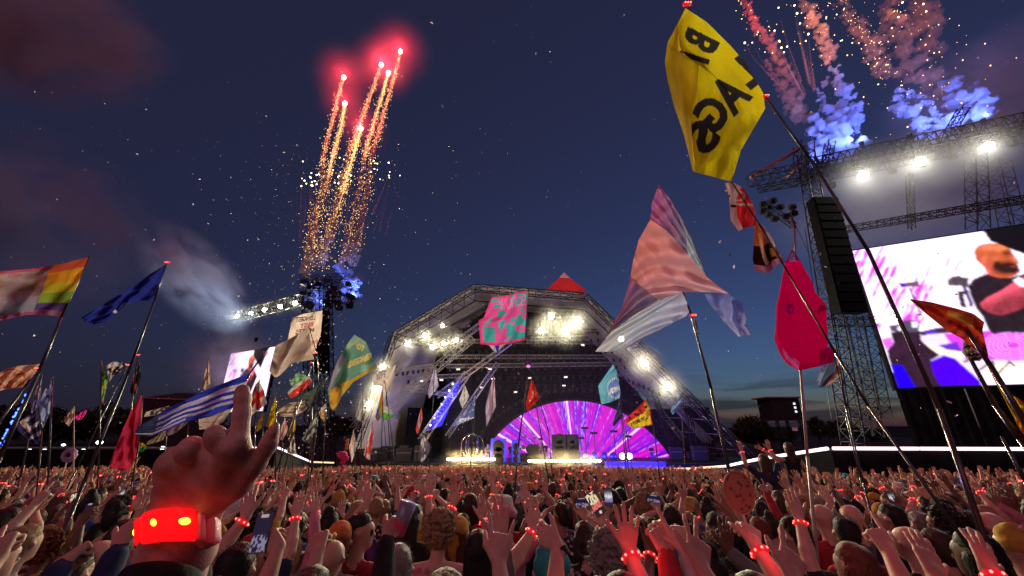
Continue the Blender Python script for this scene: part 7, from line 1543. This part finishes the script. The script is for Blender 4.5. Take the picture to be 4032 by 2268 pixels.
    for j, (h, k_) in enumerate(((-0.14, 1.28), (-0.06, 1.16), (-0.012, 1.06), (0.004, 1.05), (0.008, 1.0), (-0.004, 0.95))):
        for i in range(n_):
            a = 2 * math.pi * i / n_; wob = k_ * (1 + 0.018 * math.sin(3 * a + j * .6) + 0.012 * math.sin(7 * a)); V.append(cs + RX * math.sin(a) * 0.053 * wob + vc * math.cos(a) * 0.056 * wob + UP * (h + 0.017 * math.cos(a)))
    for j in range(5):
        for i in range(n_): Fc.append((j * n_ + i, j * n_ + (i + 1) % n_, (j + 1) * n_ + (i + 1) % n_, (j + 1) * n_ + i))
    link('cuff', mesh(V, Fc), MATS['sleeve_dark_green'], e, True)
    # finger and thumb nails
    nl = pmat('nail', (0.55, 0.30, 0.24), 0.3, spec=.5)
    MB().ball(P(1084, 1692, .4235), (0.004, 0.005, 0.008), 10, 8).build('thumb_nail', nl, e, True)
    # the wristband: rounded modules round the wrist, lit from inside
    wb = empty('wristband', P(705, 2085, .47)); tag(wb, 'wide glowing red LED wristband on the pointing hand\'s wrist', 'wristband')
    cx = P(700, 2100, .480); vd = -ray(700, 2085); A_, B_ = 0.0445, 0.050
    def pt(a, h, rr): return cx + RX * math.sin(a) * (A_ + rr) + vd * math.cos(a) * (B_ + rr) + UP * (h + 0.010 * math.cos(a))
    def seg(a0, a1, h, th, nm, mat, n=14):
        V = []; Fc = []; prof = [(-h, 0), (-h * 1.0, th * .5), (-h * .86, th * .92), (-h * .5, th), (h * .5, th), (h * .86, th * .92), (h, th * .5), (h, 0)]; k = len(prof)
        for i in range(n + 1):
            a = a0 + (a1 - a0) * i / n; ef = min(1, 0.55 + 2.2 * min(i, n - i) / n); 
            for (hh, rr) in prof: V.append(pt(a, hh * (0.9 + 0.1 * ef), rr * ef))
        for i in range(n):
            for j in range(k - 1): Fc.append((i * k + j, (i + 1) * k + j, (i + 1) * k + j + 1, i * k + j + 1))
        Fc += [tuple(range(k)), tuple(n * k + j for j in range(k - 1, -1, -1))]
        return link(nm, mesh(V, Fc), mat, wb, True)
    glow = pmat('band_red_glow', (0.8, 0.05, 0.05), 0.35, emit=(1.0, 0.004, 0.006), estr=1.05, sample=True); hz = pmat('band_hazy_plastic', (0.62, 0.45, 0.48), 0.35, emit=(1.0, 0.03, 0.04), estr=0.10, sample=False)
    seg(-1.12, 0.42, 0.0185, 0.010, 'main_module', glow, 26); seg(0.47, 0.70, 0.016, 0.008, 'clear_link', hz, 8); seg(0.74, 1.34, 0.0165, 0.011, 'side_module', hz, 14); seg(-1.80, -1.22, 0.0165, 0.010, 'side_module', glow, 12)
    for a in np.linspace(1.5, 4.35, 6): seg(a, a + 0.42, 0.014, 0.008, 'rear_link', hz, 6)
    hot = emat('led_core', (1.0, 0.58, 0.05), 3.2)
    for a, h, s in ((-0.52, 0.004, 1.15), (0.14, 0.004, 1.15), (0.98, 0.0, 1.0), (-1.45, 0.0, 1.0)):
        q = pt(a, h, 0.0098); tt = unit(pt(a + .02, h, 0) - pt(a - .02, h, 0)); nn = unit(np.cross(tt, UP)); uu = np.cross(nn, tt); rot = np.array([tt, nn, uu]).T
        MB().ball(q, (0.0052 * s, 0.0014, 0.0036 * s), 14, 8, rot=rot).build('led', hot, wb, True)
    for a, pw in ((-0.52, .008), (0.14, .008), (0.98, .005)):
        q = pt(a, -0.012, 0.034); point_light('led_light', q, pw, (1.0, 0.03, 0.03), 0.006, wb)
hero_hand()
# ================================================================== performers and gear on the stage
def performer(px, py, Y, label, arms, top='black', rz=math.pi, s=1.05):
    p = at(px, py, Y); me, wr = body_mesh(0.0, 1.0, arms); return add_person((p[0], Y, DECK + 0.0), rz, s, me, wr, 0.0, 1, top, 'short', 'black', label=label, group='performers on the stage')
DN = lambda sd_: (sd_, (sd_ * 0.22, 0.25, 1.05), 'hold', 'short', (-sd_ * .5, 1, 0), (0, 1, 0.3))
performer(2567, 1790, 49.6, 'guitarist in black at the right end of the fan screen', [DN(-1), DN(1)], 'black', 2.2, 1.1)
performer(2010, 1790, 53, 'singer in black between the blue speakers, arm up', [(-1, (-0.3, 0.1, 1.8), 'open', 'long', (0, 0, 1), BN), DN(1)], 'black', math.pi, 1.1)
performer(2130, 1760, 55, 'drummer seen small before the fan screen', [DN(-1), DN(1)], 'grey', math.pi, 1.1)
performer(1920, 1780, 52, 'musician by the footlights left of the blue speakers', [DN(-1), DN(1)], 'grey', 2.8, 1.1)
performer(2150, 1770, 55.5, 'second musician beside the drummer', [DN(-1), DN(1)], 'black', math.pi, 1.1)
SPK = pmat('speaker_black', (0.015, 0.015, 0.018), 0.6)
def speaker_box(px, Y, w_, h, label, m=SPK, d=0.8):
    p = at(px, 1800, Y); b = np.array((p[0], Y, DECK)); e = empty('stage_speaker', b); tag(e, label, 'speaker', 'speaker cabinets on the stage')
    MB().box(b + (0, 0, h / 2), (w_, d, h)).build('cabinet', m, e)
    for k in range(max(1, int(h / 0.7))): MB().bar(b + (0, -d / 2 - 0.02, 0.35 + k * 0.7), b + (0, -d / 2 - 0.05, 0.35 + k * 0.7), w_ * 0.36, w_ * 0.32, 16).build('cone', BLACK, e)
BLUP = pmat('blue_panel', (0.03, 0.04, 0.5), 0.5, emit=(0.03, 0.02, 1.0), estr=0.55, sample=False)
speaker_box(1962, 50, 1.9, 2.6, 'tall blue lit panel box left of the singer', BLUP); speaker_box(2031, 50, 1.0, 2.5, 'narrow blue lit panel box right of the singer', BLUP)
speaker_box(2205, 54, 1.9, 3.0, 'dark speaker stack left of the stage middle'); speaker_box(2255, 54, 1.7, 3.0, 'dark speaker stack at the stage middle'); speaker_box(2100, 54, 1.4, 1.8, 'low dark cabinet by the drummer')
for k, (px, h) in enumerate(((2290, 2.6), (2310, 3.8), (2345, 3.2), (2425, 3.4), (2480, 2.8))):      # lamp stands
    p = at(px, 1800, 52); b = np.array((p[0], 52, DECK)); e = empty('lamp_stand', b); tag(e, ('short', 'very tall', 'medium tall', 'tall', 'low')[k] + ' thin stand with a flat dark head on the deck', 'stand', 'stands on the deck')
    MB().bar(b, b + (0, 0, h), 0.05).build('post', BLACK, e); MB().box(b + (0, 0, h), (0.9, 0.3, 0.28)).build('head', BLACK, e)
for k, px in enumerate((2303, 2340, 2378, 2415, 2450, 2478)):                                        # round deck lamps
    p = at(px, 1800, 50); b = np.array((p[0], 50, DECK)); e = empty('deck_lamp', b + (0, 0, 0)); lit = k >= 4
    tag(e, 'round deck lamp glowing lilac beside the blue riser' if lit else 'round dark deck lamp with a blue sheen', 'stage light', 'round lamps on the deck')
    MB().bar(b + (0, 0.3, 0.65), b + (0, -0.1, 0.65), 0.36, 0.44, 18).build('drum', BLACK, e); MB().ball(b + (0, -0.12, 0.65), (0.38, 0.05, 0.38), 16, 8).build('lens', emat('deck_lamp_lit', (0.75, 0.5, 1.0), 5) if lit else pmat('deck_lamp_dark', (0.05, 0.05, 0.25), 0.1, 0.5), e, True)
    MB().bar(b + (-0.2, 0.1, 0), b + (0, 0.1, 0.4), 0.04).bar(b + (0.2, 0.1, 0), b + (0, 0.1, 0.4), 0.04).build('foot', BLACK, e)
# drums
p = at(2085, 1800, 55.5); b = np.array((p[0], 55.5, DECK)); e = empty('drum_kit', b); tag(e, 'dark drum kit on a riser before the fan screen', 'drum kit'); MB().box(b + (0, 0, 0.3), (4.2, 3, 0.6)).build('riser', BLACK, e)
for k, (x, z, r_, d) in enumerate(((0, 1.15, .5, .5), (-0.8, 1.4, .28, .4), (0.8, 1.4, .28, .4), (1.3, 1.0, .36, .5), (-1.3, 1.2, .25, .3))): MB().bar(b + (x, -0.5, z), b + (x, -0.5 + d, z), r_, r_, 18).build('drum', pmat('drum_shell', (0.05, 0.02, 0.03), 0.25, spec=.6), e)
for k, (x, z) in enumerate(((-1.4, 2.3), (1.5, 2.4), (-0.7, 2.6), (0.7, 2.55))): MB().bar(b + (x, 0, z), b + (x, 0.02, z + .05), .42, .3, 18).build('cymbal', pmat('brass', (0.6, 0.42, 0.15), .25, .9), e); MB().bar(b + (x, 0, .6), b + (x, 0, z), .02).build('cymbal_stand', BLACK, e)
# mirrored ring ball beyond the left footlights
c = at(1860, 1755, 50); e = empty('mirror_hoop', (c[0], 50, DECK)); tag(e, 'big clear hoop ball with pink glints above the left footlights', 'hoop'); n = 30
for k in range(3):
    a = R(60 * k); MB().path([c + np.array((math.cos(6.2832 * i / n) * 1.35 * math.cos(a), math.cos(6.2832 * i / n) * 1.35 * math.sin(a), math.sin(6.2832 * i / n) * 1.35)) for i in range(n + 1)], 0.05, 5).build('hoop', pmat('chrome', (0.8, 0.75, 0.78), 0.12, 1.0), e)
MB().bar((c[0], 50, DECK), c + (0, 0, -1.35), 0.08).build('post', BLACK, e)
# blue lit riser at the right end of the deck
a, b = at(2385, 1826, 47.9), at(2620, 1826, 47.9); e = empty('blue_riser', a); tag(e, 'low riser front glowing deep blue at the right of the deck', 'riser'); MB().box((a + b) / 2 + (0, 0.3, -0.5), (b[0] - a[0], 0.8, 1.4)).build('front_panel', pmat('riser_paint', (0.06, 0.06, 0.4), .5), e)
for k in (0.2, 0.55, 0.85): point_light('riser_light', a + (b - a) * k + (0, -2.2, 0.2), 1600, (0.06, 0.03, 1.0), .4, e)
# wing clutter: flight cases and crew platforms either side
for k in range(14):
    px = random.choice((random.uniform(1420, 1720), random.uniform(2640, 2860))); p = at(px, 1790, random.uniform(50, 55)); w_, h = random.uniform(.8, 2), random.uniform(.8, 2.4)
    e = empty('flight_case', (p[0], p[1], DECK)); tag(e, ('wide low' if w_ > 1.4 and h < 1.6 else 'tall narrow' if h > 1.6 and w_ < 1.4 else 'bulky' if h > 1.6 else 'small') + (' dark flight case in the left wing of the stage' if px < 2000 else ' dark flight case in the right wing of the stage'), 'case', 'flight cases in the stage wings')
    MB().box((p[0], p[1], DECK + h / 2 + .1), (w_, .8, h)).build('case', pmat('case_grey', (0.04, 0.04, 0.05), .5, noise=.3), e); MB().box((p[0], p[1] - .41, DECK + h * .7), (w_ * .98, .02, .06)).build('edge_strip', STEEL, e)

# ================================================================== fireworks
SPK_Y = emat('spark_gold', (1.0, 0.55, 0.18), 5.5); SPK_W = emat('star_white', (1.0, 1.0, 0.50), 6); FL = emat('flare_core', (1.0, 0.75, 0.35), 30)
OCT = (np.array(((1, 0, 0), (-1, 0, 0), (0, 1, 0), (0, -1, 0), (0, 0, 1), (0, 0, -1)), float), np.array(((0, 2, 4), (2, 1, 4), (1, 3, 4), (3, 0, 4), (2, 0, 5), (1, 2, 5), (3, 1, 5), (0, 3, 5))))
def sparks(P, s):
    n = len(P); V = (P[:, None] + OCT[0][None] * np.asarray(s).reshape(-1, 1, 1)).reshape(-1, 3); return mesh(V, (OCT[1][None] + 6 * np.arange(n)[:, None, None]).reshape(-1, 3))
def along(path, n, Y, jit, t0=0, t1=1, r_=rng):
    Q = np.array([at(*p, Y) for p in path]); s = np.concatenate([[0], np.cumsum(np.linalg.norm(np.diff(Q, axis=0), axis=1))]); t = (t0 + (t1 - t0) * r_.random(n)) * s[-1]
    P = np.stack([np.interp(t, s, Q[:, i]) for i in range(3)], -1); f = (t / s[-1])[:, None]; return P + r_.normal(size=P.shape) * (jit[0] + (jit[1] - jit[0]) * f), t / s[-1]
def smoke_body(name, parent, path, Y, radii, mat, seed=0, wob=0.5, vx=None, per=1.0, deep=1.0):
    """billowing trail of smoke: lumpy closed shape filled with an even scattering volume"""
    r_ = np.random.default_rng(seed); Q = np.array([at(*p, Y) for p in path]); s = np.concatenate([[0], np.cumsum(np.linalg.norm(np.diff(Q, axis=0), axis=1))]); rm = np.mean(radii); n = int(s[-1] / (rm * 0.30) * per) + 3; prims = []
    for i in range(n):
        f = i / (n - 1); c = np.array([np.interp(f * s[-1], s, Q[:, k]) for k in range(3)]); rr = np.interp(f, np.linspace(0, 1, len(radii)), radii)
        c = c + r_.normal(size=3) * rr * wob * np.array((1, deep, 1)); k = rr * r_.uniform(0.35, 0.75); prims.append((c, c + r_.normal(size=3) * k * 0.3, k, k * 0.8, 0))
        for j in range(6): d = unit(r_.normal(size=3)); prims.append((c + d * k * 0.85, c + d * k * 1.05, k * r_.uniform(.2, .45), k * 0.2, 0))
    V, Fq, T = sdf(prims, vx or max(rm * 0.11, 0.06), rm * 0.08, rough=(rm * 0.34, 2.0 / rm, seed)); o = link(name, mesh(V, Fq), mat, parent); o['kind'] = 'stuff'; return o
def ball_volume(name, c, rad, mat, parent=None, rot=(0, 0, 0), label=None, cat='smoke', group=None):
    o = bpy.data.objects.new(name, UNIT); COL.objects.link(o); o.location = c; o.scale = rad if hasattr(rad, '__len__') else (rad,) * 3; o.rotation_euler = rot
    o.material_slots[0].link = 'OBJECT'; o.material_slots[0].material = mat
    if parent is not None: o.parent = parent; o.matrix_parent_inverse = Matrix.LocRotScale(parent.location, parent.rotation_euler, parent.scale).inverted()
    o['kind'] = 'stuff'
    if label: tag(o, label, cat, group)
    return o
UNIT = MB().ball((0, 0, 0), 1.0, 24, 16).mesh('unit'); UNIT.materials.append(BLACK)
S8 = lambda pts: [(1000 + x * 0.759, 100 + y * 0.759) for x, y in pts]
V_RED = volmat('smoke_pink', (1.0, 0.48, 0.46), 1.6); V_TAN = volmat('smoke_tan', (0.92, 0.58, 0.42), 0.75); V_HALO = volmat('flare_haze', (0.95, 0.9, 0.9), 0.0062, 0.01, (0.0, 0.4))
COM = [([(466, 270), (430, 400), (405, 500), (375, 610), (358, 700), (355, 850), (310, 1020), (285, 1200), (280, 1290)], 300, 1.0), ([(472, 405), (455, 520), (420, 640), (395, 740), (375, 850), (340, 950), (310, 1100), (300, 1240)], 420, .6), ([(660, 205), (620, 320), (580, 430), (545, 520), (500, 640), (480, 720), (450, 850), (400, 1050), (365, 1200)], 300, 1.0),
       ([(697, 247), (660, 380), (630, 480), (595, 600), (570, 700), (550, 850), (520, 980), (490, 1130), (460, 1230)], 380, .7), ([(760, 135), (730, 260), (690, 400), (660, 510), (625, 620), (605, 720), (590, 850), (560, 1000), (530, 1150), (510, 1240)], 300, 1.1), ([(555, 535), (530, 620), (490, 760), (450, 900), (410, 1020), (370, 1130), (340, 1250)], 480, .7)]
LB = ('highest red flare, at the far right of the burst', )
labs = ['red flare rising on the left of the burst with a loose spark trail', 'lower red flare on the left with a thick golden spark trail', 'second highest red flare with a pink smoke trail', 'red flare beside the second highest one with golden sparks', 'highest red flare with a long pink smoke trail', 'lowest red flare with the thickest golden spark trail']
for i, (path, ns, gl) in enumerate(COM):
    path = S8(path); Y = 66; hd = at(*path[0], Y); e = empty('firework_comet', hd); tag(e, labs[i], 'firework', 'red flares over the far tower')
    MB().ball(hd, (0.42, 0.42, 0.55), 12, 8).build('flare', FL, e, True)
    P, f = along(path, ns, Y, (0.25, 1.0), 0.0, 1.0); o = link('sparks', sparks(P, 0.03 + 0.04 * rng.random(ns)), SPK_Y, e); o['kind'] = 'stuff'
    P, f = along(path, int(ns * .9), Y, (0.20, 0.5), 0.0, 0.5); o = link('sparks', sparks(P, 0.03 + 0.045 * rng.random(len(P))), SPK_Y, e); o['kind'] = 'stuff'
    Q = [at(path[0][0] + (path[1][0] - path[0][0]) * t, path[0][1] + (path[1][1] - path[0][1]) * t, Y) for t in (0, .3, .6, 1)] + [at(*q, Y) for q in path[2:5]]; Q = [q + rng.normal(size=3) * .06 for q in Q]; MB().path(Q, [.16, .15, .13, .11, .09, .06, .02][:len(Q)], 6).build('burning_trail', emat('trail_gold', (1.0, 0.50, 0.14), 1.6) if gl < .8 else emat('trail_rose', (1.0, 0.22, 0.16), 1.0), e, True)
    k = max(3, len(path) // 2 + 1); smoke_body('smoke_trail', e, path[:k], Y + .2, (0.24, 0.34, 0.42), V_RED, i, .4); smoke_body('smoke_trail', e, path[k - 1:], Y + .2, (0.42, 0.6, 0.8), V_TAN, i + 20, .5)
    point_light('flare_light', hd + (0, -0.9, 0.4), 13000 * gl, (1.0, 0.03, 0.06), 0.5, e)
    ball_volume('flare_haze', hd, 8.0 * (0.6 + .4 * gl), V_HALO, e)
for q, pw in (((1290, 640), 3800), ((1420, 680), 3800), ((1350, 860), 2600), ((1470, 900), 2200)):
    pass
STEM = pmat('stem_smoke', (0.45, 0.30, 0.24), 1.0)
def star(px, py, Y, path, r_, label, group):
    c = at(px, py, Y); e = empty('firework_star', c); tag(e, label, 'firework', group); MB().ball(c, r_, 8, 6).build('spark', SPK_W, e, True)
    o = smoke_body('smoke_stem', e, path, Y, (r_ * .5, r_ * .9, r_ * 1.5), V_TAN, int(px + py), .3, vx=r_ * .35, per=.8)
rs = random.Random(9)
for k in range(46):
    zone = k % 3; cx = (rs.uniform(245, 345), rs.uniform(385, 535), rs.uniform(600, 715))[zone]; cy_ = (rs.uniform(760, 835), rs.uniform(665, 825), rs.uniform(690, 820))[zone]
    if k == 0: cx, cy_ = 254, 706
    if k == 2: cx, cy_ = 757, 779
    ex = cx - (12, 30, 75)[zone] * rs.uniform(.6, 1.2); path = S8([(cx, cy_), (cx - 4, cy_ + 70), ((cx + ex) / 2, cy_ + 170), (ex, cy_ + rs.uniform(240, 340))])
    star(*path[0], 66 + rs.uniform(-3, 3), path, rs.uniform(.08, .15), ('pale green white star in the left cluster of the small burst', 'pale green white star in the middle cluster behind the golden trails', 'pale green white star in the right cluster of the small burst')[zone], 'small white stars over the far tower')
SR = lambda pts: [(2880 + x * 0.4472, y * 0.4472) for x, y in pts]
for k, (cx, cy_) in enumerate(((415, 68), (555, 48), (578, 118), (605, 205), (380, 270), (118, 377), (183, 375), (678, 300), (655, 360), (490, 410), (463, 460), (440, 420), (420, 360), (1505, 22), (1620, 30), (1690, 35), (1715, 100), (1470, 150))):
    right = cx > 1000; ex, ey = (cx + 90, cy_ + 330) if right else (cx * .45 + 430, cy_ * .3 + 700)
    path = SR([(cx, cy_), (cx + (ex - cx) * .2, cy_ + (ey - cy_) * .3), (cx + (ex - cx) * .55, cy_ + (ey - cy_) * .62), (ex, ey)])
    star(*path[0], 38, path, rs.uniform(.07, .12), 'bright white star with a thin red stem over the screen tower' if not right else 'bright white star high over the right end of the screen truss', 'white stars over the screen tower')
V_REDD = volmat('smoke_red', (0.95, 0.42, 0.36), 0.8); V_BLUE = volmat('smoke_blue', (0.62, 0.70, 0.98), 1.15); V_BROWN = volmat('smoke_brown', (0.95, 0.50, 0.32), 0.26); V_GREY = volmat('grey_smoke', (0.62, 0.80, 0.95), 0.10, 1.9, (0.42, 0.66))
def plume(label, parts, Y=37, glow=()):
    p0 = at(*SR([parts[0][0][0]])[0], Y); e = empty('smoke_plume', p0); tag(e, label, 'smoke', 'smoke left by the fireworks')
    for (q, pw, cl) in glow: point_light('spark_glow', at(*SR([q])[0], Y - 1.6), pw, cl, .5, e)      # light of the burning sparks
    for i, (path, radii, m) in enumerate(parts): smoke_body('smoke', e, SR(path), Y + (0 if m is not V_BLUE else -0.5), [q * (.8 if m is V_BLUE else .85) for q in radii], m, len(label) + i * 3, .62)
plume('thick red smoke trail beside the yellow flag', [([(100, -20), (150, 90), (205, 190), (250, 270), (310, 310), (350, 400)], (0.35, 0.5, 0.65), V_REDD), ([(350, 400), (400, 500), (460, 600), (520, 750), (570, 900), (640, 1050)], (0.6, 0.8, 0.9), V_BROWN), ([(300, 540), (420, 760), (540, 980)], (.3, .45, .6), V_BROWN)], glow=[((130, 60), 1500, (1.0, 0.12, 0.08)), ((330, 420), 900, (1.0, 0.25, 0.12))])
plume('tan smoke trail that ends in a billowing blue column', [([(620, -20), (680, 80), (720, 180), (790, 260), (830, 370), (850, 450), (870, 540)], (0.6, 0.75, 0.65), V_TAN), ([(910, 610), (920, 720), (970, 800), (1000, 880), (1020, 960), (1060, 1040), (1100, 1010)], (0.4, 0.8, 0.95, .8), V_BLUE), ([(1060, 1040), (1110, 1090), (1090, 1150)], (.6, .5), V_BLUE)], glow=[((690, 120), 900, (1.0, 0.42, 0.16)), ((850, 430), 700, (1.0, 0.4, 0.2))])
plume('tan smoke trail full of gold sparks above the screen truss', [([(950, -20), (1010, 80), (1060, 160), (1120, 230), (1180, 320), (1230, 400), (1270, 500), (1300, 580), (1400, 690)], (0.5, 0.7, 0.8, .6), V_BROWN), ([(1490, 830), (1520, 950), (1600, 1010), (1680, 1060), (1740, 1170)], (.6, .9, .8), V_BLUE)], glow=[((1060, 160), 900, (1.0, 0.45, 0.16)), ((1260, 480), 700, (1.0, 0.45, 0.2))])
plume('broad brown smoke cloud with sparks high over the screen', [([(1370, -20), (1400, 150), (1480, 330), (1550, 500), (1650, 600), (1800, 680)], (0.8, 1.1, 1.3), V_BROWN), ([(1620, -20), (1680, 150), (1720, 300), (1750, 420)], (1.2, 1.4, 1.2), V_BROWN)], glow=[((1560, 40), 450, (1.0, 0.45, 0.2))])
plume('thin blue smoke wisp between the blue columns', [([(1600, 820), (1680, 880), (1760, 950), (1810, 1020), (1850, 1080), (1820, 1110)], (.3, .45, .5), V_BLUE)])
plume('big blue smoke bank behind the small ladder mast', [([(1900, 720), (1960, 800), (2050, 860), (2080, 960), (2020, 1060), (1960, 1120)], (.9, 1.6, 1.6), V_BLUE)])
plume('bright blue smoke bank boiling over the tower head', [([(720, 1060), (790, 1130), (860, 1230), (920, 1380)], (.7, 1.3, 1.5), V_BLUE), ([(850, 1000), (920, 1100), (990, 1250), (1030, 1380)], (.8, 1.2, 1.2), V_BLUE), ([(740, 1200), (770, 1300), (780, 1400)], (.7, .9), V_BLUE), ([(745, 780), (800, 880), (830, 970)], (.25, .4, .5), V_BLUE)])
for px, py, pw in ((3250, 640, 15000), (3390, 560, 9000), (3580, 530, 9000), (3780, 500, 12000), (3870, 470, 9000)):  # lamps added below the smoke banks to light them blue
    p = at(px, py, 34.2); e = empty('added_uplight', p); tag(e, 'added blue lamp on the screen tower roof truss, lighting the smoke', 'stage light', 'added blue uplights on the screen tower'); MB().bar(p + (0, 0, -.6), p, .18, .24, 10).build('can', BLACK, e); MB().bar(p, p + (0, 0, .03), .2, .2, 10).build('lens', emat('blue_lens', (0.2, 0.3, 1.0), 4), e)
    point_light('added_blue_beam', p + (0, 0, .1), pw, (0.16, 0.24, 1.0), .3, e, spot=R(150), rot=(R(180 - 8), 0, 0))
P, f = along(SR([(930, -30), (1010, 80), (1060, 160), (1120, 230), (1180, 320), (1230, 400), (1270, 500), (1300, 580), (1460, 760)]), 110, 37, (.9, .7)); P2, f = along(SR([(620, -30), (680, 80), (720, 180), (800, 330), (870, 540)]), 60, 37, (1.1, 1.2)); P3, f = along(SR([(1500, -30), (1560, 150), (1560, 350), (1700, 550), (2000, 800)]), 90, 37, (2.2, 2.4)); P4, f = along(SR([(80, -30), (160, 120), (230, 230), (300, 420)]), 34, 37, (.8, .9)); P5, f = along(SR([(1100, 700), (1400, 800), (1700, 900), (2300, 1000)]), 60, 37, (4, 3))
P = np.concatenate([P, P2, P3, P4, P5]); tag(link('falling_sparks', sparks(P, 0.025 + .07 * rng.random(len(P)) ** 2), SPK_Y), 'golden sparks raining over the screen tower', 'sparks', kind='stuff')
p = at(1060, 60, 37)
# blue smoke on the far tower
e = empty('smoke_plume', at(1375, 1100, 68)); tag(e, 'small bright blue smoke puff on the far tower head', 'smoke', 'smoke left by the fireworks')
smoke_body('smoke', e, [(1345, 1045), (1370, 1080), (1385, 1120), (1392, 1165)], 68, (.8, 1.6, 1.3), V_BLUE, 5, .5); smoke_body('smoke', e, [(1230, 1160), (1245, 1200), (1215, 1225)], 69, (1.4, 1.9, 1.2), V_BLUE, 6, .5)
for px, py in ((1385, 1175), (1235, 1225)):
    p = at(px, py, 66); e = empty('added_uplight', p); tag(e, 'added blue lamp on the far tower head, lighting the smoke', 'stage light', 'added blue uplights on the far tower'); MB().bar(p + (0, 0, -.6), p, .18, .24, 10).build('can', BLACK, e); point_light('added_blue_beam', p + (0, 0, .1), 11000, (0.16, 0.24, 1.0), .3, e, spot=R(130), rot=(R(180 - 12), 0, 0))  # added lamps that turn the far puffs blue

# ================================================================== drifting smoke
V_DRIFT = volmat('drift_smoke', (0.80, 0.86, 0.98), 0.22, 2.2, (0.40, 0.70), nscale=(1, 1, 1)); V_CLOUD = volmat('cloud_smoke', (0.95, 0.76, 0.74), 0.17, 1.9, (0.42, 0.66)); V_FOG = volmat('lamp_fog', (0.86, 0.91, 1.0), 0.12, 1.6, (0.34, 0.70))
ball_volume('drifting_smoke', at(770, 1090, 78), (21, 9, 8), V_DRIFT, rot=(0, R(42), 0), label='pale blue smoke drifting up from the far row of lamps')
ball_volume('drifting_smoke', at(900, 1420, 80), (12, 8, 9), V_DRIFT, label='thin pale smoke hanging round the far video screen')
ball_volume('smoke_cloud', at(150, 120, 95), (52, 25, 30), V_CLOUD, rot=(0, R(20), 0), label='red lit smoke cloud high over the left of the field', group='smoke clouds over the field')
ball_volume('smoke_cloud', at(120, 830, 95), (46, 22, 26), V_GREY, rot=(0, R(30), 0), label='dim grey smoke cloud over the rainbow flag', group='smoke clouds over the field')
ball_volume('lamp_fog', at(3650, 780, 33), (19, 7, 7.5), V_FOG, rot=(0, R(-12), 0), label='grey blue fog lit by the lamps over the huge screen')
ball_volume('lamp_fog', at(3950, 330, 40), (20, 8, 10), V_FOG, rot=(0, R(-20), 0), label='thin grey smoke drifting above the screen tower')
p = at(1010, 1330, 72); e = empty('added_beam_light', p); tag(e, 'added beam lamp on the far tower that lights the smoke', 'stage light'); MB().bar(p + (0, 0, -.8), p, .25, .35, 10).build('can', BLACK, e)  # lamp added to brighten the pale drifting smoke
d = at(760, 1060, 78) - p; point_light('beam', p + unit(d) * .3, 42000, (0.62, 0.78, 1.0), .3, e, spot=R(62), rot=Vector((0, 0, -1)).rotation_difference(Vector(tuple(unit(d)))).to_euler())

# ================================================================== confetti
def confetti():
    r_ = np.random.default_rng(8); V = []; Fc = []
    def put(px, py, Y, s):
        c = at(px, py, Y); a = unit(r_.normal(size=3)) * s; b = unit(np.cross(a, r_.normal(size=3))) * s * .7; n = len(V); V.extend([c - a - b, c + a - b, c + a + b, c - a + b]); Fc.append((n, n + 1, n + 2, n + 3))
    for k in range(1500): put(r_.normal(1230, 190), r_.uniform(560, 1790), r_.uniform(24, 60), r_.uniform(.025, .07))
    for k in range(500): put(r_.uniform(0, 1900), r_.uniform(300, 1700), r_.uniform(18, 60), r_.uniform(.025, .06))
    for k in range(260): put(r_.uniform(1900, 4032), r_.uniform(0, 1700), r_.uniform(9, 40), r_.uniform(.02, .05))
    for (px, py) in ((2834, 952), (3230, 1000), (3300, 1115), (3130, 1690), (3620, 1240), (2890, 1050), (1742, 418), (1400, 1150), (1700, 90), (2110, 210)): put(px, py, 9, .05)
    tag(link('confetti', mesh(V, Fc), pmat('confetti_paper', (0.8, 0.72, 0.78), .7)), 'small white paper confetti fluttering in the air', 'confetti', kind='stuff')
confetti()
